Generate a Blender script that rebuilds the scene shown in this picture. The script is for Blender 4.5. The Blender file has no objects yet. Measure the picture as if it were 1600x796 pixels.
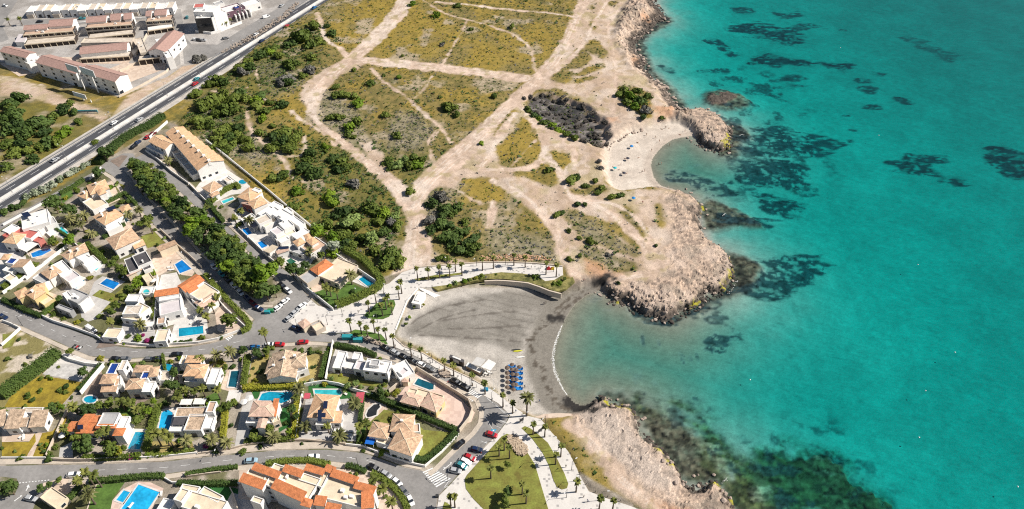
import bpy, bmesh, math, random
import numpy as np
from mathutils import Vector, Matrix
from mathutils.geometry import tessellate_polygon
random.seed(7)
R = math.radians
SC = bpy.context.scene
COL = SC.collection
# ---------------------------------------------------------------- camera: pixel <-> place
TH = R(42.4); CT, ST = math.cos(TH), math.sin(TH); FP = 1150.0; CAMZ = 225.0; GZ = 4.0
def U(x, y, z=GZ):
    """point at height z seen at photo position (x, y) (photo is 1600 x 796)"""
    u = (x-800)/FP; v = (y-398)/FP
    t = (CAMZ-z)/(ST+v*CT)
    return (u*t, (CT-v*ST)*t)
def UA(pts, z=GZ): return [U(p[0], p[1], z) for p in pts]
def proj(X, Y, Z):
    zc = Y*CT - (Z-CAMZ)*ST
    v = (-(Y*ST) - (Z-CAMZ)*CT)/zc
    return (800+FP*X/zc, 398+FP*v)
# ---------------------------------------------------------------- noise
def _hash(ix, iy, s):
    h = (ix.astype(np.int64)*374761393 + iy.astype(np.int64)*668265263 + s*974634777) & 0xFFFFFFFF
    h = ((h ^ (h >> 13))*1274126177) & 0xFFFFFFFF
    h = ((h ^ (h >> 16))*2246822519) & 0xFFFFFFFF
    return ((h ^ (h >> 15)) & 0xFFFFFF)/float(0xFFFFFF)
def vnoise(x, y, s=0):
    ix = np.floor(x); iy = np.floor(y); fx = x-ix; fy = y-iy
    fx = fx*fx*fx*(fx*(fx*6-15)+10); fy = fy*fy*fy*(fy*(fy*6-15)+10)
    a = _hash(ix, iy, s); b = _hash(ix+1, iy, s); c = _hash(ix, iy+1, s); d = _hash(ix+1, iy+1, s)
    return (a*(1-fx)+b*fx)*(1-fy) + (c*(1-fx)+d*fx)*fy
def fbm(x, y, size, octv=4, s=0):
    t = 0; a = 1; n = 0; f = 1.0/size
    for o in range(octv):
        t = t + a*vnoise(x*f+17.3*o, y*f-9.1*o, s+o*7); n += a; a *= .5; f *= 2.03
    return t/n - .5
def sstep(a, b, x):
    t = np.clip((x-a)/(b-a), 0, 1); return t*t*(3-2*t)
def smooth_poly(pts, n=4, closed=True):
    """Catmull-Rom through the points"""
    out = []; N = len(pts)
    rng = range(N) if closed else range(N-1)
    for i in rng:
        if closed: p0, p1, p2, p3 = pts[i-1], pts[i], pts[(i+1) % N], pts[(i+2) % N]
        else: p0, p1, p2, p3 = pts[max(i-1, 0)], pts[i], pts[i+1], pts[min(i+2, N-1)]
        for k in range(n):
            t = k/n
            out.append(tuple(.5*((2*p1[j]) + (-p0[j]+p2[j])*t + (2*p0[j]-5*p1[j]+4*p2[j]-p3[j])*t*t + (-p0[j]+3*p1[j]-3*p2[j]+p3[j])*t**3) for j in (0, 1)))
    if not closed: out.append(tuple(pts[-1]))
    return out
def seg_dist(px, py, pts, closed):
    d2 = np.full(px.shape, 1e18); N = len(pts)
    for i in range(N if closed else N-1):
        ax, ay = pts[i]; bx, by = pts[(i+1) % N]; dx, dy = bx-ax, by-ay; L = dx*dx+dy*dy
        if L < 1e-9: continue
        t = np.clip(((px-ax)*dx+(py-ay)*dy)/L, 0, 1)
        d2 = np.minimum(d2, (px-ax-t*dx)**2+(py-ay-t*dy)**2)
    return np.sqrt(d2)
def inside(px, py, pts):
    c = np.zeros(px.shape, bool); N = len(pts)
    for i in range(N):
        ax, ay = pts[i]; bx, by = pts[(i+1) % N]
        if ay == by: continue
        m = ((ay > py) != (by > py)) & (px < (bx-ax)*(py-ay)/(by-ay)+ax)
        c ^= m
    return c
def sd(px, py, pts, margin=12.0):
    """signed distance, positive inside; -margin far outside"""
    xs = [p[0] for p in pts]; ys = [p[1] for p in pts]
    out = np.full(px.shape, -float(margin))
    m = (px > min(xs)-margin) & (px < max(xs)+margin) & (py > min(ys)-margin) & (py < max(ys)+margin)
    if m.any():
        a, b = px[m], py[m]
        d = seg_dist(a, b, pts, True)
        out[m] = np.where(inside(a, b, pts), d, -d)
    return out
def ld(px, py, pts, margin=14.0):
    xs = [p[0] for p in pts]; ys = [p[1] for p in pts]
    out = np.full(px.shape, float(margin))
    m = (px > min(xs)-margin) & (px < max(xs)+margin) & (py > min(ys)-margin) & (py < max(ys)+margin)
    if m.any(): out[m] = seg_dist(px[m], py[m], pts, False)
    return out
# ---------------------------------------------------------------- materials
MATS = {}
def lin(c):
    return tuple((v/12.92 if v <= .04045 else ((v+.055)/1.055)**2.4) for v in [x/255 for x in c])
def mat(name, rgb, rough=.85, var=.18, scale=1.5, bump=0, metal=0, spec=.3, hue=None, fine=None):
    """plain procedural surface: base colour broken up by two sizes of noise"""
    if name in MATS: return MATS[name]
    m = bpy.data.materials.new(name); m.use_nodes = True; nt = m.node_tree; N = nt.nodes; L = nt.links
    b = N['Principled BSDF']; b.inputs['Roughness'].default_value = rough; b.inputs['Metallic'].default_value = metal
    b.inputs['Specular IOR Level'].default_value = spec
    geo = N.new('ShaderNodeNewGeometry')
    if var:
        n1 = N.new('ShaderNodeTexNoise'); n1.inputs['Scale'].default_value = 1/scale; n1.inputs['Detail'].default_value = 5
        L.new(geo.outputs['Position'], n1.inputs['Vector'])
        rp = N.new('ShaderNodeValToRGB'); e = rp.color_ramp.elements
        e[0].position = .3; e[1].position = .7
        h = hue or rgb
        e[0].color = tuple(max(0, c*(1-var)) for c in h)+(1,); e[1].color = tuple(min(1, c*(1+var)) for c in rgb)+(1,)
        L.new(n1.outputs['Fac'], rp.inputs['Fac'])
        n2 = N.new('ShaderNodeTexNoise'); n2.inputs['Scale'].default_value = 1/(fine or scale*.22); n2.inputs['Detail'].default_value = 2
        L.new(geo.outputs['Position'], n2.inputs['Vector'])
        mr = N.new('ShaderNodeMapRange'); mr.inputs['From Min'].default_value = .3; mr.inputs['From Max'].default_value = .7
        mr.inputs['To Min'].default_value = 1-var*.7; mr.inputs['To Max'].default_value = 1+var*.5
        L.new(n2.outputs['Fac'], mr.inputs['Value'])
        mx = N.new('ShaderNodeVectorMath'); mx.operation = 'SCALE'
        L.new(rp.outputs['Color'], mx.inputs[0]); L.new(mr.outputs['Result'], mx.inputs['Scale'])
        L.new(mx.outputs['Vector'], b.inputs['Base Color'])
        if bump:
            bp = N.new('ShaderNodeBump'); bp.inputs['Strength'].default_value = bump; bp.inputs['Distance'].default_value = .3
            L.new(n2.outputs['Fac'], bp.inputs['Height']); L.new(bp.outputs['Normal'], b.inputs['Normal'])
    else: b.inputs['Base Color'].default_value = tuple(rgb)+(1,)
    MATS[name] = m
    return m
# ---------------------------------------------------------------- mesh building
class MB:
    def __init__(s): s.v = []; s.f = []; s.m = []; s.cur = 0
    def add(s, vs, fs, mi=None):
        o = len(s.v); s.v += [tuple(p) for p in vs]
        for f in fs: s.f.append(tuple(o+i for i in f)); s.m.append(s.cur if mi is None else mi)
    def quad(s, a, b, c, d, mi=None): s.add([a, b, c, d], [(0, 1, 2, 3)], mi)
    def prism(s, poly, z0, z1, mi=None, bottom=False, top=True):
        """poly: list of xy, counter-clockwise or not; makes a solid with a triangulated top"""
        A = sum(poly[i-1][0]*poly[i][1]-poly[i][0]*poly[i-1][1] for i in range(len(poly)))
        if A < 0: poly = poly[::-1]
        n = len(poly)
        vs = [(x, y, z1) for x, y in poly]
        if top:
            if n <= 4: s.add(vs, [tuple(range(n))], mi)
            else: s.add(vs, [t if _ccw(vs, t) else t[::-1] for t in tessellate_polygon([[Vector(p) for p in vs]])], mi)
        if z0 is not None:
            lo = [(x, y, z0) for x, y in poly]
            s.add(vs+lo, [(n+i, n+(i+1) % n, (i+1) % n, i) for i in range(n)], mi)
            if bottom: s.add(lo, [tuple(range(n))[::-1]], mi)
    def box(s, c, ax, hx, hy, z0, z1, mi=None, bottom=False):
        """c centre xy, ax unit axis xy, half sizes"""
        px, py = -ax[1], ax[0]
        P = [(c[0]+a*hx*ax[0]+b*hy*px, c[1]+a*hx*ax[1]+b*hy*py) for a, b in ((-1, -1), (1, -1), (1, 1), (-1, 1))]
        s.prism(P, z0, z1, mi, bottom)
    def tube(s, a, b, r0, r1, n=6, mi=None, cap=True):
        a = Vector(a); b = Vector(b); d = (b-a).normalized()
        u = d.orthogonal().normalized(); w = d.cross(u)
        vs = [a+(u*math.cos(k*2*math.pi/n)+w*math.sin(k*2*math.pi/n))*r0 for k in range(n)]
        vs += [b+(u*math.cos(k*2*math.pi/n)+w*math.sin(k*2*math.pi/n))*r1 for k in range(n)]
        fs = [(i, (i+1) % n, n+(i+1) % n, n+i) for i in range(n)]
        if cap: fs.append(tuple(range(n, 2*n)))
        s.add(vs, fs, mi)
    def build(s, name, mats, parent=None, smooth=False, link=True):
        me = bpy.data.meshes.new(name)
        off = Vector((0, 0, 0))
        if parent is not None:
            p = parent
            while p is not None: off = off+Vector(p.location); p = p.parent
        me.from_pydata([(x-off.x, y-off.y, z-off.z) for x, y, z in s.v], [], s.f)
        if not isinstance(mats, (list, tuple)): mats = [mats]
        for m in mats: me.materials.append(m)
        if len(mats) > 1: me.polygons.foreach_set('material_index', s.m)
        if smooth: me.polygons.foreach_set('use_smooth', [True]*len(s.f))
        me.update()
        o = bpy.data.objects.new(name, me)
        COL.objects.link(o)
        if parent is not None: o.parent = parent
        return o
def _ccw(vs, t):
    a, b, c = vs[t[0]], vs[t[1]], vs[t[2]]
    return (b[0]-a[0])*(c[1]-a[1])-(b[1]-a[1])*(c[0]-a[0]) > 0
def tag(o, label=None, cat=None, group=None, kind=None):
    if label: o['label'] = label
    if cat: o['category'] = cat
    if group: o['group'] = group
    if kind: o['kind'] = kind
    return o
def thing(name, label, cat, loc, group=None, rz=0):
    o = bpy.data.objects.new(name, None); o.empty_display_size = .5
    COL.objects.link(o); o.location = loc; o.rotation_euler = (0, 0, rz)
    return tag(o, label, cat, group)
def copy_tree(o, parent=None):
    c = o.copy(); COL.objects.link(c)
    if parent is not None: c.parent = parent
    for ch in KIDS.get(o.name, ()): copy_tree(ch, c)
    return c
KIDS = {}
def kids(o, *ch):
    KIDS[o.name] = list(ch); return o
def struct(mb, name, m, label=None, **k):
    o = mb.build(name, m, **k); o['kind'] = 'structure'
    if label: o['label'] = label
    return o
def strip(pts, w, closed=False):
    """left and right edge of a ribbon along a polyline; w width or list of widths"""
    n = len(pts); Lf, Rt = [], []
    for i in range(n):
        a = pts[i-1] if (i or closed) else pts[0]; b = pts[(i+1) % n] if (i < n-1 or closed) else pts[-1]
        dx, dy = b[0]-a[0], b[1]-a[1]; l = math.hypot(dx, dy) or 1
        ww = (w[i] if isinstance(w, (list, tuple)) else w)/2
        Lf.append((pts[i][0]-dy/l*ww, pts[i][1]+dx/l*ww)); Rt.append((pts[i][0]+dy/l*ww, pts[i][1]-dx/l*ww))
    return Lf, Rt
def ribbon(mb, pts, w, z, off=0, z0=None, mi=None):
    """flat (or kerbed) band following a polyline at lateral offset off"""
    if off:
        Lf, Rt = strip(pts, abs(off)*2); pts = Lf if off > 0 else Rt
    Lf, Rt = strip(pts, w)
    for i in range(len(pts)-1):
        mb.quad(Rt[i]+(z,), Rt[i+1]+(z,), Lf[i+1]+(z,), Lf[i]+(z,), mi)
        if z0 is not None:
            mb.quad(Lf[i]+(z0,), Lf[i]+(z,), Lf[i+1]+(z,), Lf[i+1]+(z0,), mi)
            mb.quad(Rt[i]+(z0,), Rt[i+1]+(z0,), Rt[i+1]+(z,), Rt[i]+(z,), mi)
    if z0 is not None:
        for i in (0, -1): mb.quad(Lf[i]+(z0,), Rt[i]+(z0,), Rt[i]+(z,), Lf[i]+(z,), mi)
def resample(pts, step):
    out = [pts[0]]; acc = 0
    for a, b in zip(pts, pts[1:]):
        l = math.hypot(b[0]-a[0], b[1]-a[1]); t = step-acc
        while t <= l:
            out.append((a[0]+(b[0]-a[0])*t/l, a[1]+(b[1]-a[1])*t/l)); t += step
        acc = l-(t-step)
    return out
# ---------------------------------------------------------------- camera, light, sky
cam = bpy.data.cameras.new('camera'); camo = bpy.data.objects.new('camera', cam); COL.objects.link(camo)
camo.location = (0, 0, CAMZ); camo.rotation_euler = (R(90)-TH, 0, 0)
cam.sensor_fit = 'HORIZONTAL'; cam.sensor_width = 36; cam.lens = 36*FP/1600; cam.clip_end = 6000; cam.clip_start = 1
SC.camera = camo
SUN_EL = 42; SUN_AZ = 84      # azimuth clockwise from +Y (camera looks along +Y)
sl = bpy.data.lights.new('sun', 'SUN'); sl.energy = 5.0; sl.angle = R(.53); sl.color = (1, .94, .855)
so = bpy.data.objects.new('sun', sl); COL.objects.link(so)
sv = Vector((math.sin(R(SUN_AZ))*math.cos(R(SUN_EL)), math.cos(R(SUN_AZ))*math.cos(R(SUN_EL)), math.sin(R(SUN_EL))))
so.rotation_euler = sv.to_track_quat('Z', 'Y').to_euler(); so.location = (200, 100, 300)
W = bpy.data.worlds.new('World'); SC.world = W; W.use_nodes = True
sk = W.node_tree.nodes.new('ShaderNodeTexSky'); sk.sky_type = 'NISHITA'; sk.sun_disc = False
sk.sun_elevation = R(SUN_EL); sk.sun_rotation = R(SUN_AZ); sk.air_density = 1; sk.dust_density = 1; sk.altitude = 50
bg = W.node_tree.nodes['Background']; bg.inputs['Strength'].default_value = .056
W.node_tree.links.new(sk.outputs['Color'], bg.inputs['Color'])
SC.view_settings.view_transform = 'Standard'; SC.view_settings.look = 'None'; SC.view_settings.gamma = 1
SC.view_settings.use_curve_mapping = False; SC.view_settings.exposure = .33
SC.render.engine = 'CYCLES'
cy = SC.cycles; cy.max_bounces = 6; cy.diffuse_bounces = 2; cy.glossy_bounces = 2; cy.transmission_bounces = 4; cy.transparent_max_bounces = 12
cy.caustics_reflective = False; cy.caustics_refractive = False; cy.volume_bounces = 0
cy.use_denoising = False; cy.filter_width = 1.15
# ================================================================ TERRAIN AND SEA
COAST = [(1021,3),(1040,29),(1030,34),(1017,46),(1004,57),(994,69),(996,82),(1006,90),(1010,99),(1006,108),(1020,121),(1033,131),(1043,140),(1050,152),(1054,163),(1066,171),
 (1079,173),(1098,171),(1112,178),(1125,186),(1138,196),(1144,207),(1142,218),(1141,229),(1131,237),(1119,236),(1106,231),(1096,226),(1089,219),(1082,213),
 (1066,215),(1050,219),(1036,228),(1026,239),(1019,250),(1017,261),(1020,273),(1026,284),(1036,292),(1052,296),(1068,301),(1082,307),(1092,316),(1100,326),(1096,340),(1100,356),(1104,372),(1114,380),(1126,388),
 (1138,400),(1143,411),(1145,424),(1142,434),(1138,442),(1131,451),(1122,457),(1109,461),(1100,468),(1092,475),(1076,484),(1058,493),(1048,498),(1038,498),(1026,495),(1015,491),(1003,489),(990,482),(980,476),(966,475),(956,471),(946,464),(940,457),
 (926,458),(910,466),(897,478),(886,494),(877,512),(869,531),(864,551),(863,567),(867,582),(874,598),(883,613),(893,624),(904,632),
 (915,634),(928,627),(942,623),(956,630),(970,633),(981,637),(989,645),(999,653),(1004,664),(1005,677),(1014,688),(1025,697),(1037,710),(1047,725),(1055,733),(1061,741),(1066,753),(1075,760),(1088,758),(1100,756),(1109,752),(1118,753),(1129,765),(1138,777),(1146,790),(1160,815),(1175,840),(1190,880)]
ISLET = [(1108,152),(1114,147),(1123,149),(1133,144),(1143,146),(1148,151),(1140,157),(1126,161),(1114,160)]
coast_w = UA(smooth_poly(COAST, 3, False), 0)
cx0, cy0 = coast_w[0]; cx1, cy1 = coast_w[-1]
coast_w = [(-3500, -200), (-3500, 3500), (cx0+170, 3500), (cx0+40, cy0+140), (cx0+12, cy0+40)] + coast_w + [(cx1+6, cy1-60), (cx1+40, -200)]
islet_w = UA(smooth_poly(ISLET, 3), 0)
FLAT = [(-400,1000),(-400,-260),(545,-260),(514,0),(400,72),(285,182),(275,195),(350,255),(400,300),(470,355),(545,400),(585,440),(628,424),(650,419),(700,415),(753,411),(800,411),(837,413),(879,417),(882,430),(870,440),(852,440),(838,431),(816,428),(783,426),(741,433),(698,446),(674,449),(653,450),(636,470),(626,495),(618,515),(616,528),(631,541),(661,551),(694,571),(731,588),(764,606),(790,628),(815,650),(845,655),(866,681),(887,708),(902,738),(920,765),(952,780),(985,791),(1010,800),(1100,1000)]
flat_w = UA(FLAT)
BEACH_A = [(616,528),(618,510),(626,492),(640,470),(660,452),(700,445),(745,436),(790,430),(835,436),(870,452),(895,448),(918,440),(940,445),(948,470),(960,520),(930,600),(915,640),(885,650),(845,655),(800,640),(764,606),(731,588),(694,571),(661,551),(631,541)]
BEACH_B = [(1088,214),(1083,200),(1066,190),(1045,189),(1025,192),(1005,198),(985,206),(965,218),(948,228),(944,244),(943,262),(946,282),(956,297),(975,302),(1000,298),(1030,294),(1060,296),(1075,255)]
beachA_w, beachB_w = UA(smooth_poly(BEACH_A), 1.5), UA(smooth_poly(BEACH_B), 1.5)
GULLY = [(815,154),(830,147),(846,145),(866,146),(882,150),(908,162),(933,176),(946,188),(956,205),(952,222),(940,232),(914,222),(900,216),(882,210),(864,203),(849,195),(838,187),(826,178)]
gully_w = UA(smooth_poly(GULLY), 4)
xs = np.concatenate([[-3500, -1500, -800, -560], np.arange(-470, -210, 1.8), np.arange(-210, 165, .68), np.arange(165, 300, 1.6), np.arange(300, 470, 4), [560, 800, 1500, 3500]])
ys = np.concatenate([[-150, 0, 60], np.arange(96, 560, .68), np.arange(560, 640, 3), [700, 900, 1500, 3500]])
GX, GY = np.meshgrid(xs, ys)
X = GX.ravel(); Y = GY.ravel()
n_big = fbm(X, Y, 38, 5, 1); n_mid = fbm(X, Y, 9, 4, 2); n_sm = fbm(X, Y, 2.6, 3, 3); n_patch = fbm(X, Y, 18, 5, 4)
d_coast = sd(X, Y, coast_w, 400); d_isl = sd(X, Y, islet_w, 60)
edge = n_mid*3.5+n_sm*2.2
dB = np.maximum(sd(X, Y, beachA_w, 40), sd(X, Y, beachB_w, 40))
beach = sstep(-2.5, 3.0, dB+n_sm*2)
rockedge = edge*(1-beach)
dc = d_coast+rockedge*.8
flat_d = sd(X, Y, flat_w, 30)
flat = sstep(-1.6, 0.0, flat_d)
ridg = 1-np.abs(fbm(X, Y, 7, 5, 11))*4.5
ridg2 = 1-np.abs(fbm(X, Y, 2.4, 3, 12))*4.5
# zones of relief (pixel outlines of the named places)
HEAD = [(958,448),(975,430),(1010,432),(1030,415),(1035,395),(1045,370),(1050,345),(1042,320),(1040,297),(1068,301),(1095,318),(1098,354),(1106,374),(1138,398),(1146,424),(1138,444),(1108,462),(1076,484),(1040,500),(1003,490),(955,472),(940,458)]
HEADB = [(1060,178),(1079,170),(1100,168),(1140,195),(1147,215),(1143,232),(1128,240),(1104,234),(1088,222),(1078,200)]
SHORE = [(905,640),(940,618),(985,636),(1010,665),(1050,722),(1066,748),(1120,748),(1190,880),(1080,880),(1020,800),(980,775),(945,730),(915,690),(890,660)]
NCLIFF = [(968,30),(985,0),(1010,-40),(1060,-60),(1050,30),(1035,40),(1005,75),(1020,100),(1060,160),(1075,172),(1062,186),(1035,150),(1010,120),(985,95),(968,70)]
head_d = np.maximum(sd(X, Y, UA(HEAD, 5), 30), np.maximum(sd(X, Y, UA(HEADB, 4), 30), sd(X, Y, UA(SHORE, 3), 30)))
head = sstep(-4, 3, head_d+n_mid*5)
ncl = sstep(-5, 4, sd(X, Y, UA(NCLIFF, 5), 30)+n_mid*6)
h_rock = 3.4*sstep(.2, 3.6, dc+n_mid*2.6)+.8*sstep(3, 10, dc)+sstep(4, 30, dc)*.5
h_rock = h_rock + head*sstep(0, 4, dc)*((ridg-.35)*.38+(ridg2-.4)*.20)
h_rock = np.where(ncl > 0, h_rock*(1-ncl) + ncl*(1.3*sstep(-.5, 4, dc)+6.2*sstep(3, 17, dc)+(ridg-.5)*1.3*sstep(1, 6, dc)+(ridg2-.4)*.5*sstep(1, 6, dc)), h_rock)
led = np.floor(h_rock/.85+n_mid*1.3+n_sm*.9)*.85-(n_mid*1.3+n_sm*.9)*.85+.4
h_rock = h_rock*(1-.6*head*sstep(16, 8, dc))+led*.6*head*sstep(16, 8, dc)
h_wild = h_rock + (n_big*1.6+n_mid*.7+n_sm*.22)*sstep(3, 14, dc)*sstep(0, 8, -flat_d)*(1-head*.6)
gd = sd(X, Y, gully_w, 20)
h_wild = h_wild - 5.2*sstep(-1.5, 5, gd+n_mid*6)*(1-beach)*np.clip(.35+.65*sstep(U(830,165)[0], U(930,205)[0], X), 0, 1)
h_wild = np.where(gd > -3, np.maximum(h_wild, 1.1+n_mid*.8+n_sm*.5), h_wild)
h_beach = np.where(d_coast > 0, .04+.055*d_coast, .05*d_coast); h_beach = np.minimum(h_beach, 2.8+.01*d_coast)+n_sm*.08*sstep(1, 6, d_coast)
h_land = h_wild*(1-beach)+h_beach*beach
h_land = h_land*(1-flat)+GZ*flat
# sea bed
ds = -d_coast
dep_b = .050*ds+.0012*np.maximum(ds-8, 0)**1.6; dep_r = .25+.075*ds+n_mid*.7
nearA = sstep(60, 2, np.hypot(X-U(930,545,0)[0], Y-U(930,545,0)[1])-25)
bx, by = U(1032, 250, 0); nearB = sstep(40, 6, np.hypot(X-bx, Y-by)-14)
wb = np.clip(np.maximum(nearA, nearB), 0, 1)
dep = dep_r*(1-wb)+dep_b*wb
dep = np.minimum(dep, 4.4+.7*np.tanh((ds-60)/60)+n_big*1.5+np.clip((ds-45)/140, 0, 1)*2.3)
REEF = [  # shallow rock shelves under water
 [(1136,398),(1150,399),(1168,404),(1184,409),(1193,422),(1180,440),(1164,458),(1140,466),(1118,474),(1098,492),(1070,502),(1042,507),(1010,500),(985,488),(1000,484),(1040,494),(1090,470),(1125,455),(1142,430)],
 [(1098,314),(1112,312),(1128,318),(1144,325),(1160,333),(1178,341),(1190,352),(1170,353),(1144,352),(1120,356),(1100,362),(1095,340)],
 [(1136,196),(1150,196),(1170,205),(1172,216),(1158,224),(1150,240),(1136,246),(1122,240)],
 [(1100,150),(1120,140),(1150,142),(1172,152),(1168,168),(1140,170),(1112,166)],
 [(1010,40),(1042,26),(1046,36),(1024,50),(1006,66),(1012,92),(1026,114),(1050,138),(1068,166),(1056,170),(1030,132),(1004,104),(990,76)],
 [(940,620),(975,622),(1010,634),(1040,650),(1070,664),(1100,690),(1125,715),(1128,738),(1122,752),(1096,760),(1066,752),(1045,728),(1010,690),(1000,664),(975,640)],
 [(1118,748),(1140,742),(1165,750),(1190,775),(1215,800),(1240,850),(1180,850),(1150,800)]]
reef = np.full(X.shape, 0.)
for q in REEF: reef = np.maximum(reef, sstep(-3.5, 2.5, sd(X, Y, UA(smooth_poly(q, 3), -.5), 20)+n_mid*6+n_sm*3))
dep = np.where(reef > 0, dep*(1-reef)+reef*(.42+.25*n_mid+.35*sstep(2, 30, ds)-.25*np.clip(ridg2, -1, 1)*.6), dep)
h = np.where(dc > 0, h_land, -np.maximum(dep, .05))
h = np.where((dc <= 0) & (beach > .5), -np.maximum(dep_b, .02), h)
h = np.where((beach > .3) & (beach <= .5) & (dc <= 0), np.minimum(h, -.05), h)
di = d_isl+n_sm*2.5
h = np.where(di > -2, np.maximum(h, -.5+np.clip(di+2, 0, 6)*.27+n_sm*.9), h)
h = np.where(Y > 640, np.where(d_coast > 0, GZ, h), h); h = np.where(flat > .999, GZ, h)
HX, HY, HG = xs, ys, h.reshape(GX.shape)
def ground(x, y):
    """height of the terrain at a place"""
    i = min(max(int(np.searchsorted(HX, x))-1, 0), len(HX)-2); j = min(max(int(np.searchsorted(HY, y))-1, 0), len(HY)-2)
    fx = (x-HX[i])/(HX[i+1]-HX[i]); fy = (y-HY[j])/(HY[j+1]-HY[j])
    return float((HG[j, i]*(1-fx)+HG[j, i+1]*fx)*(1-fy)+(HG[j+1, i]*(1-fx)+HG[j+1, i+1]*fx)*fy)
def UG(x, y):
    """place on the terrain seen at a photo position"""
    z = GZ
    for _ in range(5): p = U(x, y, z); z = .5*z+.5*ground(*p)
    p = U(x, y, z)
    return (p[0], p[1], ground(*p))
# ---------------------------------------------------------------- what grows or lies where
DIRT = [  # bare earth areas
 [(905,-60),(1030,-60),(1022,3),(1005,60),(1012,100),(1052,160),(1075,178),(1040,189),(1000,198),(955,220),(944,250),(945,285),(960,300),(1040,296),(1100,326),(1110,376),(1146,410),(1146,440),(1092,480),(1040,502),(955,473),(940,448),(900,440),(880,418),(868,400),(866,372),(845,345),(815,318),(792,300),(770,288),(720,292),(672,306),(640,345),(628,330),(655,298),(700,262),(760,204),(800,165),(842,126),(880,80),(905,30)],
 [(640,320),(655,305),(668,312),(662,345),(668,380),(690,402),(720,408),(735,415),(640,421),(630,424),(636,395),(640,360)],
 [(545,92),(575,95),(560,110),(530,118),(512,140),(500,165),(505,185),(490,175),(468,155),(472,135),(505,110)],
 [(556,222),(580,222),(598,245),(596,262),(615,278),(636,300),(650,320),(632,322),(600,285),(580,252)],
 [(860,385),(905,395),(935,405),(940,440),(905,440),(880,418),(866,405)],
 [(0,118),(20,120),(60,135),(110,158),(150,168),(172,178),(160,190),(120,172),(60,156),(0,148)],
 [(172,188),(200,150),(250,120),(300,92),(312,100),(270,128),(235,152),(205,176),(180,196)],
 [(890,640),(915,632),(942,621),(985,637),(1008,668),(1050,728),(1066,750),(1118,752),(1190,880),(1050,880),(1000,790),(960,765),(945,735),(915,690),(893,664)]]
TRAIL = [  # beaten tracks: photo polyline, width in metres
 ([(640,-30),(632,8),(612,34),(585,62),(555,90),(525,112),(498,140),(487,158),(488,178),(502,198),(528,218),(550,236),(575,258),(600,277),(625,300),(645,322),(652,345),(652,370),(650,395),(646,420)], [13,13,12,12,11,10,8,6.5,5.5,4.5,4.5,5,6,7,9,10,10,11,13,14]),
 ([(545,96),(580,97),(640,103),(700,109),(760,116),(820,124)], [10,10,10.5,10.5,10,10]),
 ([(918,-20),(908,12),(893,48),(876,82),(850,115),(820,144),(790,172),(760,204),(725,238),(690,268),(658,298),(645,322)], [7,7,7,8,9,9.5,9,9,13,14,12,10]),
 ([(948,4),(925,45),(905,80),(880,104),(852,122)], 3.5), ([(975,10),(950,40),(958,80),(962,120),(958,180)], 2.2),
 ([(660,2),(665,5),(695,23),(731,33),(783,47),(809,59),(829,78),(837,113)], 1.7), ([(682,5),(767,13),(860,23),(900,30)], 2.8),
 ([(729,36),(722,52),(711,69),(702,84),(690,104)], 1.1), ([(580,109),(594,124),(610,137),(642,160),(665,183),(688,202),(704,226)], 2.1),
 ([(640,158),(652,153),(664,140),(675,121)], 1.2), ([(682,206),(669,225),(675,246),(684,262)], 1.6), ([(688,203),(676,222)], 1.3),
 ([(496,22),(499,30),(504,50),(512,66),(535,80),(546,96)], 3.2), ([(456,174),(470,188),(489,199),(505,212),(525,228)], 1.8),
 ([(806,160),(813,168),(830,190),(847,212),(853,226),(851,240),(862,254),(871,266),(878,280),(889,307),(905,318)], 4.2), ([(851,238),(846,252),(832,262),(816,267),(780,268),(750,268)], 3.4),
 ([(853,206),(880,222),(897,234),(900,246),(894,258),(882,274)], 3), ([(770,284),(800,298),(827,314),(848,338),(867,361),(878,385),(884,405)], 4.5), ([(889,307),(920,318),(944,330),(964,345),(984,361),(1005,384),(1018,402)], 5),
 ([(905,318),(940,318),(970,326),(1000,350),(1020,385),(1030,400)], 3),([(1018,400),(1038,410),(1020,428),(985,434),(950,436),(915,434),(896,428)], 5.5),
 ([(768,318),(770,340),(764,355)], 4), ([(804,181),(790,200),(776,222),(765,245),(752,262)], 4.5), ([(395,95),(410,150),(422,160)], .8), ([(386,176),(391,200),(408,222),(430,240),(447,258),(452,276)], 2), ([(452,276),(462,284),(480,288)], 1.5),
 ([(476,214),(477,232),(470,246),(450,246)], 1.8), ([(62,132),(78,150),(88,160),(90,172)], 1.2), ([(895,665),(930,700),(955,730),(975,755),(1010,785),(1050,830)], 6),
 ([(640,420),(615,430),(600,445)], 3.5), ([(836,222),(800,262)], .8), ([(300,140),(370,146),(392,135)], .8), ([(700,292),(735,312),(755,320)], 1.1)]
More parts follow.
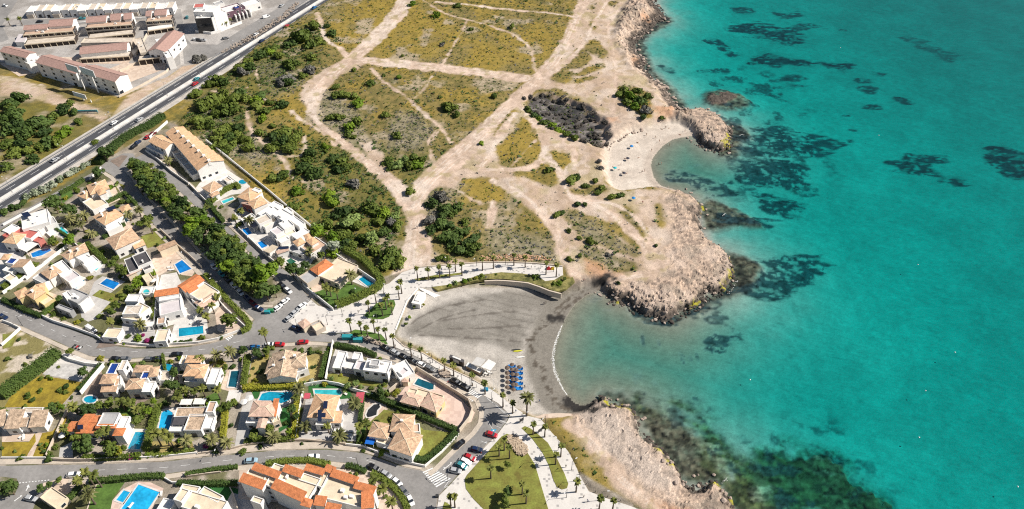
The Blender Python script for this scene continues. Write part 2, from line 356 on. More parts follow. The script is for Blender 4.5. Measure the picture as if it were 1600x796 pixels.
GRASS = [  # patches of low growth inside the bare ground
 [(860,127),(876,108),(902,80),(918,86),(925,95),(909,108),(880,114)], [(912,78),(929,64),(947,82),(943,95),(925,88)], [(863,127),(870,114),(896,113),(889,131)], [(899,118),(935,100),(945,108),(909,121)],
 [(899,126),(925,121),(929,124),(902,132)], [(922,33),(932,31),(930,46),(924,47)], [(919,10),(930,8),(925,21)], [(948,3),(968,3),(955,13)], [(860,139),(882,143),(900,152),(918,164),(931,177),(924,184),(905,172),(886,160),(866,150)],
 [(960,137),(984,134),(1005,140),(1017,150),(1018,190),(1010,186),(999,179),(984,168),(969,155)],
 [(818,187),(830,194),(838,203),(845,215),(848,228),(845,245),(836,256),(820,265),(800,266),(782,261),(775,245),(782,226),(800,205)], [(806,176),(804,190),(788,206),(778,216),(768,212),(780,196),(795,180)],
 [(800,272),(825,262),(846,256),(862,260),(871,272),(867,292),(848,292),(826,283)], [(937,354),(950,350),(962,347),(985,366),(1006,387),(1004,393),(985,388),(960,370)], [(1019,325),(1035,321),(1042,350),(1030,356)], [(969,334),(984,327),(1013,372),(1000,376)],
 [(714,289),(734,280),(767,280),(782,290),(780,304),(762,318),(742,312),(725,305)], [(660,308),(690,296),(720,304),(755,318),(765,330),(780,330),(799,322),(825,327),(848,350),(864,372),(862,405),(800,405),(753,408),(735,405),(700,400),(668,378),(668,345)],
 [(905,392),(930,388),(955,395),(975,405),(1000,420),(975,428),(945,424),(920,410)], [(880,330),(920,336),(950,352),(970,375),(1000,400),(970,398),(920,378),(890,355)],[(860,240),(885,240),(892,256),(876,268),(862,250)],[(890,300),(930,290),(950,298),(935,304),(900,308)],
 [(880,655),(892,668),(916,694),(940,720),(958,732),(945,745),(935,756),(938,774),(915,765),(902,740),(894,714),(878,694),(862,676),(846,657)],[(964,745),(985,760),(1010,780),(1000,782),(975,765)],[(958,765),(990,790),(1020,815),(990,812),(950,782)],
 [(765,607),(790,612),(815,626),(842,646),(824,650),(800,632),(780,620)], [(860,142),(940,205),(925,225),(815,160)]]
YELLOW = [[(530,8),(600,5),(600,30),(560,75),(535,80),(508,40)],[(575,82),(640,20),(680,10),(740,40),(700,100),(600,95)],[(400,160),(455,165),(480,185),(500,215),(540,245),(570,280),(590,310),(560,310),(520,260),(480,225),(440,190),(405,180)],
 [(290,240),(400,255),(440,270),(440,300),(420,310),(370,270),(310,225)],[(720,60),(840,60),(890,20),(900,40),(860,100),(830,112),(720,108)],[(340,135),(440,110),(470,130),(460,165),(400,150)],[(540,300),(580,320),(600,380),(640,350),(630,400),(580,420),(470,320),(480,290)],
 [(0,170),(80,165),(150,200),(140,240),(60,250),(0,290)],[(820,195),(850,225),(830,262),(780,255)],[(714,289),(767,280),(780,304),(742,312)],[(780,325),(825,327),(850,360),(790,355)],[(880,655),(960,735),(938,774),(862,676)],[(765,607),(842,646),(824,650)],[(937,354),(1006,387),(960,370)],[(1019,325),(1042,350),(1030,356)]]
GREYZ = [[(375,100),(455,95),(470,130),(440,145),(400,120)],[(620,180),(675,205),(665,245),(610,240),(600,200)],[(660,300),(700,305),(700,350),(665,350)],[(765,355),(860,375),(858,408),(760,400)],[(320,155),(380,200),(420,230),(400,260),(340,240)],[(905,392),(955,395),(1000,420),(945,424)],[(880,330),(1000,400),(920,378)],[(500,140),(560,180),(600,250),(550,235),(505,200)]]
GREEN = [[(275,200),(330,160),(380,150),(400,170),(395,230),(345,232)],[(0,150),(140,190),(150,220),(80,260),(0,300)],[(470,320),(640,330),(645,400),(560,440),(500,385)],[(300,130),(440,60),(500,30),(500,100),(440,140),(330,180)],[(440,210),(560,230),(640,320),(600,360),(480,300)],[(600,240),(680,235),(670,300),(640,290)]]
dirt = np.zeros(X.shape); 
for q in DIRT: dirt = np.maximum(dirt, sstep(-1.2, 1.2, sd(X, Y, UA(q), 12)+n_mid*3+n_sm*2.2))
gr = np.zeros(X.shape)
for q in GRASS: gr = np.maximum(gr, sstep(-1.3, 1.6, sd(X, Y, UA(smooth_poly(q, 3)), 12)+n_mid*3.5+n_sm*3))
dirt = dirt*(1-gr)
trail = np.zeros(X.shape); rut = np.zeros(X.shape)
for q, w in TRAIL:
    P = UA(smooth_poly(q, 3, False)); 
    if isinstance(w, list):
        nn = len(q); ww = np.interp(np.arange(len(P))/3.0, np.arange(nn), w); d = np.full(X.shape, 99.)
        for i in range(0, len(P)-1):
            d = np.minimum(d, ld(X, Y, P[i:i+2], 16)-.25*(ww[i]+ww[i+1]))
        dcl = ld(X, Y, P, 14)
    else: dcl = ld(X, Y, P, 14); d = dcl-w/2
    if isinstance(w, list) or w > 2.5:
        for rc in ((.8, 3.0) if isinstance(w, list) else (.75,)): rut = np.maximum(rut, sstep(.55, .1, np.abs(dcl+n_mid*1.2-rc))*sstep(-.12, .1, n_mid+n_sm*.5))
    trail = np.maximum(trail, sstep(1.0, -.7, d+.25+n_sm*3.0+n_mid*2.4))
yel = np.zeros(X.shape); gry = yel.copy(); grn = yel.copy()
for q in YELLOW: yel = np.maximum(yel, sstep(-9, 6, sd(X, Y, UA(q), 20)+n_patch*26))
for q in GREYZ: gry = np.maximum(gry, sstep(-8, 5, sd(X, Y, UA(q), 20)+n_patch*24))
for q in GREEN: grn = np.maximum(grn, sstep(-9, 6, sd(X, Y, UA(q), 20)+n_patch*24))
def mixc(a, b, t): return a*(1-t[:, None])+np.array(b)*t[:, None]
one = np.ones(X.shape)
tuft = sstep(-.06, .10, fbm(X, Y, 1.7, 3, 21)); tuft2 = sstep(-.02, .16, fbm(X, Y, 3.4, 4, 22))
C = np.array([.245, .188, .068])*one[:, None]
C = mixc(C, (.315, .222, .045), sstep(-.12, .16, n_patch)*.8)
C = mixc(C, (.315, .225, .048), yel*.75*sstep(-.2, .2, n_mid+.08))
C = mixc(C, (.30, .27, .20), gry*.75)
C = mixc(C, (.115, .125, .035), grn*.6)
C = mixc(C, (.44, .36, .27), sstep(.10, .24, fbm(X, Y, 14, 5, 31))*.75)            # stony bare spots
dens = np.clip(.50-.28*yel+.2*grn, 0, 1)
C = mixc(C, (.115, .110, .038), tuft*dens); C = mixc(C, (.070, .078, .026), tuft2*dens*.6)
D = np.array([.53, .415, .325])*one[:, None]
D = mixc(D, (.45, .335, .245), sstep(-.15, .2, n_mid)); D = mixc(D, (.60, .50, .415), sstep(.0, .2, n_patch)*.7)
D = mixc(D, (.40, .30, .19), sstep(.05, .22, fbm(X, Y, 3.0, 4, 41))*.7); D = mixc(D, (.36, .30, .15), sstep(.02, .2, fbm(X, Y, 11, 4, 43))*.55)
T = np.array([.62, .475, .375])*one[:, None]
T = mixc(T, (.50, .375, .285), sstep(-.15, .15, fbm(X, Y, 6, 4, 44))); T = mixc(T, (.66, .565, .48), sstep(.02, .2, n_patch)*.6)
T = mixc(T, (.70, .60, .51), rut*.75); T = mixc(T, (.36, .27, .19), sstep(.09, .2, fbm(X, Y, 3.2, 4, 46))*.55); T = mixc(T, (.34, .28, .13), sstep(.12, .22, fbm(X, Y, 5, 4, 47))*.6); C = C*(1-dirt[:, None])+D*dirt[:, None]; C = C*(1-trail[:, None])+T*trail[:, None]
gyy, gxx = np.gradient(HTMP := h.reshape(GX.shape), ys, xs); slp = np.hypot(gxx, gyy).ravel()
# gully with burnt brush
GM = sstep(-1, 3.5, gd+n_mid*9+n_sm*4-1)*(1-beach)
GC = mixc(np.array([.090, .082, .078])*one[:, None], (.20, .18, .165), sstep(.02, .2, n_sm)); GC = mixc(GC, (.045, .045, .045), sstep(.05, .2, n_mid))
C = C*(1-GM[:, None])+GC*GM[:, None]
# rock
RK = np.array([.55, .415, .315])*one[:, None]
RK = mixc(RK, (.34, .26, .205), sstep(.25, -.15, ridg2-.35)); RK = mixc(RK, (.17, .13, .105), sstep(.12, .30, np.abs(n_sm))*.6)
RK = mixc(RK, (.57, .455, .37), sstep(.02, .18, n_mid)*.6); RK = mixc(RK, (.30, .25, .20), sstep(.06, .2, fbm(X, Y, 5, 4, 51))*.6)
steep = sstep(.42, .85, slp)*(h > .6)*(1-beach)*(flat < .01)
C = C*(1-steep[:, None])+mixc(RK, (.50, .37, .27), one*.45)*steep[:, None]
sandy = sstep(-4, 4, sd(X, Y, UA([(905,645),(945,632),(985,660),(1030,725),(1050,750),(1010,760),(960,730),(920,690)], 3), 20)+n_mid*7)
RK = mixc(RK, (.47, .395, .335), sandy*.8)
rockm = np.clip(np.maximum(head*(1-trail*.85), ncl*.95), 0, 1)*(1-beach)
rockm = np.maximum(rockm, sstep(9, 5, dc+n_mid*5)*(1-beach))
C = C*(1-rockm[:, None])+RK*rockm[:, None]
CL2 = sstep(-2, 2, sd(X, Y, UA([(936,184),(950,178),(968,180),(984,186),(1000,196),(985,204),(962,218),(948,228),(942,214),(944,196)], 4), 12)+n_mid*5)*(1-beach)
C = C*(1-CL2[:, None])+mixc(RK, (.55, .44, .35), one*.5)*CL2[:, None]
ORNG = [[(915,408),(935,412),(968,424),(975,430),(945,434),(915,424)],[(1000,25),(1018,20),(1022,32),(1008,40)],[(988,84),(998,85),(1002,100),(992,98)],[(1012,168),(1055,165),(1060,185),(1030,188)],[(950,186),(968,184),(966,194),(950,196)],[(1020,785),(1080,800),(1120,840),(1050,830)]]
for q in ORNG: C = mixc(C, (.52, .28, .155), sstep(-2, 3, sd(X, Y, UA(q), 10)+n_mid*9+n_sm*4)*.65)
darkr = sstep(3.7, 1.3, h+n_sm*3.2+n_mid*2)*(1-beach)*(h > -.6)*sstep(14, 7, d_coast)
darkr = np.maximum(darkr, sstep(-3, 0, di))
C = mixc(C, (.075, .064, .055), darkr*.93)
ALG = [[(1134,398),(1143,404),(1148,424),(1140,444),(1128,454),(1124,450),(1138,430),(1140,412)],[(1066,484),(1085,470),(1104,460),(1112,464),(1092,478),(1074,490)],[(1092,318),(1102,320),(1106,330),(1100,352),(1096,350),(1098,334)],[(1130,212),(1140,208),(1146,226),(1134,238),(1128,232)],
 [(940,618),(975,632),(992,646),(1006,668),(1000,672),(985,650),(960,640),(946,640)],[(1005,684),(1050,728),(1060,738),(1044,732),(1010,696)],[(1112,752),(1124,754),(1146,788),(1138,786)],[(946,466),(975,474),(980,480),(955,476)],[(1024,680),(1042,686),(1040,694),(1026,688)],[(1094,754),(1112,752),(1110,760),(1094,760)]]
for q in ALG: C = mixc(C, (.36, .33, .030), sstep(-.5, .8, sd(X, Y, UA(q, .5), 8)+n_sm*7+n_mid*4-.9)*.85*(h > -.5))
# sand
SA = mixc(np.array([.45, .415, .37])*one[:, None], (.38, .35, .31), sstep(-.1, .15, n_mid))
RAK = [(633,518),(642,505),(656,492),(680,479),(710,468),(756,458),(800,453),(835,454),(866,462),(868,475),(852,496),(832,510),(820,528),(818,540),(800,546),(756,538),(700,532),(659,530),(640,527)]
rak_d = sd(X, Y, UA(smooth_poly(RAK, 3), 2), 20)
rak = sstep(-1.5, 2.5, rak_d+n_mid*3)
rows = .5+.5*np.sin((Y*1.0+.25*X+n_mid*1.6)*2*math.pi/3.6)
line = sstep(.80, .98, rows)*sstep(-.1, .12, fbm(X*.35, Y*1.6, 6, 3, 61))
SA = SA*(1-rak[:, None])+mixc(np.array([.265, .245, .215])*one[:, None], (.225, .207, .18), sstep(-.12, .14, n_mid))*rak[:, None]
SA = mixc(SA, (.15, .135, .115), rak*line*.6)
for q in ([(640,512),(660,497),(700,480),(760,468)],[(655,526),(700,527),(760,529),(815,531)],[(652,520),(690,500),(740,485)],[(690,503),(760,490),(830,482)],[(700,515),(760,512),(820,505)]):
    SA = mixc(SA, (.12, .105, .09), sstep(.6, .1, ld(X, Y, UA(smooth_poly(q, 3, False), 2), 5)+n_sm*1.2)*.75)
SB = mixc(np.array([.58, .51, .435])*one[:, None], (.52, .45, .38), sstep(-.1, .15, n_mid))
inB = sstep(-5, 5, dB-sd(X, Y, beachA_w, 40)+0)*(Y > 250)
SN = SA*(1-inB[:, None])+SB*inB[:, None]
wet = sstep(5.5+7*(1-inB), 2.0+7*(1-inB), d_coast+n_mid*2.5)
SN = SN*(1-wet[:, None])+(np.array([.215, .197, .168])*(1-inB[:, None])+np.array([.46, .39, .325])*inB[:, None])*wet[:, None]
C = C*(1-beach[:, None])+SN*beach[:, None]
WEED = [[(938,446),(915,452),(893,462),(876,476),(860,493),(846,510),(832,524),(822,538)],[(832,525),(831,545),(835,560),(842,580),(852,600),(862,618),(880,636),(905,640)],[(905,630),(890,622),(896,632),(912,628)],[(866,500),(886,480),(905,466),(925,456)],[(840,560),(855,595),(868,622),(890,640)]]
for k, q in enumerate(WEED): C = mixc(C, (.075, .060, .045), sstep(1.5, .3, ld(X, Y, UA(smooth_poly(q, 4, False), 1), 8)+fbm(X, Y, 1.5, 4, 70+k)*6.5+.75)*.75*(beach > .4))
for c, r_ in (((905,630), 3.2), ((870,497), 1.6), ((916,636), 3.4), ((942,442), 2.5)):
    q = U(c[0], c[1], .5); C = mixc(C, (.035, .032, .03), sstep(1, -.8, np.hypot((X-q[0])*.6, Y-q[1])-r_+n_sm*5))  # dark spots; the one beside the headland is shadow painted into the ground
# sea bed colours
S0 = mixc(np.array([.58, .565, .50])*one[:, None], (.50, .49, .435), sstep(-.15, .15, n_patch))
rf = mixc(np.array([.215, .165, .115])*one[:, None], (.075, .058, .043), sstep(-.05, .14, n_sm+.5*n_mid)); rf = mixc(rf, (.30, .24, .18), sstep(.10, .24, fbm(X, Y, 4, 4, 81))*.7); rf = mixc(rf, (.075, .095, .03), sstep(-.05, .2, fbm(X, Y, 10, 5, 82))*(Y < U(1000, 600, 0)[1])*.7)
grf = np.zeros(X.shape)
for q in ([(1010,632),(1060,640),(1110,655),(1140,690),(1170,705),(1240,700),(1330,720),(1380,760),(1400,900),(1190,900),(1150,770),(1120,735),(1090,690),(1050,665)],[(1000,625),(1050,615),(1095,633),(1125,665),(1100,680),(1060,655)]):
    grf = np.maximum(grf, sstep(-5, 6, sd(X, Y, UA(smooth_poly(q, 3), -2), 30)+n_mid*16+n_sm*6))
S = S0*(1-reef[:, None])+rf*reef[:, None]
gcol = mixc(np.array([.125, .145, .055])*one[:, None], (.050, .060, .028), sstep(.0, .14, n_sm+n_mid*.6)); gcol = mixc(gcol, (.24, .21, .13), sstep(.08, .22, fbm(X, Y, 6, 4, 83))*.7)
dark2 = sstep(-4, 5, sd(X, Y, UA([(1170,690),(1240,672),(1300,676),(1335,700),(1390,745),(1410,900),(1200,900),(1180,760),(1160,715)], -3), 30)+n_mid*12)
h = np.where((grf > 0) & (h < 0), -np.minimum(-h, (.9+.9*dark2)*grf+9*(1-grf)), h)
gcol = mixc(gcol, (.070, .105, .050), dark2*.7); gcol = mixc(gcol, (.30, .29, .20), sstep(.10, .20, fbm(X*.6, Y*1.5, 5, 5, 84))*.75); gcol = mixc(gcol, (.03, .042, .025), sstep(.06, .2, fbm(X*.7, Y*1.4, 2.2, 4, 85))*.85)
S = S*(1-grf[:, None])+gcol*grf[:, None]
PATCH = [[(1190,205),(1225,198),(1250,210),(1308,216),(1302,238),(1262,250),(1200,252),(1152,242),(1165,222)],[(1140,266),(1175,256),(1200,250),(1255,258),(1262,275),(1268,290),(1230,300),(1190,298),(1160,288)],[(1170,312),(1200,306),(1255,318),(1258,327),(1220,331),(1190,334)],[(1106,336),(1150,338),(1180,345),(1212,352),(1205,362),(1160,356),(1120,348)],
 [(1132,42),(1165,32),(1205,34),(1260,55),(1255,66),(1210,64),(1190,58),(1150,52)],[(1105,68),(1120,62),(1145,75),(1150,82),(1130,82)],[(1170,86),(1200,81),(1260,88),(1330,92),(1338,102),(1318,108),(1290,100),(1240,96),(1190,95)],[(1358,240),(1380,238),(1400,241),(1412,235),(1430,233),(1450,236),(1478,240),(1474,250),(1464,254),(1482,268),(1470,279),(1445,274),(1420,271),(1395,259),(1372,247)],
 [(1488,276),(1505,272),(1520,280),(1512,288),(1496,286)],[(1540,224),(1575,222),(1610,236),(1640,262),(1596,268),(1566,260),(1548,244)],[(1042,270),(1060,266),(1090,272),(1108,285),(1144,292),(1158,312),(1140,316),(1108,312),(1071,297),(1046,290)],
 [(1170,412),(1200,404),(1228,401),(1256,395),(1282,404),(1290,425),(1276,438),(1242,452),(1222,464),(1196,477),(1165,470),(1150,462),(1175,445),(1190,425)],[(1066,488),(1100,470),(1140,464),(1160,470),(1130,484),(1100,494),(1072,504)],[(1030,500),(1070,502),(1040,510),(1000,500)],
 [(1106,528),(1112,520),(1125,518),(1146,518),(1148,524),(1128,530),(1122,545),(1116,548),(1114,534),(1108,540)],[(905,486),(912,472),(924,468),(940,472),(953,482),(946,492),(930,488)],[(1100,66),(1110,64),(1130,75),(1126,80)],[(1408,52),(1440,52),(1500,78),(1490,88),(1445,74)]]
ELL = [(1232,18,25,4),(1252,37,20,5),(1315,40,14,3),(1160,14,15,4),(1378,110,10,4),(1350,120,11,4),(1360,134,10,5),(1366,163,14,3),(1417,154,8,4),(1334,199,7,2),(1330,217,4,2),(1113,505,14,6),(1134,503,6,3),(1003,535,3,10),(1028,541,2,6),(1065,565,4,9),(1078,566,3,7),(1088,563,3,6),(875,500,6,3),(1110,112,14,4),(1130,110,12,5),(1035,110,8,5),(1046,114,6,4),(1085,627,5,4),(1030,512,4,2),(1240,120,20,8),(1410,150,8,4),(1325,175,5,2),(1185,345,20,4)]
sg = np.zeros(X.shape); n_str = fbm(X*.42, Y*1.5, 7, 5, 55)
for i, q in enumerate(PATCH): sg = np.maximum(sg, sstep(-1.5, 1.5, sd(X, Y, UA(smooth_poly(q, 3), -3), 16)+n_mid*8+n_str*15+n_sm*4-.4)*(.55 if i == len(PATCH)-1 else .95))
for x_, y_, a, b in ELL:
    ex, ey = U(x_, y_, -3); e2 = U(x_+a, y_, -3); e3 = U(x_, y_+b, -3); rx = abs(e2[0]-ex); ry = abs(e3[1]-ey)
    q = 1-np.hypot((X-ex)/rx, (Y-ey)/ry); sg = np.maximum(sg, sstep(-.35, .35, q+n_mid*1.2+n_str*2.4+n_sm*1.0)*.85)
blot = sstep(.13, .24, fbm(X*.8, Y*1.3, 16, 5, 91))*sstep(18, 40, ds)*.0
rz = sd(X, Y, UA([(1095,120),(1180,100),(1260,140),(1290,200),(1310,300),(1230,340),(1150,330),(1120,260),(1080,200)], -3), 40)
blot = np.maximum(blot, sstep(.02, .16, fbm(X, Y, 9, 5, 93))*sstep(-8, 8, rz+n_mid*14)*.75)
rz2 = sd(X, Y, UA([(950,615),(1010,600),(1100,628),(1150,665),(1180,668),(1300,668),(1400,740),(1420,900),(1200,900),(1100,720)], -2), 40)
blot = np.maximum(blot, sstep(.06, .2, fbm(X, Y, 6, 5, 95))*sstep(-10, 6, rz2+n_mid*14)*.7)
sg = np.maximum(sg, blot)
sg = sg*(1-.55*sstep(.10, .22, fbm(X*.7, Y*1.6, 5, 4, 97)))
n_f = fbm(X, Y, 1.5, 3, 98); n_g = fbm(X*.8, Y*1.3, 3.2, 4, 99)
sg = sg*(1-.75*sstep(.04, .16, n_g)*sstep(-.1, .1, n_f))
S = mixc(S, (.050, .075, .088), np.clip(sg, 0, 1))
h = np.where((sg > .3) & (h < -.6) & (reef < .5), np.minimum(h+.3*sg*n_sm, -.3), h)
S = np.clip(S*(1+(np.clip(reef+grf+.6*sg, 0, 1)*(n_f*2.2+n_g*1.6))[:, None]), .008, .8)
sea_m = (h < -.02) & (darkr < .5) & ((beach < .5) | (h < -.15))
sm = sea_m.astype(float)
wbed = sstep(-.02, -.5, h)*beach
WB = np.array([.335, .325, .255])*one[:, None]; shoal = sstep(75, 12, ds)*wb; S = S*(1-(shoal*(1-reef)*(1-grf)*(1-sg))[:, None])+WB*(shoal*(1-reef)*(1-grf)*(1-sg))[:, None]
C = np.where((h < 0)[:, None], S, C)
# built-up ground
PLOT = mixc(np.array([.40, .35, .29])*one[:, None], (.27, .23, .18), sstep(-.1, .15, n_mid)); PLOT = mixc(PLOT, (.11, .115, .04), sstep(-.04, .10, fbm(X, Y, 11, 5, 4))*.85)
town = sstep(-.5, .5, sd(X, Y, UA([(-400,1000),(-400,298),(0,335),(80,300),(150,258),(190,235),(262,190),(275,195),(350,255),(400,300),(470,355),(545,400),(590,436),(650,419),(879,417),(870,440),(674,449),(653,450),(616,528),(694,571),(815,650),(845,655),(902,738),(1010,800),(1100,1000)]), 6))
comm = sstep(-.5, .5, sd(X, Y, UA([(-400,-200),(700,-200),(500,0),(440,28),(310,100),(285,104),(262,120),(186,152),(90,122),(0,98),(-400,0)]), 6))
PAV2 = mixc(np.array([.42, .395, .37])*one[:, None], (.32, .295, .27), sstep(-.1, .12, n_mid))
C = C*(1-town[:, None])+PLOT*town[:, None]; C = C*(1-comm[:, None])+PAV2*comm[:, None]
VLOT = sstep(-.6, .8, sd(X, Y, UA([(0,522),(35,515),(80,535),(95,555),(60,600),(0,640),(-60,640),(-60,522)]), 8)+n_sm*1.5)
C = C*(1-VLOT[:, None])+mixc(np.array([.23, .20, .08])*one[:, None], (.52, .45, .36), sstep(.0, .12, n_mid+n_sm*.4))*VLOT[:, None]
shade = 1+n_sm*.30+(_hash(np.floor(X*3), np.floor(Y*3), 5)-.5)*.14
C = np.clip(C*shade[:, None], .005, .9)
# ---------------------------------------------------------------- cut the sheet into the named pieces
nx, ny = len(xs), len(ys)
reg = np.zeros(X.shape, np.int8)                       # 0 ground 1 dirt path 2 beach 3 rocky shore 4 sea bed 5 far beach
reg[(trail > .5) & (flat < .5)] = 1; reg[(rockm > .5) & (trail < .5)] = 3
reg[(beach > .5)] = 2; reg[(beach > .5) & (inB > .5)] = 5; reg[h < -.05] = 4; reg[di > -1] = 6
ii = np.arange(nx*ny).reshape(ny, nx)
Q = np.stack([ii[:-1, :-1], ii[:-1, 1:], ii[1:, 1:], ii[1:, :-1]], -1).reshape(-1, 4)
qr = np.median(reg[Q], axis=1).astype(np.int8)
def terr_mat(name, rough, bump, lo=.72, hi=1.26):
    m = bpy.data.materials.new(name); m.use_nodes = True; nt = m.node_tree; N = nt.nodes; L = nt.links; b = N['Principled BSDF']
    b.inputs['Roughness'].default_value = rough; b.inputs['Specular IOR Level'].default_value = .15
    a = N.new('ShaderNodeAttribute'); a.attribute_name = 'albedo'; g = N.new('ShaderNodeNewGeometry')
    n = N.new('ShaderNodeTexNoise'); n.inputs['Scale'].default_value = 1.9; n.inputs['Detail'].default_value = 4; n.inputs['Roughness'].default_value = .7; L.new(g.outputs['Position'], n.inputs['Vector'])
    r = N.new('ShaderNodeMapRange'); r.inputs['From Min'].default_value = .28; r.inputs['From Max'].default_value = .72; r.inputs['To Min'].default_value = lo; r.inputs['To Max'].default_value = hi; L.new(n.outputs['Fac'], r.inputs['Value'])
    x = N.new('ShaderNodeVectorMath'); x.operation = 'SCALE'; L.new(a.outputs['Color'], x.inputs[0]); L.new(r.outputs['Result'], x.inputs['Scale']); L.new(x.outputs['Vector'], b.inputs['Base Color'])
    bp = N.new('ShaderNodeBump'); bp.inputs['Strength'].default_value = bump; bp.inputs['Distance'].default_value = .35; L.new(n.outputs['Fac'], bp.inputs['Height']); L.new(bp.outputs['Normal'], b.inputs['Normal'])
    return m
tm = {0: terr_mat('dry_ground', .95, .5), 1: terr_mat('trodden_dirt', .95, .3), 2: terr_mat('grey_sand', .9, .15), 3: terr_mat('coastal_rock', .9, .8, .6, 1.35), 4: terr_mat('sea_floor', .9, .2, .84, 1.14)}
tm[5] = tm[2]; tm[6] = tm[3]
P3 = np.stack([X, Y, h], 1)
for k, nm in ((0, 'ground'), (1, 'dirt_path'), (2, 'beach'), (3, 'rocky_shore'), (4, 'seabed'), (5, 'beach'), (6, 'rock_islet')):
    F = Q[qr == k]
    if not len(F): continue
    used, inv = np.unique(F, return_inverse=True); F2 = inv.reshape(-1, 4)
    me = bpy.data.meshes.new(nm); me.vertices.add(len(used)); me.vertices.foreach_set('co', P3[used].ravel().astype(np.float32))
    me.loops.add(F2.size); me.loops.foreach_set('vertex_index', F2.ravel().astype(np.int32))
    me.polygons.add(len(F2)); me.polygons.foreach_set('loop_start', (np.arange(len(F2))*4).astype(np.int32)); me.polygons.foreach_set('loop_total', np.full(len(F2), 4, np.int32))
    me.update(calc_edges=True); me.materials.append(tm[k])
    ca = me.attributes.new('albedo', 'FLOAT_COLOR', 'POINT'); ca.data.foreach_set('color', np.concatenate([C[used], np.ones((len(used), 1))], 1).ravel().astype(np.float32))
    me.polygons.foreach_set('use_smooth', [k != 3 and k != 6]*len(F2))
    o = bpy.data.objects.new(nm, me); COL.objects.link(o); o['kind'] = 'structure'
    if k == 6: tag(o, 'small dark rock islet standing in the shallows off the coast', 'rock islet', kind='structure')
HG = h.reshape(GX.shape)
# ---------------------------------------------------------------- the sea: a body of clear water over the sea bed
wm = bpy.data.materials.new('sea_water'); wm.use_nodes = True; nt = wm.node_tree; N = nt.nodes; L = nt.links
N.remove(N['Principled BSDF']); out = N['Material Output']
tr = N.new('ShaderNodeBsdfTransparent'); gl = N.new('ShaderNodeBsdfGlossy'); gl.inputs['Roughness'].default_value = .12
fr = N.new('ShaderNodeFresnel'); fr.inputs['IOR'].default_value = 1.33; mx = N.new('ShaderNodeMixShader')
g = N.new('ShaderNodeNewGeometry'); mp = N.new('ShaderNodeMapping'); mp.inputs['Rotation'].default_value = (0, 0, R(12)); mp.inputs['Scale'].default_value = (.13, .50, 1); L.new(g.outputs['Position'], mp.inputs['Vector'])
n1 = N.new('ShaderNodeTexNoise'); n1.inputs['Scale'].default_value = 1; n1.inputs['Detail'].default_value = 2; n1.inputs['Distortion'].default_value = .2; n1.inputs['Roughness'].default_value = .5; L.new(mp.outputs['Vector'], n1.inputs['Vector'])
bp = N.new('ShaderNodeBump'); bp.inputs['Strength'].default_value = .05; bp.inputs['Distance'].default_value = .8; L.new(n1.outputs['Fac'], bp.inputs['Height'])
L.new(bp.outputs['Normal'], fr.inputs['Normal']); L.new(bp.outputs['Normal'], gl.inputs['Normal'])
L.new(fr.outputs['Fac'], mx.inputs['Fac']); L.new(tr.outputs['BSDF'], mx.inputs[1]); L.new(gl.outputs['BSDF'], mx.inputs[2]); L.new(mx.outputs['Shader'], out.inputs['Surface'])
va = N.new('ShaderNodeVolumeAbsorption'); va.inputs['Color'].default_value = (.63, .9725, .9735, 1); va.inputs['Density'].default_value = 1.0; L.new(va.outputs['Volume'], out.inputs['Volume'])
mb = MB(); S_ = 3400
mb.add([(-S_, -140, 0), (S_, -140, 0), (S_, S_, 0), (-S_, S_, 0), (-S_, -140, -30), (S_, -140, -30), (S_, S_, -30), (-S_, S_, -30)], [(0, 1, 2, 3), (7, 6, 5, 4), (0, 4, 5, 1), (1, 5, 6, 2), (2, 6, 7, 3), (3, 7, 4, 0)])
struct(mb, 'sea', wm)
HT = h.copy(); del h
# ================================================================ ROADS, PAVEMENTS, LAWNS
M_road = mat('street_asphalt', (.262, .25, .238), .9, .17, 9, fine=.9)
M_hwy = mat('highway_asphalt', (.075, .077, .085), .9, .12, 7, fine=.5)
M_walk = mat('sidewalk_concrete', (.52, .45, .37), .9, .14, 3, fine=.5)
M_kerb = mat('shoulder_gravel', (.50, .46, .41), .95, .18, 2.5, fine=.5)
M_white = mat('white_road_paint', (.78, .78, .76), .7, .12, 2)
M_conc = mat('pale_concrete', (.60, .58, .55), .85, .14, 3)
M_lawn = mat('lawn_grass', (.185, .205, .042), .95, .30, 3.5, hue=(.22, .19, .045), fine=.6)
M_lawnD = mat('watered_lawn', (.085, .155, .030), .95, .28, 2.5, fine=.6)
M_lawnY = mat('dry_yellow_lawn', (.300, .225, .026), .95, .28, 3, hue=(.26, .19, .03), fine=.6)
M_lawnB = mat('straw_lawn', (.34, .27, .10), .95, .28, 3, fine=.6)
M_scrub = mat('bank_scrub', (.24, .21, .075), .95, .4, 3, hue=(.13, .14, .04), fine=.7)
M_turf = mat('artificial_turf', (.030, .120, .030), .95, .12, 2)
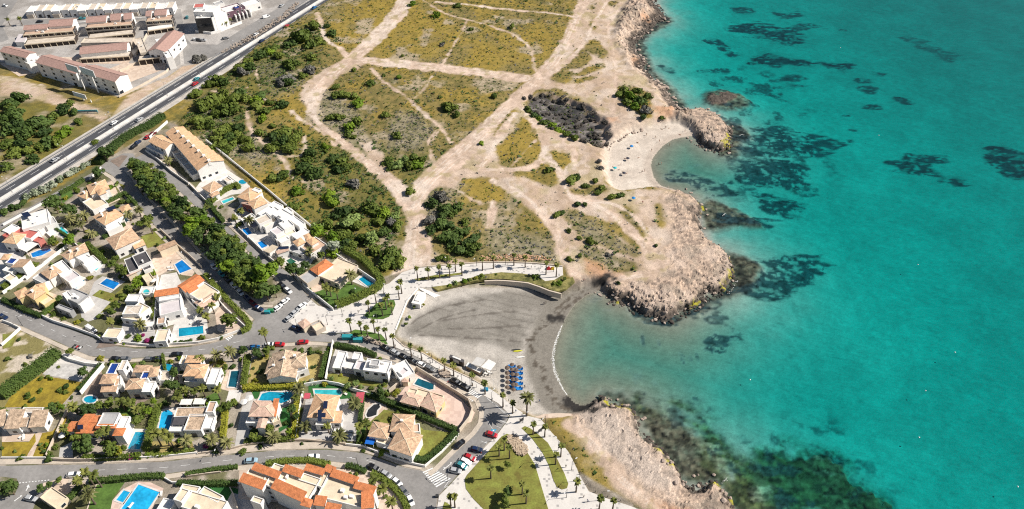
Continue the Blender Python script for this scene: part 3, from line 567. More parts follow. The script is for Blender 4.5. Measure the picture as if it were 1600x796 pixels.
def paver_mat(name, base, dark, cell=.9, p=.90):
    m = mat(name, base, .85, .08, 4, fine=.5); nt = m.node_tree; N = nt.nodes; L = nt.links; b = N['Principled BSDF']
    src = b.inputs['Base Color'].links[0].from_socket
    g = N.new('ShaderNodeNewGeometry'); sc = N.new('ShaderNodeVectorMath'); sc.operation = 'SCALE'; sc.inputs['Scale'].default_value = 1/cell; L.new(g.outputs['Position'], sc.inputs[0])
    fl = N.new('ShaderNodeVectorMath'); fl.operation = 'FLOOR'; L.new(sc.outputs['Vector'], fl.inputs[0])
    wn = N.new('ShaderNodeTexWhiteNoise'); wn.noise_dimensions = '2D'; L.new(fl.outputs['Vector'], wn.inputs['Vector'])
    gt = N.new('ShaderNodeMath'); gt.operation = 'GREATER_THAN'; gt.inputs[1].default_value = p; L.new(wn.outputs['Value'], gt.inputs[0])
    mx = N.new('ShaderNodeMix'); mx.data_type = 'RGBA'; L.new(gt.outputs['Value'], mx.inputs['Factor']); L.new(src, mx.inputs['A']); mx.inputs['B'].default_value = tuple(dark)+(1,); L.new(mx.outputs['Result'], b.inputs['Base Color'])
    return m
M_pave = paver_mat('white_paving', (.64, .605, .56), (.38, .36, .34), .8, .94)
M_tile = paver_mat('terrace_tiles', (.62, .50, .40), (.54, .42, .33), 1.3, .6)
M_pinkt = paver_mat('pink_terrace_tiles', (.66, .50, .42), (.58, .43, .36), 1.4, .6)
M_greyt = paver_mat('grey_terrace_tiles', (.50, .48, .455), (.45, .43, .41), 1.2, .6)
M_whitet = paver_mat('white_terrace_tiles', (.66, .625, .585), (.59, .56, .52), 1.1, .6)
M_gravel = mat('pale_gravel', (.52, .50, .47), .95, .2, 1.5, fine=.4)
M_cobble = paver_mat('brown_paving', (.26, .20, .165), (.21, .165, .135), 1.2, .6)
# ---- the divided highway
HU, HM, HL = [(3,296),(473,6)], [(3,312),(497,4)], [(3,326),(509,8)]
def ext(l, a=120, b=330):
    p, q = UA(l); d = Vector((q[0]-p[0], q[1]-p[1])).normalized()
    return ((p[0]-d.x*a, p[1]-d.y*a), (q[0]+d.x*b, q[1]+d.y*b)), d
hm, hd = ext(HM); hn = Vector((-hd.y, hd.x))
def hoff(t0, t1, o, base=hm):
    """strip of the highway between lateral offsets t0..t1 (metres, + is inland)"""
    return [(base[0][0]+hn.x*t0, base[0][1]+hn.y*t0), (base[1][0]+hn.x*t0, base[1][1]+hn.y*t0), (base[1][0]+hn.x*t1, base[1][1]+hn.y*t1), (base[0][0]+hn.x*t1, base[0][1]+hn.y*t1)]
def lat(px): 
    p = U(*px); return (p[0]-hm[0][0])*hn.x+(p[1]-hm[0][1])*hn.y
wU = (lat(HU[0])+lat(HU[1]))/2; wL = (lat(HL[0])+lat(HL[1]))/2
mb = MB(); mb.prism(hoff(wL-4.2, wU+3.6, 0), 3.9, GZ+.03); struct(mb, 'road_shoulder', M_kerb)
mb = MB(); mb.prism(hoff(1.5, wU, 0), None, GZ+.06); mb.prism(hoff(wL, -1.5, 0), None, GZ+.06); struct(mb, 'highway', M_hwy)
mb = MB(); mb.prism(hoff(-1.45, 1.45, 0), 3.9, GZ+.16); struct(mb, 'median_strip', M_conc)
mb = MB(); Lh = math.hypot(hm[1][0]-hm[0][0], hm[1][1]-hm[0][1])
def hpt(s, o): return (hm[0][0]+hd.x*s+hn.x*o, hm[0][1]+hd.y*s+hn.y*o)
for o in (wU-.5, 2.0, -2.0, wL+.5): mb.quad(*[hpt(s, o+e)+(GZ+.075,) for s, e in ((0, -.1), (Lh, -.1), (Lh, .1), (0, .1))])
for lo in ((wU+1.8)/2, (wL-1.8)/2):
    s = 0
    while s < Lh:
        mb.quad(*[hpt(s+a, lo+e)+(GZ+.075,) for a, e in ((0, -.1), (5, -.1), (5, .1), (0, .1))]); s += 14
struct(mb, 'road_markings', M_white)
# ---- streets
ROADS = [
 [(-40,728),(3,728),(149,726),(255,722),(319,715),(360,711),(435,704),(510,703),(566,708),(594,717),(632,731),(660,736),(668,742),(679,732),(706,705),(730,726),(702,757),(694,765),(684,775),(680,800),(684,840),(645,840),(641,790),(632,766),(604,747),(576,734),(545,724),(510,720),(435,722),(360,728),(319,732),(255,741),(149,744),(108,749),(92,752),(70,768),(56,784),(50,800),(40,840),(-40,840),(-40,796),(4,780),(24,771),(30,757),(26,748),(3,745),(-40,745)],
 [(706,705),(736,678),(747,661),(749,646),(741,628),(721,618),(706,611),(653,583),(611,566),(588,559),(560,546),(543,536),(520,535),(480,533),(455,535),(430,537),(395,543),(330,553),(266,557),(175,561),(140,556),(115,546),(96,537),(35,510),(3,499),(-40,488),(-40,460),(3,474),(65,495),(84,504),(160,534),(180,541),(210,545),(266,545),(300,542),(330,537),(352,531),(372,522),(388,512),(398,500),(408,481),(425,482),(438,472),(449,461),(458,445),(474,455),(486,469),(456,493),(454,505),(466,512),(500,522),(545,522),(560,526),(585,534),(606,541),(616,543),(656,561),(681,576),(706,587),(747,615),(777,631),(795,649),(792,658),(777,677),(751,704),(730,726)],
 [(155,262),(170,250),(193,240),(208,240),(212,247),(203,258),(192,266),(206,282),(223,306),(260,343),(288,371),(310,397),(333,418),(355,440),(385,467),(408,481),(398,500),(383,486),(350,461),(325,438),(300,408),(260,371),(233,343),(201,306),(178,276),(165,268)],
 [(212,247),(226,240),(236,246),(250,257),(270,270),(296,293),(323,321),(351,351),(384,380),(420,403),(458,433),(474,455),(449,461),(445,448),(430,428),(400,403),(374,380),(346,356),(321,338),(296,313),(266,286),(235,260),(222,254)],
 [(143,271),(120,283),(88,300),(63,315),(5,347),(-40,370),(-40,382),(5,357),(63,324),(88,309),(120,291),(147,277),(165,268),(158,261)],
 [(240,20),(282,14),(290,60),(300,70),(340,70),(380,45),(440,10),(470,-15),(500,-15),(460,15),(400,52),(350,82),(310,98),(288,100),(284,60),(276,40),(262,42),(240,40)],
 [(3,40),(28,0),(36,-30),(10,-30),(-40,0),(-40,70),(3,66),(14,62)],
 [(30,32),(120,27),(280,16),(280,22),(120,33),(32,40)],
 [(268,40),(276,40),(282,100),(262,112),(268,80)]]
for i, q in enumerate(ROADS):
    mb = MB(); mb.prism(UA(q, GZ+.02), None, GZ+.02+.005*i); struct(mb, 'road', M_road)
mb = MB()
def line(pts, w=.14, dash=None, z=GZ+.085, m=None):
    P = UA(pts, z)
    if dash:
        P = resample(P, .5); on, off = dash; k = 0
        while k < len(P)-2:
            e = min(k+int(on*2), len(P)-1); ribbon(m or mb, P[k:e+1], w, z); k = e+int(off*2)
    else: ribbon(m or mb, P, w, z)
def zebra(a, b, c, d, n):
    A, B, C_, D_ = [Vector(p) for p in UA([a, b, c, d], GZ+.08)]
    for k in range(n):
        t0, t1 = k/n, (k+.55)/n
        p = [A.lerp(D_, t0), B.lerp(C_, t0), B.lerp(C_, t1), A.lerp(D_, t1)]
        mb.quad(*[(v.x, v.y, GZ+.085) for v in p])
zebra((660,738),(676,731),(706,749),(683,763), 9); zebra((727,617),(741,607),(757,617),(738,629), 6)
zebra((352,529),(357,533),(366,524),(361,521), 4)
line([(150,735),(255,731),(319,724),(360,719),(435,713),(510,712),(566,718),(604,728)], .12, (3, 4))
line([(690,728),(712,706),(748,672)], .12, (2.5, 3)); line([(5,487),(60,505),(110,530),(160,548),(266,551),(330,545),(380,532)], .12, (2.5, 4))
line([(30,755),(80,750)], .3, (.8, .7)); line([(662,729),(655,733)], .3)
for a in range(7): line([(736+a*7.6, 705-a*7.9), (746+a*7.6, 709-a*7.9)], .12)
for a in range(4): line([(779+a*4, 656-a*7), (790+a*3, 660-a*6)], .12)
line([(757,650),(772,675)], .12); line([(760,622),(795,650)], .12); line([(756,617),(790,648)], .1)
for a in range(4): line([(466+a*7, 498-a*8), (458+a*7, 492-a*8)], .12)
for q in ([(692,734),(704,725),(703,723.5),(706,722.5),(704.5,727),(704,726),(693,735)], [(41,768),(45,762),(47,763),(45,757.5),(41.5,761),(43,761.5),(40,767.5)], [(22,783),(32,776),(31,775),(35,774),(32.5,778),(32,777),(22.6,784)]):
    mb.prism(UA(q), None, GZ+.09)
P = UA([(694,760),(700,752),(708,757),(700,764)]); line([(694,762),(701,752),(709,752),(703,760),(694,762)], .15)
struct(mb, 'road_markings', M_white)
mb = MB(); mb.prism(UA([(768,671),(776,671),(774,675),(766,675)]), None, GZ+.09); struct(mb, 'parking_bay_marking', mat('blue_road_paint', (.06, .30, .46), .7, .15, 1))
mb = MB(); mb.prism(UA([(770.3,672.2),(772.6,672.2),(771.8,674),(769.6,674)]), None, GZ+.1)
struct(mb, 'parking_bay_marking', M_white)
WALKS = [  # kerbed pavements: photo polyline of the road edge, side (+1 left of travel), width
 ([(-40,726.5),(3,726.5),(149,724.5),(255,720.5),(319,713.5),(360,709.5),(435,702.5),(510,701.5),(566,706.5),(594,715),(632,729.5),(658,734.5)], 2.6, 1),
 ([(668,740),(679,730),(706,703),(736,676),(747,661),(749,646),(741,627),(721,616),(706,609),(653,581),(611,564),(588,557),(560,545),(543,534)], 1.7, -1),
 ([(520,536.5),(480,534.5),(455,536.5),(430,538.5),(395,544.5),(330,554.5),(266,558.5),(175,562.5),(140,557.5),(115,547.5),(96,538.5),(35,511.5),(3,500.5),(-40,490)], 1.6, 1),
 ([(-40,458),(3,472.5),(65,493),(84,502),(160,532),(180,539),(210,543),(266,543),(300,540),(330,535),(352,529),(372,520),(386,511),(396,499),(383,488),(350,462.5),(325,439.5),(300,409.5),(260,372.5),(233,344.5),(201,307.5),(178,277.5),(165,269.5)], 1.8, 1),
 ([(684,842),(645,842),(639,790),(630,767),(602,748),(574,735),(545,725),(510,721.5),(435,723.5),(360,729.5),(319,733.5),(255,742.5),(149,745.5),(108,750)], 1.8, 1),
 ([(236,244.5),(250,255),(270,268),(296,291),(323,319),(351,349),(384,378),(420,401),(458,431),(475,454),(487,468)], 1.6, 1),
 ([(222,255),(235,262),(266,288),(296,315),(321,340),(346,358),(374,382),(400,405),(430,430),(444,448)], 1.3, -1),
 ([(193,267),(206,280),(223,304),(260,341),(288,369),(310,395),(333,416),(355,438),(385,465),(408,480),(425,481)], 1.3, 1)]
mb = MB()
for q, w, s in WALKS: ribbon(mb, UA(q), w, GZ+.13, s*w/2, 3.95)
struct(mb, 'pavement', M_walk)
PROM = [(466,512),(454,505),(456,493),(486,469),(497,478),(520,484),(556,467),(590,450),(608,443),(620,433),(628,426),(650,419),(700,415),(753,411),(800,411),(837,412.5),(879,417),(880,430),(870,437),(852,440),(840,432),(816,428),(800,427),(783,426),(760,429),(741,433),(720,440),(698,446),(674,449),(653,450),(636,470),(626,495),(618,515),(616,528),(631,541),(661,551),(694,571),(731,588),(764,606),(786,622),(806,638),(824,650),(845,655),(862,676),(880,696),(896,716),(904,740),(920,768),(945,778),(985,791),(1010,800),(1030,840),(690,840),(682,800),(686,775),(695,766),(703,758),(731,727),(752,705),(778,678),(793,658),(797,649),(778,630),(748,614),(706,586),(681,575),(656,560),(616,542),(606,540),(585,533),(560,525),(545,521),(500,521)]
mb = MB(); mb.prism(UA(PROM, GZ+.15), 2.6, GZ+.15); struct(mb, 'promenade', M_pave)
LAWNS = [
 ([(569,493),(574,487),(580,483),(588,474),(600,470),(616,469),(618,476),(614,486),(608,495),(598,499),(585,499),(575,497)], M_lawnD, .25),
 ([(545,519),(555,515),(575,518),(596,523),(602,530),(606,538),(600,539),(580,533),(560,526),(550,522)], M_lawnD, .25),
 ([(726,749),(730,742),(757,712),(784,682),(792,678),(804,682),(814,691),(822,704),(836,726),(846,760),(858,800),(862,830),(790,830),(756,796),(740,780),(728,764)], M_lawn, .25),
 ([(815,669),(820,666),(828,669),(840,678),(856,692),(870,716),(882,740),(888,756),(886,763),(878,765),(870,761),(864,748),(858,728),(848,708),(832,686)], M_lawn, .25),
 ([(647,436),(665,433),(680,430),(705,428),(722,426),(722,429),(700,432),(675,436),(653,439)], M_lawn, .25),
 ([(692,792),(695,784),(703,789),(708,800),(700,830),(690,820)], M_lawn, .25),
 ([(674,449),(698,446),(720,440),(741,433),(760,429),(783,426),(800,427),(816,428),(840,432),(852,440),(866,438),(878,431),(894,432),(898,440),(884,452),(868,456),(852,450),(836,444.5),(815,439.5),(789,436.5),(762,436.5),(735,441),(700,450),(684,454)], M_scrub, -.6),
 # gardens
 ([(219,370),(241,362),(261,379),(231,388)], M_lawn, .04), ([(144,462),(156,453),(180,460),(192,450),(204,442),(196,452),(184,470),(168,486),(156,490),(173,472)], M_lawn, .05), ([(33,476),(42,478),(60,481),(52,487),(36,482)], M_lawn, .05),
 ([(491,458),(516,448),(539,438),(556,446),(573,454),(548,468),(519,482),(504,470)], M_lawnD, .05), ([(6,637),(20,615),(61,588),(90,591),(129,598),(110,618),(93,637),(50,636)], M_lawnY, .05), ([(3,714),(3,691),(45,691),(55,677),(56,690),(42,712)], M_lawnY, .05), ([(51,714),(66,677),(82,674),(104,650),(105,655),(72,714)], M_lawnY, .06),
 ([(386,604),(394,562),(420,556),(416,572),(418,600),(440,600),(465,598),(470,565),(480,555),(512,552),(508,575),(506,596),(470,600)], M_lawnB, .05), ([(227,712),(233,690),(300,690),(304,704),(265,712)], M_lawnB, .05),
 ([(138,796),(150,756),(195,754),(187,765),(176,780),(172,800)], M_lawnD, .05), ([(290,796),(296,768),(330,755),(372,764),(372,800)], M_turf, .05), ([(390,606),(408,606),(404,622),(398,624)], M_turf, .05), ([(437,640),(452,634),(454,665),(436,676),(434,660)], M_turf, .06), ([(482,600),(540,600),(552,622),(534,624),(482,618)], M_turf, .05),
 ([(512,586),(520,583),(560,594),(606,602),(604,606),(560,602),(516,597)], M_lawn, .07), ([(585,655),(600,640),(620,645),(606,660),(640,650),(662,672),(706,676),(690,695),(660,718),(640,722),(612,718),(560,690),(556,675)], M_lawn, .05),
 ([(556,690),(558,668),(572,668),(566,690)], M_lawnD, .06), ([(176,284),(196,290),(190,300),(178,294)], M_lawn, .05), ([(95,305),(112,297),(115,305),(98,318)], M_lawnD, .05), ([(326,592),(336,562),(354,566),(350,578),(344,602)], M_lawnB, .05), ([(322,620),(340,612),(344,626),(334,660),(320,665)], M_lawnD, .05), ([(178,640),(200,635),(216,640),(212,660),(198,665)], M_lawnD, .05), ([(206,270),(224,272),(246,296),(270,320),(262,332),(230,300)], M_lawnD, .05),
 ([(4,522),(26,524),(20,540),(4,546)], M_lawn, .06)]
for q, m, dz in LAWNS:
    mb = MB(); mb.prism(UA(q, GZ+max(dz, 0)), 3.0, GZ+dz if dz > 0 else GZ+.17); struct(mb, 'lawn', m)
PATIOS = [
 ([(137,466),(147,441),(160,432),(196,440),(172,459),(156,453),(144,462),(173,472),(158,496),(138,503),(128,498),(124,480)], M_greyt), ([(236,416),(240,400),(275,386),(310,416),(300,432),(284,430),(270,420),(246,432)], M_tile), ([(134,424),(150,405),(166,410),(160,428),(148,432)], M_greyt), ([(100,455),(108,440),(122,430),(134,434),(134,445),(118,456)], M_whitet),
 ([(40,397),(70,383),(96,398),(58,406)], M_tile), ([(78,362),(92,350),(110,370),(98,374)], M_whitet), ([(66,585),(93,559),(148,572),(125,596)], M_gravel), ([(4,671),(56,676),(46,690),(3,691)], M_tile), ([(42,714),(56,677),(66,677),(52,714)], M_tile),
 ([(197,705),(206,670),(236,671),(222,708)], M_whitet), ([(243,674),(252,640),(275,636),(270,674)], M_whitet), ([(130,625),(140,580),(158,575),(165,620)], M_cobble), ([(160,622),(200,605),(206,640),(236,622),(250,620),(250,600),(280,600),(278,580),(240,585),(210,575)], M_cobble), ([(236,598),(246,578),(268,578),(268,592),(262,604)], M_whitet),
 ([(344,608),(356,576),(378,576),(374,606),(360,612)], M_tile), ([(353,628),(358,610),(378,610),(374,628)], M_whitet), ([(366,700),(376,645),(386,612),(404,612),(398,630),(392,690)], M_greyt), ([(404,620),(410,608),(435,606),(462,610),(462,626),(440,636)], M_whitet),
 ([(464,686),(478,625),(532,612),(566,632),(560,690)], M_greyt), ([(512,580),(524,546),(555,552),(580,570),(606,578),(604,592),(560,586)], M_greyt), ([(606,592),(622,562),(648,578),(640,590)], M_whitet), ([(620,622),(640,596),(654,578),(700,606),(742,645),(736,660),(690,672),(655,655),(640,645)], M_pinkt), ([(568,660),(564,630),(580,624),(600,628),(606,640),(586,652),(578,660)], M_tile),
 ([(470,440),(513,420),(526,402),(553,420),(530,440),(500,455),(482,458)], M_tile), ([(550,440),(560,432),(572,426),(590,444),(578,452)], M_whitet), ([(300,302),(312,286),(350,262),(392,290),(384,302),(360,305),(330,320)], M_whitet), ([(368,330),(390,300),(410,296),(440,318),(478,350),(460,380),(430,400),(414,400),(380,372),(360,352)], M_whitet), ([(414,400),(440,392),(470,370),(510,380),(480,420),(460,428)], M_whitet),
 ([(264,540),(272,508),(300,490),(322,494),(326,520),(300,536)], M_whitet), ([(336,490),(350,472),(366,480),(386,504),(380,516),(360,522),(340,518)], M_tile), ([(186,530),(192,505),(240,500),(244,530),(210,540)], M_greyt), ([(240,478),(252,430),(276,426),(284,445),(300,460),(330,490),(300,500),(262,510)], M_whitet), ([(150,360),(166,342),(196,342),(212,358),(190,365)], M_tile), ([(126,345),(140,300),(176,282),(188,312),(160,325)], M_tile),
 ([(172,800),(176,782),(190,766),(216,753),(235,754),(256,764),(244,780),(236,800)], M_pinkt), ([(62,770),(68,755),(96,748),(130,750),(136,762),(118,775)], M_tile), ([(348,796),(362,770),(400,780),(420,800)], M_greyt), ([(372,780),(374,735),(440,728),(580,736),(632,770),(640,800),(600,800)], M_tile), ([(92,715),(94,700),(114,690),(114,716)], M_greyt),
 ([(150,545),(165,520),(190,530),(190,540)], M_cobble), ([(86,570),(100,552),(165,565),(160,575),(120,570)], M_whitet), ([(105,135),(190,100),(262,95),(258,108),(200,130),(196,128)], M_tile), ([(0,100),(60,88),(110,90),(210,86),(200,100),(120,100),(30,120)], M_tile), ([(20,372),(48,384),(36,400),(0,402),(0,380)], M_whitet), ([(0,402),(40,400),(46,430),(0,450)], M_whitet), ([(22,486),(26,466),(60,450),(96,464),(60,484),(50,480)], M_tile), ([(444,500),(466,512),(500,521),(512,518),(514,500),(490,488)], M_pave), ([(186,262),(172,252),(190,243),(200,244)], M_cobble)]
for i, (q, m) in enumerate(PATIOS):
    mb = MB(); mb.prism(UA(q), None, GZ+.022+.0012*i); struct(mb, 'terrace', m)
# ================================================================ PLANTS
ORD = ['leftmost','second','third','fourth','fifth','sixth','seventh','eighth','ninth','tenth','eleventh','twelfth','thirteenth','fourteenth','fifteenth','sixteenth','seventeenth','eighteenth','nineteenth']
def ordw(n):
    if n < 19: return ORD[n]
    n += 1; t, u = divmod(n, 10)
    tens = ['','','twenty','thirty','forty','fifty','sixty','seventy','eighty','ninety'][t]
    return (tens[:-1]+'ieth') if u == 0 else tens+'-'+['','first','second','third','fourth','fifth','sixth','seventh','eighth','ninth'][u]
LABELQ = []      # (object, phrase, place): labels are finished when everything stands
def queue(o, phrase, place): LABELQ.append((o, phrase, place))
def finish_labels():
    groups = {}
    for o, ph, pl in LABELQ: groups.setdefault((ph, pl), []).append(o)
    for (ph, pl), L in groups.items():
        L.sort(key=lambda o: proj(o.location.x, o.location.y, o.location.z)[0])
        for i, o in enumerate(L):
            if len(L) == 1: o['label'] = f'{ph} {pl}'
            elif i == len(L)-1: o['label'] = f'{ph} {pl}, rightmost of them'
            elif i == 0: o['label'] = f'{ph} {pl}, leftmost of them'
            else: o['label'] = f'{ph} {pl}, {ordw(i)} from the left'
def nearest(x, y, table): return min(table, key=lambda t: (t[0]-x)**2+((t[1]-y)*1.3)**2)[2]
def leaf_mat(name, dark, light, rough=.7):
    m = bpy.data.materials.new(name); m.use_nodes = True; nt = m.node_tree; N = nt.nodes; L = nt.links; b = N['Principled BSDF']
    b.inputs['Roughness'].default_value = rough; b.inputs['Specular IOR Level'].default_value = .2
    g = N.new('ShaderNodeNewGeometry'); n = N.new('ShaderNodeTexNoise'); n.inputs['Scale'].default_value = 1.1; n.inputs['Detail'].default_value = 4; L.new(g.outputs['Position'], n.inputs['Vector'])
    oi = N.new('ShaderNodeObjectInfo'); ad = N.new('ShaderNodeMath'); ad.operation = 'MULTIPLY_ADD'; ad.inputs[1].default_value = .45; L.new(oi.outputs['Random'], ad.inputs[0]); L.new(n.outputs['Fac'], ad.inputs[2])
    r = N.new('ShaderNodeValToRGB'); e = r.color_ramp.elements; e[0].position = .38; e[1].position = 1.0; e[0].color = tuple(dark)+(1,); e[1].color = tuple(light)+(1,)
    L.new(ad.outputs['Value'], r.inputs['Fac']); L.new(r.outputs['Color'], b.inputs['Base Color'])
    return m
LM = {'d': leaf_mat('dark_foliage', (.026, .052, .013), (.080, .125, .026)), 'm': leaf_mat('green_foliage', (.050, .085, .013), (.145, .180, .030)),
      'b': leaf_mat('bright_foliage', (.065, .130, .008), (.175, .250, .020)), 'g': leaf_mat('grey_foliage', (.085, .082, .070), (.20, .19, .165)),
      'o': leaf_mat('silvery_foliage', (.13, .17, .085), (.42, .45, .34)), 'y': leaf_mat('yellow_green_foliage', (.13, .14, .015), (.30, .29, .03)),
      'l': leaf_mat('light_foliage', (.10, .150, .035), (.22, .29, .085)), 'x': leaf_mat('burnt_brush', (.042, .037, .033), (.165, .145, .12)), 'v': leaf_mat('magenta_blossom', (.14, .01, .06), (.33, .03, .16)),
      'p': leaf_mat('palm_fronds', (.060, .085, .016), (.19, .195, .045)), 'q': leaf_mat('date_palm_fronds', (.085, .095, .030), (.23, .22, .085))}
M_bark = mat('bark', (.16, .115, .08), .95, .3, .5); M_ptrunk = mat('palm_trunk', (.13, .10, .075), .95, .3, .5)
def leafq(mb, c, n, s, rnd, mi=0):
    """one leaf-sized face at c with normal near n"""
    n = (n+Vector((rnd.uniform(-.6, .6), rnd.uniform(-.6, .6), rnd.uniform(-.3, .7)))).normalized()
    u = n.orthogonal().normalized(); w = n.cross(u); a = rnd.uniform(0, 6.28)
    u, w = u*math.cos(a)+w*math.sin(a), w*math.cos(a)-u*math.sin(a); k = rnd.uniform(.6, 1)
    mb.add([c-u*s-w*s*k*.4, c+u*s*.2-w*s*k, c+u*s, c+u*s*.1+w*s*k], [(0, 1, 2, 3)], mi)
def crown_mesh(seed, mound=False, clumps=13, per=34, leaf=.17, flat=.8):
    """a crown of radius 1: leaf clumps round the outside of an uneven core, with gaps"""
    rnd = random.Random(seed); mb = MB(); cs = []
    for k in range(clumps):
        a = rnd.uniform(0, 6.28); e = rnd.uniform(-.15 if mound else -.55, 1.45); rr = rnd.uniform(.45, .78)
        cs.append((Vector((math.cos(a)*math.cos(e)*rr, math.sin(a)*math.cos(e)*rr, math.sin(e)*rr*flat)), rnd.uniform(.24, .44)))
    for c, r in cs:
        for q in range(per):
            d = Vector((rnd.gauss(0, 1), rnd.gauss(0, 1), rnd.gauss(0.35, 1))).normalized()
            leafq(mb, c+Vector((d.x*r, d.y*r, d.z*r*flat))*rnd.uniform(.75, 1.12), d, leaf*rnd.uniform(.6, 1.2), rnd)
    bm = bmesh.new(); bmesh.ops.create_icosphere(bm, subdivisions=2, radius=.58)
    for v in bm.verts:
        d = v.co.normalized(); k = 1
        for c, r in cs: k += .28*max(0, d.dot(c.normalized())-.72)
        v.co *= k*rnd.uniform(.88, 1.08)*.92; v.co.z *= flat
        if mound and v.co.z < -.25: v.co.z = -.25
    bm.verts.ensure_lookup_table(); mb.add([tuple(v.co) for v in bm.verts], [tuple(v.index for v in f.verts) for f in bm.faces]); bm.free()
    return mb
_cm = {}
def crown_data(kind, var, mound):
    k = (kind, var, mound)
    if k not in _cm:
        if (var, mound) not in _cm: _cm[(var, mound)] = crown_mesh(100+var*7+mound, mound, 12 if mound else 15, 34, .165, .72 if mound else .85)
        src = _cm[(var, mound)]; me = bpy.data.meshes.new('foliage'); me.from_pydata(src.v, [], src.f); me.materials.append(LM[kind]); _cm[k] = me
    return _cm[k]
def SPX(y): return .738*(y+652)/225.0
prnd = random.Random(11)
COLN = {'d': 'dark green', 'm': 'olive green', 'b': 'bright green', 'g': 'dry grey', 'o': 'silvery flowering', 'y': 'yellow green', 'l': 'pale green', 'v': 'magenta flowering', 'x': 'burnt grey'}
def bush(x, y, rpx, kind, place, name='bush', cat='bush', group=None, tall=1.0, zoff=0, word=None):
    r = rpx/SPX(y); X_, Y_, Z_ = UG(x, y+rpx*.35)
    if town_at(X_, Y_): Z_ = max(Z_, GZ)
    o = bpy.data.objects.new(name, crown_data(kind, prnd.randrange(5), True)); COL.objects.link(o)
    o.location = (X_, Y_, Z_+r*.22+zoff); o.rotation_euler = (0, 0, prnd.uniform(0, 6.28)); k = prnd.uniform(.78, 1.28)
    o.scale = (r*k, r/k, r*prnd.uniform(.85, 1.1)*tall); tag(o, None, cat, group)
    queue(o, word or f'{COLN[kind]} {cat}', place); return o
def town_at(x, y): return True if x < -30 and y < 330 else False
_trunk = {}
def tree(x, y, rpx, kind, place, group=None, cat='tree', name='tree', hk=1.0, word=None):
    """x, y: middle of the crown in the photo"""
    r = rpx/SPX(y); hz = r*1.15*hk+1.0
    X_, Y_ = U(x, y, GZ+hz); Z_ = GZ if flat_at(X_, Y_) else ground(X_, Y_)
    t = thing(name, None, cat, (X_, Y_, Z_), group, prnd.uniform(0, 6.28))
    if 'trunk' not in _trunk:
        mb = MB(); mb.tube((0, 0, -.1), (.03, .02, .62), .085, .06, 7)
        for a in range(5):
            a_ = a*1.26+.3; mb.tube((.03, .02, .45), (.34*math.cos(a_), .34*math.sin(a_), .95), .05, .02, 5)
        me = bpy.data.meshes.new('trunk'); me.from_pydata(mb.v, [], mb.f); me.materials.append(M_bark); _trunk['trunk'] = me
    tr_ = bpy.data.objects.new('trunk', _trunk['trunk']); COL.objects.link(tr_); tr_.parent = t; tr_.scale = (r*.8, r*.8, hz)
    cr = bpy.data.objects.new('crown', crown_data(kind, prnd.randrange(5), False)); COL.objects.link(cr); cr.parent = t
    cr.location = (0, 0, hz); k = prnd.uniform(.82, 1.2); cr.scale = (r*k, r/k, r*prnd.uniform(.85, 1.0)); cr.rotation_euler = (0, 0, prnd.uniform(0, 6.28))
    queue(t, word or f'{COLN[kind]} {cat}', place); return t
flat_poly = flat_w
def flat_at(x, y): return bool(inside(np.array([x]), np.array([y]), flat_poly)[0])
def palm_parts(seed, fr, L, droop, w, skirt, kind):
    rnd = random.Random(seed); mb = MB()
    for k in range(fr):
        a = k*2.39996+rnd.uniform(-.2, .2); e = rnd.uniform(-.35, 1.25)*(1 if k % 3 else .7); l = L*rnd.uniform(.8, 1.1)
        pts = []; p = Vector((0, 0, 0)); d = Vector((math.cos(a)*math.cos(e), math.sin(a)*math.cos(e), math.sin(e)))
        for s in range(6): pts.append(p.copy()); p = p+d*(l/5); d = (d+Vector((0, 0, -droop/5))).normalized()
        side = Vector((-math.sin(a), math.cos(a), 0)); ww = [.25, .8, 1, .9, .6, .1]
        for s in range(5):
            for sg_ in (-1, 1):
                q0, q1 = pts[s], pts[s+1]
                mb.add([q0, q1, q1+side*sg_*w*ww[s+1]+Vector((0, 0, -.25*w*ww[s+1])), q0+side*sg_*w*ww[s]+Vector((0, 0, -.25*w*ww[s]))], [(0, 1, 2, 3)])
    return mb
_pm = {}
PALMS = {'w': ('fan palm', 26, 1.45, 1.0, .32, 'p'), 'q': ('date palm', 46, 3.0, 1.35, .34, 'q'), 's': ('young palm', 20, 1.5, 1.1, .32, 'p'), 'f': ('fan palm', 34, 2.05, 1.1, .42, 'p')}
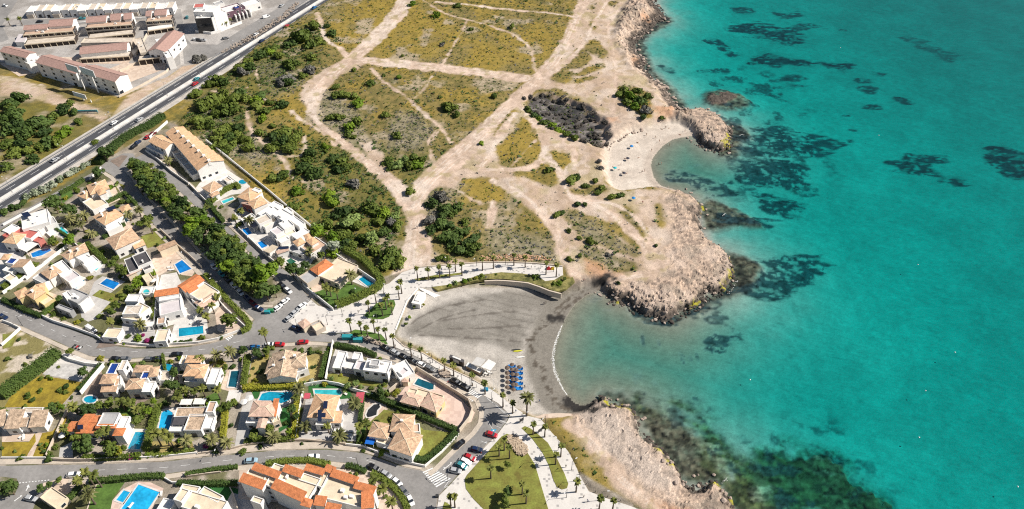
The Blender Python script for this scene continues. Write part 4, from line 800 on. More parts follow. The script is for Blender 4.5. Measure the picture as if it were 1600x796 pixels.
def palm(x, y, kind, h, place, group=None, base=True, lean=None, sc=1.0, word=None):
    """x, y: foot of the trunk when base, else the middle of the crown"""
    nm, fr, L_, dr, w_, mk = PALMS[kind]
    if base: X_, Y_ = U(x, y, GZ+.15)
    else: X_, Y_ = U(x, y, GZ+h)
    t = thing(nm.replace(' ', '_'), None, nm, (X_, Y_, GZ), group, prnd.uniform(0, 6.28))
    v = prnd.randrange(3)
    if (kind, v) not in _pm:
        mb = palm_parts(v+31*len(kind)+ord(kind), fr, L_, dr, w_, 0, mk); me = bpy.data.meshes.new('fronds'); me.from_pydata(mb.v, [], mb.f); me.materials.append(LM[mk])
        tb = MB(); a_, b_ = (.34, .24) if kind in 'wsf' else (.42, .36)
        P = [(0, 0, -.2), (.01, .005, .3), (.02, 0, .7), (0, .01, 1)]; rr = [a_*1.25, a_, b_, b_*1.05]
        for i in range(3): tb.tube(P[i], P[i+1], rr[i], rr[i+1], 8, cap=(i == 2))
        rnd = random.Random(v)                                      # the boot jacket under the fronds
        for k in range(10): 
            a = k*.63; tb.add([(b_*math.cos(a), b_*math.sin(a), 1.0), (b_*math.cos(a+.5), b_*math.sin(a+.5), 1.0), (b_*1.9*math.cos(a+.25), b_*1.9*math.sin(a+.25), .92)], [(0, 1, 2)])
        m2 = bpy.data.meshes.new('trunk'); m2.from_pydata(tb.v, [], tb.f); m2.materials.append(M_ptrunk); _pm[(kind, v)] = (me, m2)
    me, m2 = _pm[(kind, v)]
    tr_ = bpy.data.objects.new('trunk', m2); COL.objects.link(tr_); tr_.parent = t; tr_.scale = (.75, .75, h)
    cr = bpy.data.objects.new('crown', me); COL.objects.link(cr); cr.parent = t; cr.location = (0, 0, h); k = sc*prnd.uniform(.9, 1.12); cr.scale = (k, k, k*prnd.uniform(.9, 1.1)); cr.rotation_euler = (prnd.uniform(-.1, .1), prnd.uniform(-.1, .1), prnd.uniform(0, 6.28))
    queue(t, word or nm, place); return t
def hedge(pts, w, hgt, kind, label, z=GZ, dens=20):
    P = resample(UA(pts), 1.3); P.append(UA(pts)[-1]); rnd = random.Random(int(pts[0][0]*7+pts[0][1])); mb = MB()
    Lf, Rt = strip(P, w*.8); n = len(P)
    hh = [hgt*rnd.uniform(.8, 1.0) for _ in P]
    for i in range(n-1):
        a, b, c, d = Rt[i], Rt[i+1], Lf[i+1], Lf[i]
        mb.add([a+(z-.1,), b+(z-.1,), c+(z-.1,), d+(z-.1,), a+(z+hh[i]*.9,), b+(z+hh[i+1]*.9,), c+(z+hh[i+1]*.9,), d+(z+hh[i]*.9,)], [(4, 5, 6, 7), (0, 1, 5, 4), (2, 3, 7, 6), (1, 2, 6, 5), (3, 0, 4, 7)])
        for k in range(int(dens*(w+2*hgt)*.4)):
            t = rnd.random(); s = rnd.choice((0, 0, 1, -1)); cx_ = P[i][0]*(1-t)+P[i+1][0]*t; cy_ = P[i][1]*(1-t)+P[i+1][1]*t
            nx_, ny_ = Lf[i][0]-P[i][0], Lf[i][1]-P[i][1]; l = math.hypot(nx_, ny_) or 1; nx_, ny_ = nx_/l, ny_/l
            if s == 0: o = rnd.uniform(-.5, .5)*w; c = Vector((cx_+nx_*o, cy_+ny_*o, z+hgt*rnd.uniform(.82, 1.06))); nn = Vector((0, 0, 1))
            else: o = s*.5*w*rnd.uniform(.9, 1.1); c = Vector((cx_+nx_*o, cy_+ny_*o, z+hgt*rnd.uniform(.05, 1))); nn = Vector((nx_*s, ny_*s, .3))
            leafq(mb, c, nn, rnd.uniform(.16, .34), rnd)
    X_, Y_ = P[n//2]; o = mb.build('hedge', LM[kind])
    me = o.data; me.transform(Matrix.Translation((-X_, -Y_, -z))); o.location = (X_, Y_, z)
    tag(o, label, 'hedge'); return o
# ---------------------------------------------------------------- wild bushes: photo x, y, half width in photo pixels, kind
WILD = '''491 41 9 m;512 41 5 d;520 52 7 d;473 58 13 m;450 70 7 d;500 65 8 m;486 69 9 m;487 90 7 m;456 100 10 m;473 118 6 m;484 109 9 g;443 163 8 d;457 68 6 d;430 75 7 m;422 82 7 b;408 86 9 d;436 87 7 m;417 78 6 m;388 98 9 m;391 104 8 d;374 107 9 m;380 112 8 g;455 101 9 m;
445 124 11 g;450 128 8 d;440 131 7 g;336 124 8 m;344 126 9 m;350 129 8 d;327 132 8 m;305 147 9 m;315 163 13 m;335 156 14 m;350 148 9 m;366 152 10 m;358 171 13 m;337 176 8 m;376 145 9 d;384 153 7 m;401 158 9 b;404 165 8 m;416 173 8 m;411 148 7 d;422 160 6 m;440 163 8 d;411 185 7 b;426 197 5 m;363 160 8 m;
308 188 9 m;318 192 10 m;328 196 9 m;341 178 8 m;353 200 11 m;344 210 11 m;373 201 10 d;381 218 9 m;361 215 10 d;346 227 9 m;356 232 8 m;386 230 10 m;334 229 7 m;370 212 8 m;406 208 7 m;365 226 8 m;
436 208 10 m;450 207 10 m;461 218 10 m;444 221 10 d;424 231 9 m;451 232 10 m;428 214 9 d;436 226 8 m;458 228 7 m;466 209 7 m;509 228 6 b;486 240 9 d;476 262 11 d;496 272 11 d;487 268 9 d;482 252 8 m;523 247 9 d;534 256 11 m;541 262 8 m;530 265 8 d;444 274 9 m;426 279 8 m;435 278 7 d;466 298 9 b;521 311 8 d;514 305 9 b;531 331 10 d;459 321 9 m;
496 355 10 l;508 236 4 m;554 287 9 g;468 300 6 m;518 316 10 b;538 331 12 d;545 345 15 l;580 325 12 m;597 334 11 b;590 345 9 m;616 339 9 l;611 347 8 g;499 360 11 b;523 372 11 b;560 350 10 m;580 372 10 l;551 383 9 m;565 372 8 d;610 400 15 m;626 408 9 m;600 415 9 m;535 365 11 m;512 350 10 m;600 360 9 d;622 352 8 m;586 390 9 m;520 395 9 b;540 380 9 d;
620 258 9 l;607 253 8 m;652 256 9 b;641 258 8 m;649 246 7 m;633 250 7 l;642 298 7 m;660 250 6 m;610 262 6 m;688 306 10 g;675 319 9 d;695 326 11 d;714 325 9 d;706 332 8 m;672 344 9 g;688 350 11 d;675 360 8 d;701 366 12 d;721 362 10 d;740 373 9 d;735 389 10 m;718 391 9 d;708 378 10 d;727 347 6 m;685 403 6 m;698 403 6 m;704 352 8 d;728 378 9 d;692 338 8 d;712 390 8 m;744 384 7 m;
525 136 6 m;579 130 6 m;526 149 7 m;536 148 7 m;545 149 7 m;556 150 6 m;562 162 8 b;518 183 7 m;531 183 7 m;558 188 8 m;546 198 9 b;544 209 7 m;553 214 4 m;602 179 6 m;620 212 7 m;703 167 10 m;697 169 6 d;713 180 6 m;688 152 3 m;771 150 5 m;623 121 4 b;600 118 3 m;553 109 4 m;628 88 3 m;644 7 5 b;716 9 5 m;683 24 6 b;799 42 5 m;735 46 4 m;753 224 4 b;691 70 4 g;
826 172 6 m;836 180 6 d;850 192 6 m;862 197 7 b;872 203 7 b;884 209 6 m;898 216 6 m;842 186 5 b;968 148 6 m;975 142 8 m;985 150 9 b;978 160 7 m;990 166 8 b;1000 158 8 d;1008 172 8 g;1004 182 6 d;1012 150 6 m;996 142 6 m;1034 184 4 m;856 266 6 m;862 264 4 d;894 281 8 m;902 278 6 d;915 290 5 m;955 308 6 m;966 306 5 d;972 304 4 m;902 319 5 d;914 319 4 d;868 336 6 m;877 334 4 d;878 331 4 d;889 360 4 m;923 376 7 m;905 372 4 m;934 300 5 m;940 295 6 m;930 283 5 m;938 262 4 g;936 252 4 g;890 404 5 m;906 399 4 m;950 398 4 g;1025 384 3 d;966 442 3 d;
15 163 11 d;33 151 11 d;25 178 13 d;108 163 7 m;100 173 11 d;58 191 13 d;30 198 13 d;15 203 11 d;50 195 10 d;73 193 10 d;43 208 12 d;15 225 10 m;38 225 11 d;75 223 12 d;66 230 8 m;98 210 10 b;25 238 10 m;10 260 9 m;53 248 9 d;90 222 8 m;84 182 8 m;116 176 7 d;45 236 8 m;8 186 9 d;72 205 9 d;20 172 9 m;125 190 6 m;106 200 6 b;310 92 8 g;318 90 5 g;150 222 5 m'''
ZONES = [(480,50,'beside the path below the divided highway'),(445,75,'in the row along the highway verge'),(385,105,'along the highway near the grey rubble patch'),(450,118,'by the grey thicket above the wide dirt track'),(330,150,'at the lower highway verge'),(390,160,'on the mustard-coloured slope'),(345,205,'in the thicket behind the terraced houses'),(445,218,'in the round thicket on the slope'),(490,255,'beside the bend of the long dirt track'),(445,290,'in the scrub above the white villas'),
 (530,320,'in the scrub right of the white villas'),(590,335,'inside the fork of the dirt tracks'),(540,370,'above the red-roofed corner villa'),(610,405,'at the foot of the scrub near the promenade'),(635,255,'where the dirt tracks meet'),(690,315,'at the upper end of the dark thicket'),(700,360,'in the dark thicket by the pale track'),(735,385,'at the lower end of the dark thicket'),(540,145,'in the meadow inside the loop track'),(545,195,'on the stony patch inside the loop track'),(620,200,'by the thin path through the meadow'),
 (705,165,'in the triangular meadow'),(620,100,'on the wide straight dirt track edge'),(700,20,'in the mustard meadow at the top'),(850,190,'on the flank of the burnt gully'),(985,155,'on the slope above the small cove'),(880,275,'near the cliff above the small beach'),(960,305,'on the rim below the small beach'),(895,340,'among the beaten tracks of the headland'),(930,390,'on the headland by the dirt track'),(930,270,'under the pale bank of the small beach'),(25,165,'below the long white building'),(100,170,'around the billboard posts'),(55,200,'in the dark thicket left of the highway'),(40,235,'in the lower thicket left of the highway'),(315,92,'by the highway ramp wall')]
for it in WILD.replace('\n', '').split(';'):
    x, y, r, k = it.split(); x, y, r = float(x), float(y), float(r)
    bush(x, y, r*1.34, k, nearest(x, y, ZONES), group='wild bushes on the scrubland')
# ---------------------------------------------------------------- the belt of trees between the two streets
BELT = [(213,253),(225,258),(262,292),(293,319),(318,344),(343,362),(371,386),(397,410),(425,434),(440,448),(443,460),(430,470),(418,474),(405,472),(388,460),(358,434),(336,412),(313,390),(290,364),(262,336),(225,298),(208,276),(200,264)]
bw = UA(BELT); brnd = random.Random(5); placed = []
bxs = [p[0] for p in bw]; bys = [p[1] for p in bw]
for _ in range(6000):
    q = (brnd.uniform(min(bxs), max(bxs)), brnd.uniform(min(bys), max(bys)))
    if not inside(np.array([q[0]]), np.array([q[1]]), bw)[0]: continue
    if float(sd(np.array([q[0]]), np.array([q[1]]), bw)[0]) < 1.2: continue
    gx, gy = proj(q[0], q[1], GZ+4)
    if math.hypot(gx-414, gy-428) < 22: continue
    if any((q[0]-a)**2+(q[1]-b)**2 < 3.35**2 for a, b in placed): continue
    placed.append(q)
BZ = [(215,275,'at the upper end of the tree belt'),(245,300,'in the tree belt beside the terraced houses'),(285,340,'in the tree belt opposite the tan-roofed house'),(320,375,'in the middle of the tree belt'),(355,400,'in the tree belt opposite the orange roofs'),(385,430,'in the lower tree belt'),(420,460,'at the lower end of the tree belt')]
for q in placed:
    x, y = proj(q[0], q[1], GZ+3.6); k = brnd.choice('dddmmdmmbdmd')
    tree(x, y, brnd.uniform(2.7, 4.3)*SPX(y), k, nearest(x, y, BZ), 'trees in the belt between two streets')
tree(413, 427, 21, 'b', 'at the lower end of the street belt', word='big round bright lime-green tree')
for x, y, r in ((308,378,7),(319,389,7),(325,396,6),(316,368,5)): bush(x, y, r, 'o', 'at the edge of the tree belt', 'oleander', 'oleander')
# ---------------------------------------------------------------- garden trees and shrubs
TOWN = [(83,320,'beside the white house with solar panels'),(110,345,'in the palm garden by the lane'),(160,300,'by the peach-roofed villa near the highway'),(175,345,'by the peach villa with the dark pool'),(225,335,'at the street corner below the tree belt'),(160,240,'at the street end under the highway'),(60,290,'along the highway verge hedge'),(20,325,'by the lane at the left edge'),(85,375,'by the red terraced house'),(140,432,'beside the long gravel terrace'),(180,410,'beside the dark-roofed modern house'),(200,450,'in the garden of the grey house'),(180,485,'by the white parking court'),(95,498,'in front of the grey gabled house'),(220,525,'in front of the white spa house'),(285,533,'below the long blue pool'),(315,485,'beside the orange-roofed house'),(359,500,'in the corner garden by the junction'),(440,412,'by the villas left of the corner villa'),(490,400,'behind the red-roofed corner villa'),(520,450,'in the lawn garden of the corner villa'),(560,400,'by the hedge of the corner villa'),
 (350,550,'by the street above the narrow pool'),(400,548,'above the tan gabled house'),(485,549,'at the back of the tan gabled house'),(488,596,'below the tan gabled house'),(460,640,'beside the pink-roofed villa'),(415,675,'in front of the pink-roofed villa'),(352,640,'in the garden left of the pink-roofed villa'),(345,686,'by the drive of the pink-roofed villa'),(325,609,'behind the tan flat-roofed house'),(500,670,'in the yard of the solar-roofed house'),(565,660,'left of the big hipped villa'),(570,605,'below the white cubic villa'),(45,590,'beside the yellow lawn'),(95,607,'on the yellow lawn'),(130,582,'in the gravel plot'),(80,636,'behind the white triple-gabled house'),(130,636,'left of the twin white villas'),(185,630,'between the twin villas and orange house'),(222,645,'right of the orange-roofed house'),(275,600,'between the villas with round pools'),(215,572,'by the street above the twin villas'),
 (115,680,'in front of the orange-roofed house, left part'),(170,695,'in front of the orange-roofed house, right part'),(82,703,'by the lane of the orange house'),(290,690,'on the lawn of the tan flat-roofed house'),(245,680,'beside the pool of the tan house'),(132,750,'above the bottom twin pool'),(75,758,'around the pale garage roof'),(13,762,'at the bottom left street corner'),(595,765,'right of the orange apartment block'),(557,741,'above the orange apartment block'),(790,720,'on the big promenade lawn')]
G_TREES = '''83 318 14 d;108 328 12 d;161 238 12 d;173 234 8 d;153 268 9 d;229 343 10 m;220 350 7 m;110 374 10 b;83 376 8 m;181 405 7 m;176 412 7 m;187 420 8 m;197 425 8 m;214 444 9 b;202 452 8 m;192 466 8 m;182 477 8 m;174 487 7 m;437 410 9 m;456 420 11 d;476 414 8 d;501 399 7 m;521 384 10 o;579 371 9 l;380 547 7 d;400 550 9 d;416 548 8 m;456 640 8 d;461 652 7 d;451 674 6 b;354 635 9 m;365 630 7 m;421 670 8 m;395 681 7 m;594 612 9 d;554 600 7 l;544 603 6 l;129 582 9 d;79 638 9 d;135 640 12 d;154 634 8 m;170 630 9 m;206 630 8 m;222 636 9 m;216 655 9 m;232 643 7 b;267 603 12 d;280 614 8 m;273 582 9 d;241 627 6 b;106 672 8 m;119 682 9 m;135 692 14 d;174 700 13 m;183 704 9 y;64 762 7 d;77 758 6 d;92 751 6 m;13 762 14 d;793 726 6 m;793 767 9 d;789 782 9 m;109 549 6 m;359 500 13 m;118 640 7 m;145 642 7 d;247 585 6 m;120 697 8 d;345 640 7 m;566 372 7 m;470 425 8 d'''
for it in G_TREES.split(';'):
    x, y, r, k = it.split(); x, y, r = float(x), float(y), float(r); tree(x, y, r, k, nearest(x, y, TOWN), 'garden trees')
G_BUSH = '''121 299 6 m;173 293 6 b;191 316 6 m;147 254 6 m;161 393 5 b;141 434 6 y;85 491 6 m;100 498 5 m;121 503 5 y;156 494 6 m;216 528 8 b;201 525 5 d;231 531 6 v;224 524 4 v;274 535 4 d;283 534 4 d;291 533 4 d;299 532 4 d;315 527 6 m;551 455 5 d;426 543 5 m;460 548 5 d;486 549 6 d;472 549 4 m;501 551 4 m;488 596 7 o;476 598 5 l;93 609 5 m;104 604 6 d;103 612 5 m;39 636 5 m;92 573 3 m;64 592 5 m;209 571 5 b;193 699 6 m;77 707 6 m;87 698 6 m;206 713 6 v;330 683 7 m;353 690 8 y;557 741 5 m;548 740 4 m;590 771 5 m;602 776 5 m;604 612 6 l;580 606 5 m;564 604 5 l;594 560 4 m;322 697 5 v;336 640 5 v;330 700 5 m;295 692 5 m;272 676 4 m;88 380 5 y;96 384 5 m;150 366 6 d;176 330 4 m;183 286 4 m;246 498 5 m;258 512 4 m;238 528 4 y;470 640 5 m;560 690 5 m;182 534 4 m;128 500 4 m;505 440 4 d;484 452 4 m;500 466 3 m;170 700 5 m;66 700 4 m;40 570 5 m;22 590 4 g;14 560 5 m;48 556 5 g;30 530 4 d;455 606 5 m;340 574 5 m;330 566 4 y;268 702 5 m;240 704 5 m;60 492 4 m;40 486 4 b;10 470 5 d'''
for it in G_BUSH.split(';'):
    x, y, r, k = it.split(); x, y, r = float(x), float(y), float(r)
    bush(x, y, r, k, nearest(x, y, TOWN), 'shrub', 'shrub', 'garden shrubs', 1.1)
for x, y, r in ((42,308,8),(56,301,9),(69,296,9),(82,289,9),(94,280,8),(107,272,8),(119,267,8),(131,261,7),(140,256,6)): bush(x, y, r, 'o', 'in the row between highway and lane', 'oleander', 'oleander', 'oleanders along the highway', 1.2)
for x, y, r in ((8,331,9),(24,323,10),(36,316,7)): bush(x, y, r, 'd', 'between highway and lane at the left edge', group='dark shrubs by the lane')
# ---------------------------------------------------------------- palms: crown centres in gardens
for x, y, k, h in ((110,341,'q',4),(131,336,'q',4.5),(126,350,'q',4.5),(142,365,'q',4),(216,328,'q',4),(200,335,'q',4),(232,350,'f',6),(312,484,'f',4),(322,494,'f',4),(330,477,'f',5),(339,463,'f',5),(483,394,'q',3.5),(547,429,'q',6),(508,448,'f',5),(515,453,'s',4),(525,455,'s',5),(338,555,'q',4),(359,549,'q',6),(466,608,'q',3.5),(461,621,'f',4),(476,667,'q',4),(511,666,'s',4),(530,681,'q',3),(554,630,'q',3),(561,666,'f',6),(571,660,'f',6),(315,607,'f',5),(338,609,'f',6),(303,611,'f',5),(171,502,'f',7),(219,507,'q',3.5),(187,626,'f',6),(198,628,'f',6),(212,640,'f',6),(113,635,'f',5),(100,668,'f',5),(154,677,'f',6),(165,672,'f',6),(241,677,'f',8),(254,676,'f',8),(263,684,'f',6),(290,688,'q',5),(331,688,'q',4),(132,737,'f',8),(145,741,'f',8),(121,751,'f',7),(138,773,'q',6),(583,750,'f',5),(597,763,'f',6),(611,784,'f',6),(354,692,'q',4),(426,682,'q',3.5),(262,250,'q',4),(243,268,'f',6),(217,290,'f',6),(389,344,'q',4),(366,340,'f',4),(322,324,'f',4),(236,258,'f',6),(375,330,'f',5),(411,519,'f',9),(134,762,'s',3),(312,560,'f',6),(277,620,'f',6),(260,318,'f',6),(289,610,'f',5)):
    palm(x, y, k, h, nearest(x, y, TOWN), 'palms in the gardens', False)
PROMP = [(582,482,'on the oval lawn island of the plaza'),(575,524,'on the lawn island by the plaza road'),(626,463,'at the corner of the upper promenade'),(687,434,'along the upper promenade'),(800,420,'along the bend of the upper promenade'),(640,555,'between the beach and the parked cars'),(720,592,'on the pavement above the beach bar'),(775,630,'on the pavement by the road bend'),(835,680,'by the information panels'),(872,718,'on the curved lawn strip'),(788,708,'on the big lawn near the log pile'),(780,765,'on the lower part of the big lawn'),(705,790,'on the corner lawn at the bottom'),(900,770,'at the end of the lower promenade')]
for x, y in ((577.5,491),(588,474),(604,484),(608,480),(598,494),(613,492),(624,468),(628,459),(549,519),(565,522),(575,528),(586,521),(593,531),(604,532),(616,543),(643,557),(659,563),(695,581),(709,587),(738,603),(758,616),(653,438),(670,438),(687,434),(703,434),(712,425),(722,431),(754,423),(771,420),(803,415),(820.5,418),(853,429),(869,433),(786,636),(801,646),(833,679),(851,683),(876,714),(868,726),(900,769),(788,704),(780,713),(796,717),(767,748),(816,773),(822,787),(704.5,791),(711,793),(936,796),(957,797)):
    palm(x, y, 'w', prnd.uniform(6.0, 7.2), nearest(x, y, PROMP), 'fan palms along the promenade')
palm(823, 650, 'q', 11, 'on the bank below the road bend', sc=.95, word='tall date palm')
# ---------------------------------------------------------------- hedges
for q in (([(62,336),(88,360),(108,372)],1.2,1.6,'d','clipped hedge beside the white house with solar panels'),([(137,383),(152,398),(166,412)],2.2,2.2,'m','thick hedge between two white villas left of the dark-roofed house'),([(5,452),(30,436),(58,414)],2.4,2,'m','broad hedge along the lane by the white left-edge villa'),([(142,330),(160,322),(180,312),(196,304),(208,316),(214,322)],1.6,2,'d','dark hedge between the two peach villas'),([(95,305),(115,294),(132,283)],1.8,2,'d','dark hedge at the peach villa by the lane'),([(162,374),(180,362),(196,352)],1.5,1.8,'d','hedge above the tan-roofed house'),
 ([(5,470),(22,478),(44,488),(66,496)],2,1.8,'d','dark hedge along the street below the yellow house'),([(66,496),(80,482),(96,466)],1.6,1.8,'d','hedge between yellow house and grey gabled house'),([(321,431),(345,459),(366,481),(384,500),(391,509),(388,516),(378,520)],2.2,1.8,'m','clipped hedge row along the street at the junction corner'),([(540,393),(556,402),(571,411),(589,431),(597,444),(590,452),(560,467),(526,480)],3.2,2.6,'m','tall hedge wrapping the corner villa and its pool'),([(330,318),(347,302),(370,290),(374,296)],2.5,2.2,'m','hedge in front of the villa with turquoise pool'),([(324,316),(336,332),(350,348)],2,2,'d','dark hedge along the street under the turquoise pool'),
 ([(388,558),(386,575),(383,592),(382,606)],2.2,2.2,'m','hedge left of the tan gabled house'),([(381,609),(400,608),(425,607),(450,606),(473,604)],2.4,2,'y','yellow green hedge under the tan gabled house'),([(511,553),(507,572),(502,594)],1.6,2,'d','hedge right of the tan gabled house'),([(466,624),(464,650),(461,688)],2.2,2,'y','yellow green hedge right of the pink-roofed villa'),([(383,692),(400,690),(420,689),(440,688),(461,686)],2.2,1.6,'m','street hedge in front of the pink-roofed villa'),([(354,645),(352,665),(350,688)],1.8,2.6,'y','tall bright hedge left of the pink villa drive'),
 ([(568,618),(566,638),(563,660)],1.4,2,'d','hedge between solar-roofed house and kidney pool'),([(574,618),(600,628),(623,637),(645,646),(664,655),(690,665),(713,675)],2,2,'d','long hedge between the hipped villa and the tiled terrace villa'),([(714,678),(700,692),(688,703),(674,715),(662,721),(640,718),(615,712)],2.2,1.8,'d','hedge at the road side of the hipped villa lawn'),([(4,622),(18,610),(32,600),(48,588),(62,577),(78,566),(92,554)],5,3.5,'d','thick dark hedge beside the yellow lawn'),([(160,571),(148,586),(136,600),(124,612)],1.6,1.8,'d','hedge left of the twin white villas'),
 ([(250,636),(244,655),(238,675),(228,706)],2.4,2.4,'m','hedge between the two lower pools'),([(228,712),(250,713),(280,709),(304,705)],1.4,1.2,'m','low hedge on the wall of the tan house lawn'),([(130,716),(160,718),(190,716),(220,714)],2,1.6,'m','hedge behind the curved wall of the orange house'),([(142,753),(170,752),(200,749),(230,746),(258,746)],2,1.8,'d','hedge above the twin blue pool'),([(278,757),(300,757),(320,758),(372,757)],1.8,1.8,'d','hedge above the artificial turf garden'),([(291,743),(315,739),(340,735),(372,731)],1.6,1.5,'d','hedge along the ramp wall by the bottom road'),
 ([(98,790),(112,778),(126,762)],2,1.6,'d','hedge right of the pale garage roof'),([(416,727),(440,723),(465,721),(490,722),(516,728)],2,1.6,'m','hedge behind the orange apartment block'),([(541,729),(556,732),(572,739)],1.8,1.6,'d','short hedge by the bottom road bend'),([(581,741),(595,748),(609,758),(620,768),(629,780),(637,797)],2,1.6,'m','curved hedge beside the row of parked cars'),([(524,541),(545,545),(570,551),(588,558)],1.8,2,'d','hedge above the white cubic villa'),([(154,258),(170,240),(190,222),(210,210),(232,200),(255,184)],4.5,3.2,'d','tall dark hedge along the highway verge'),([(301,600),(320,604),(345,605)],1.6,1.8,'m','hedge above the tan flat-roofed house'),([(210,440),(226,434),(244,428)],2,2.2,'b','bright hedge behind the spa house'),([(244,454),(243,475),(240,500)],1.2,1.8,'m','narrow hedge between the spa house and the red-roofed house'),([(255,556),(262,600),(258,606)],1,1.5,'m','hedge by the small round pool'),([(370,357),(384,344),(392,340)],1.2,1.6,'m','hedge in front of the white stacked villas')):
    hedge(*q)

# ---------------------------------------------------------------- burnt brush in the gully, scrub on the beach bank
grd = random.Random(21); gp = UA(smooth_poly(GULLY, 2))
n_ = 0
while n_ < 105:
    q = (grd.uniform(815, 956), grd.uniform(145, 232)); w_ = U(q[0], q[1])
    if not inside(np.array([w_[0]]), np.array([w_[1]]), gp)[0]: continue
    bush(q[0], q[1], grd.uniform(2.4, 5.2), 'x', 'in the burnt gully, '+('upper end' if q[0] < 855 else 'middle' if q[0] < 900 else 'seaward end'), 'dead_shrub', 'shrub', 'burnt shrubs in the gully', .9); n_ += 1
for x, y, r, k in ((703,448,4,'b'),(712,444,5,'l'),(725,441,6,'b'),(733,440,5,'m'),(745,436,5,'y'),(752,434,7,'m'),(760,436,5,'g'),(838,435,7,'m'),(834,434,5,'b'),(866,447,7,'m'),(874,444,6,'b'),(882,438,4,'m'),(862,452,5,'d'),(775,431,3,'m'),(800,432,3,'y'),(815,433,3,'g'),(640,497,4,'b'),(634,507,4,'m'),(648,480,4,'m'),(662,478,3,'y')):
    bush(x, y, r, k, 'on the green bank above the grey beach' if x > 690 else 'at the foot of the plaza wall', 'bush', 'bush', 'bushes on the beach bank', 1, .8 if x > 690 else 0)

for x, y in ((11,30),(30,29)): palm(x, y, 'f', 5, 'beside the road at the top left corner', 'palms by the shops', False)
for x, y in ((346,37),(353,35),(360,31)): palm(x, y, 's', 3.5, 'in front of the purple-fronted building', 'palms by the shops', False)
# ================================================================ BUILDINGS
def tile_mat(name, rgb, var=.22):
    m = mat(name, rgb, .9, var, 1.1, bump=.4, fine=.35); nt = m.node_tree; N = nt.nodes; L = nt.links; b = N['Principled BSDF']
    return m
WM = {'w': mat('white_render', (.82, .80, .765), .85, .06, 3), 'c': mat('cream_render', (.74, .62, .46), .85, .08, 3), 'y': mat('yellow_render', (.66, .52, .26), .85, .08, 3), 'g': mat('grey_render', (.30, .30, .305), .85, .08, 3),
      'l': mat('light_grey_render', (.60, .59, .58), .85, .07, 3), 'k': mat('black_glass', (.012, .014, .018), .12, .0, 3, spec=.6), 'u': mat('purple_cladding', (.17, .095, .125), .7, .1, 2), 'r': mat('red_render', (.50, .17, .14), .85, .08, 3), 'b': mat('beige_render', (.56, .48, .39), .85, .08, 3), 'd': mat('dark_timber', (.055, .042, .035), .8, .2, 2)}
RM = {'p': tile_mat('peach_roof_tiles', (.66, .415, .245)), 't': tile_mat('tan_roof_tiles', (.56, .375, .245), .30), 'o': tile_mat('orange_roof_tiles', (.60, .215, .088)), 'k': tile_mat('pink_roof_tiles', (.62, .425, .325)), 'b': tile_mat('brown_pink_roof_tiles', (.40, .255, .215), .14), 'm': tile_mat('mottled_roof_tiles', (.50, .37, .26), .42),
      'W': mat('white_roof', (.76, .735, .695), .85, .09, 2.5), 'C': mat('cream_roof', (.70, .585, .43), .85, .12, 2.5), 'G': mat('grey_roof', (.42, .415, .41), .85, .10, 2.5), 'D': mat('slate_roof', (.085, .08, .085), .8, .15, 2), 'T': mat('terracotta_terrace', (.53, .37, .27), .85, .15, 2), 'B': mat('blue_terrace', (.012, .05, .24), .6, .12, 2), 'L': mat('lilac_terrace', (.60, .55, .55), .85, .08, 2), 'R': mat('red_terrace', (.50, .14, .12), .85, .15, 2), 'P': mat('red_fabric', (.52, .09, .12), .8, .1, 2), 'S': mat('solar_cells', (.016, .024, .055), .2, .1, 1.2, spec=.6), 'A': mat('blue_awning', (.012, .14, .55), .7, .1, 2), 'V': mat('violet_roof', (.30, .26, .28), .8, .1, 2), 'M': mat('beige_roof', (.60, .52, .43), .85, .18, 2)}
M_glass = mat('window_glass', (.025, .032, .042), .12, 0, 1, spec=.5); M_frame = mat('window_frame', (.70, .69, .67), .6, .05, 1); M_shut = mat('dark_shutter', (.045, .04, .04), .7, .1, 1); M_conc2 = WM['w']
hr = random.Random(3)
def rect(p0, p1, p2, z):
    A, B, C_ = Vector(U(*p0, z)), Vector(U(*p1, z)), Vector(U(*p2, z))
    e = (B-A); L_ = e.length; e = e/L_; n = Vector((-e.y, e.x)); d = (C_-B).dot(n)
    if d < 0:   # keep e, n right-handed with positive depth
        A, B = B, A; e = -e; n = -n; d = -d
    return A, e, n, L_, d
def P2(A, e, n, a, b, z): return (A.x+e.x*a+n.x*b, A.y+e.y*a+n.y*b, z)
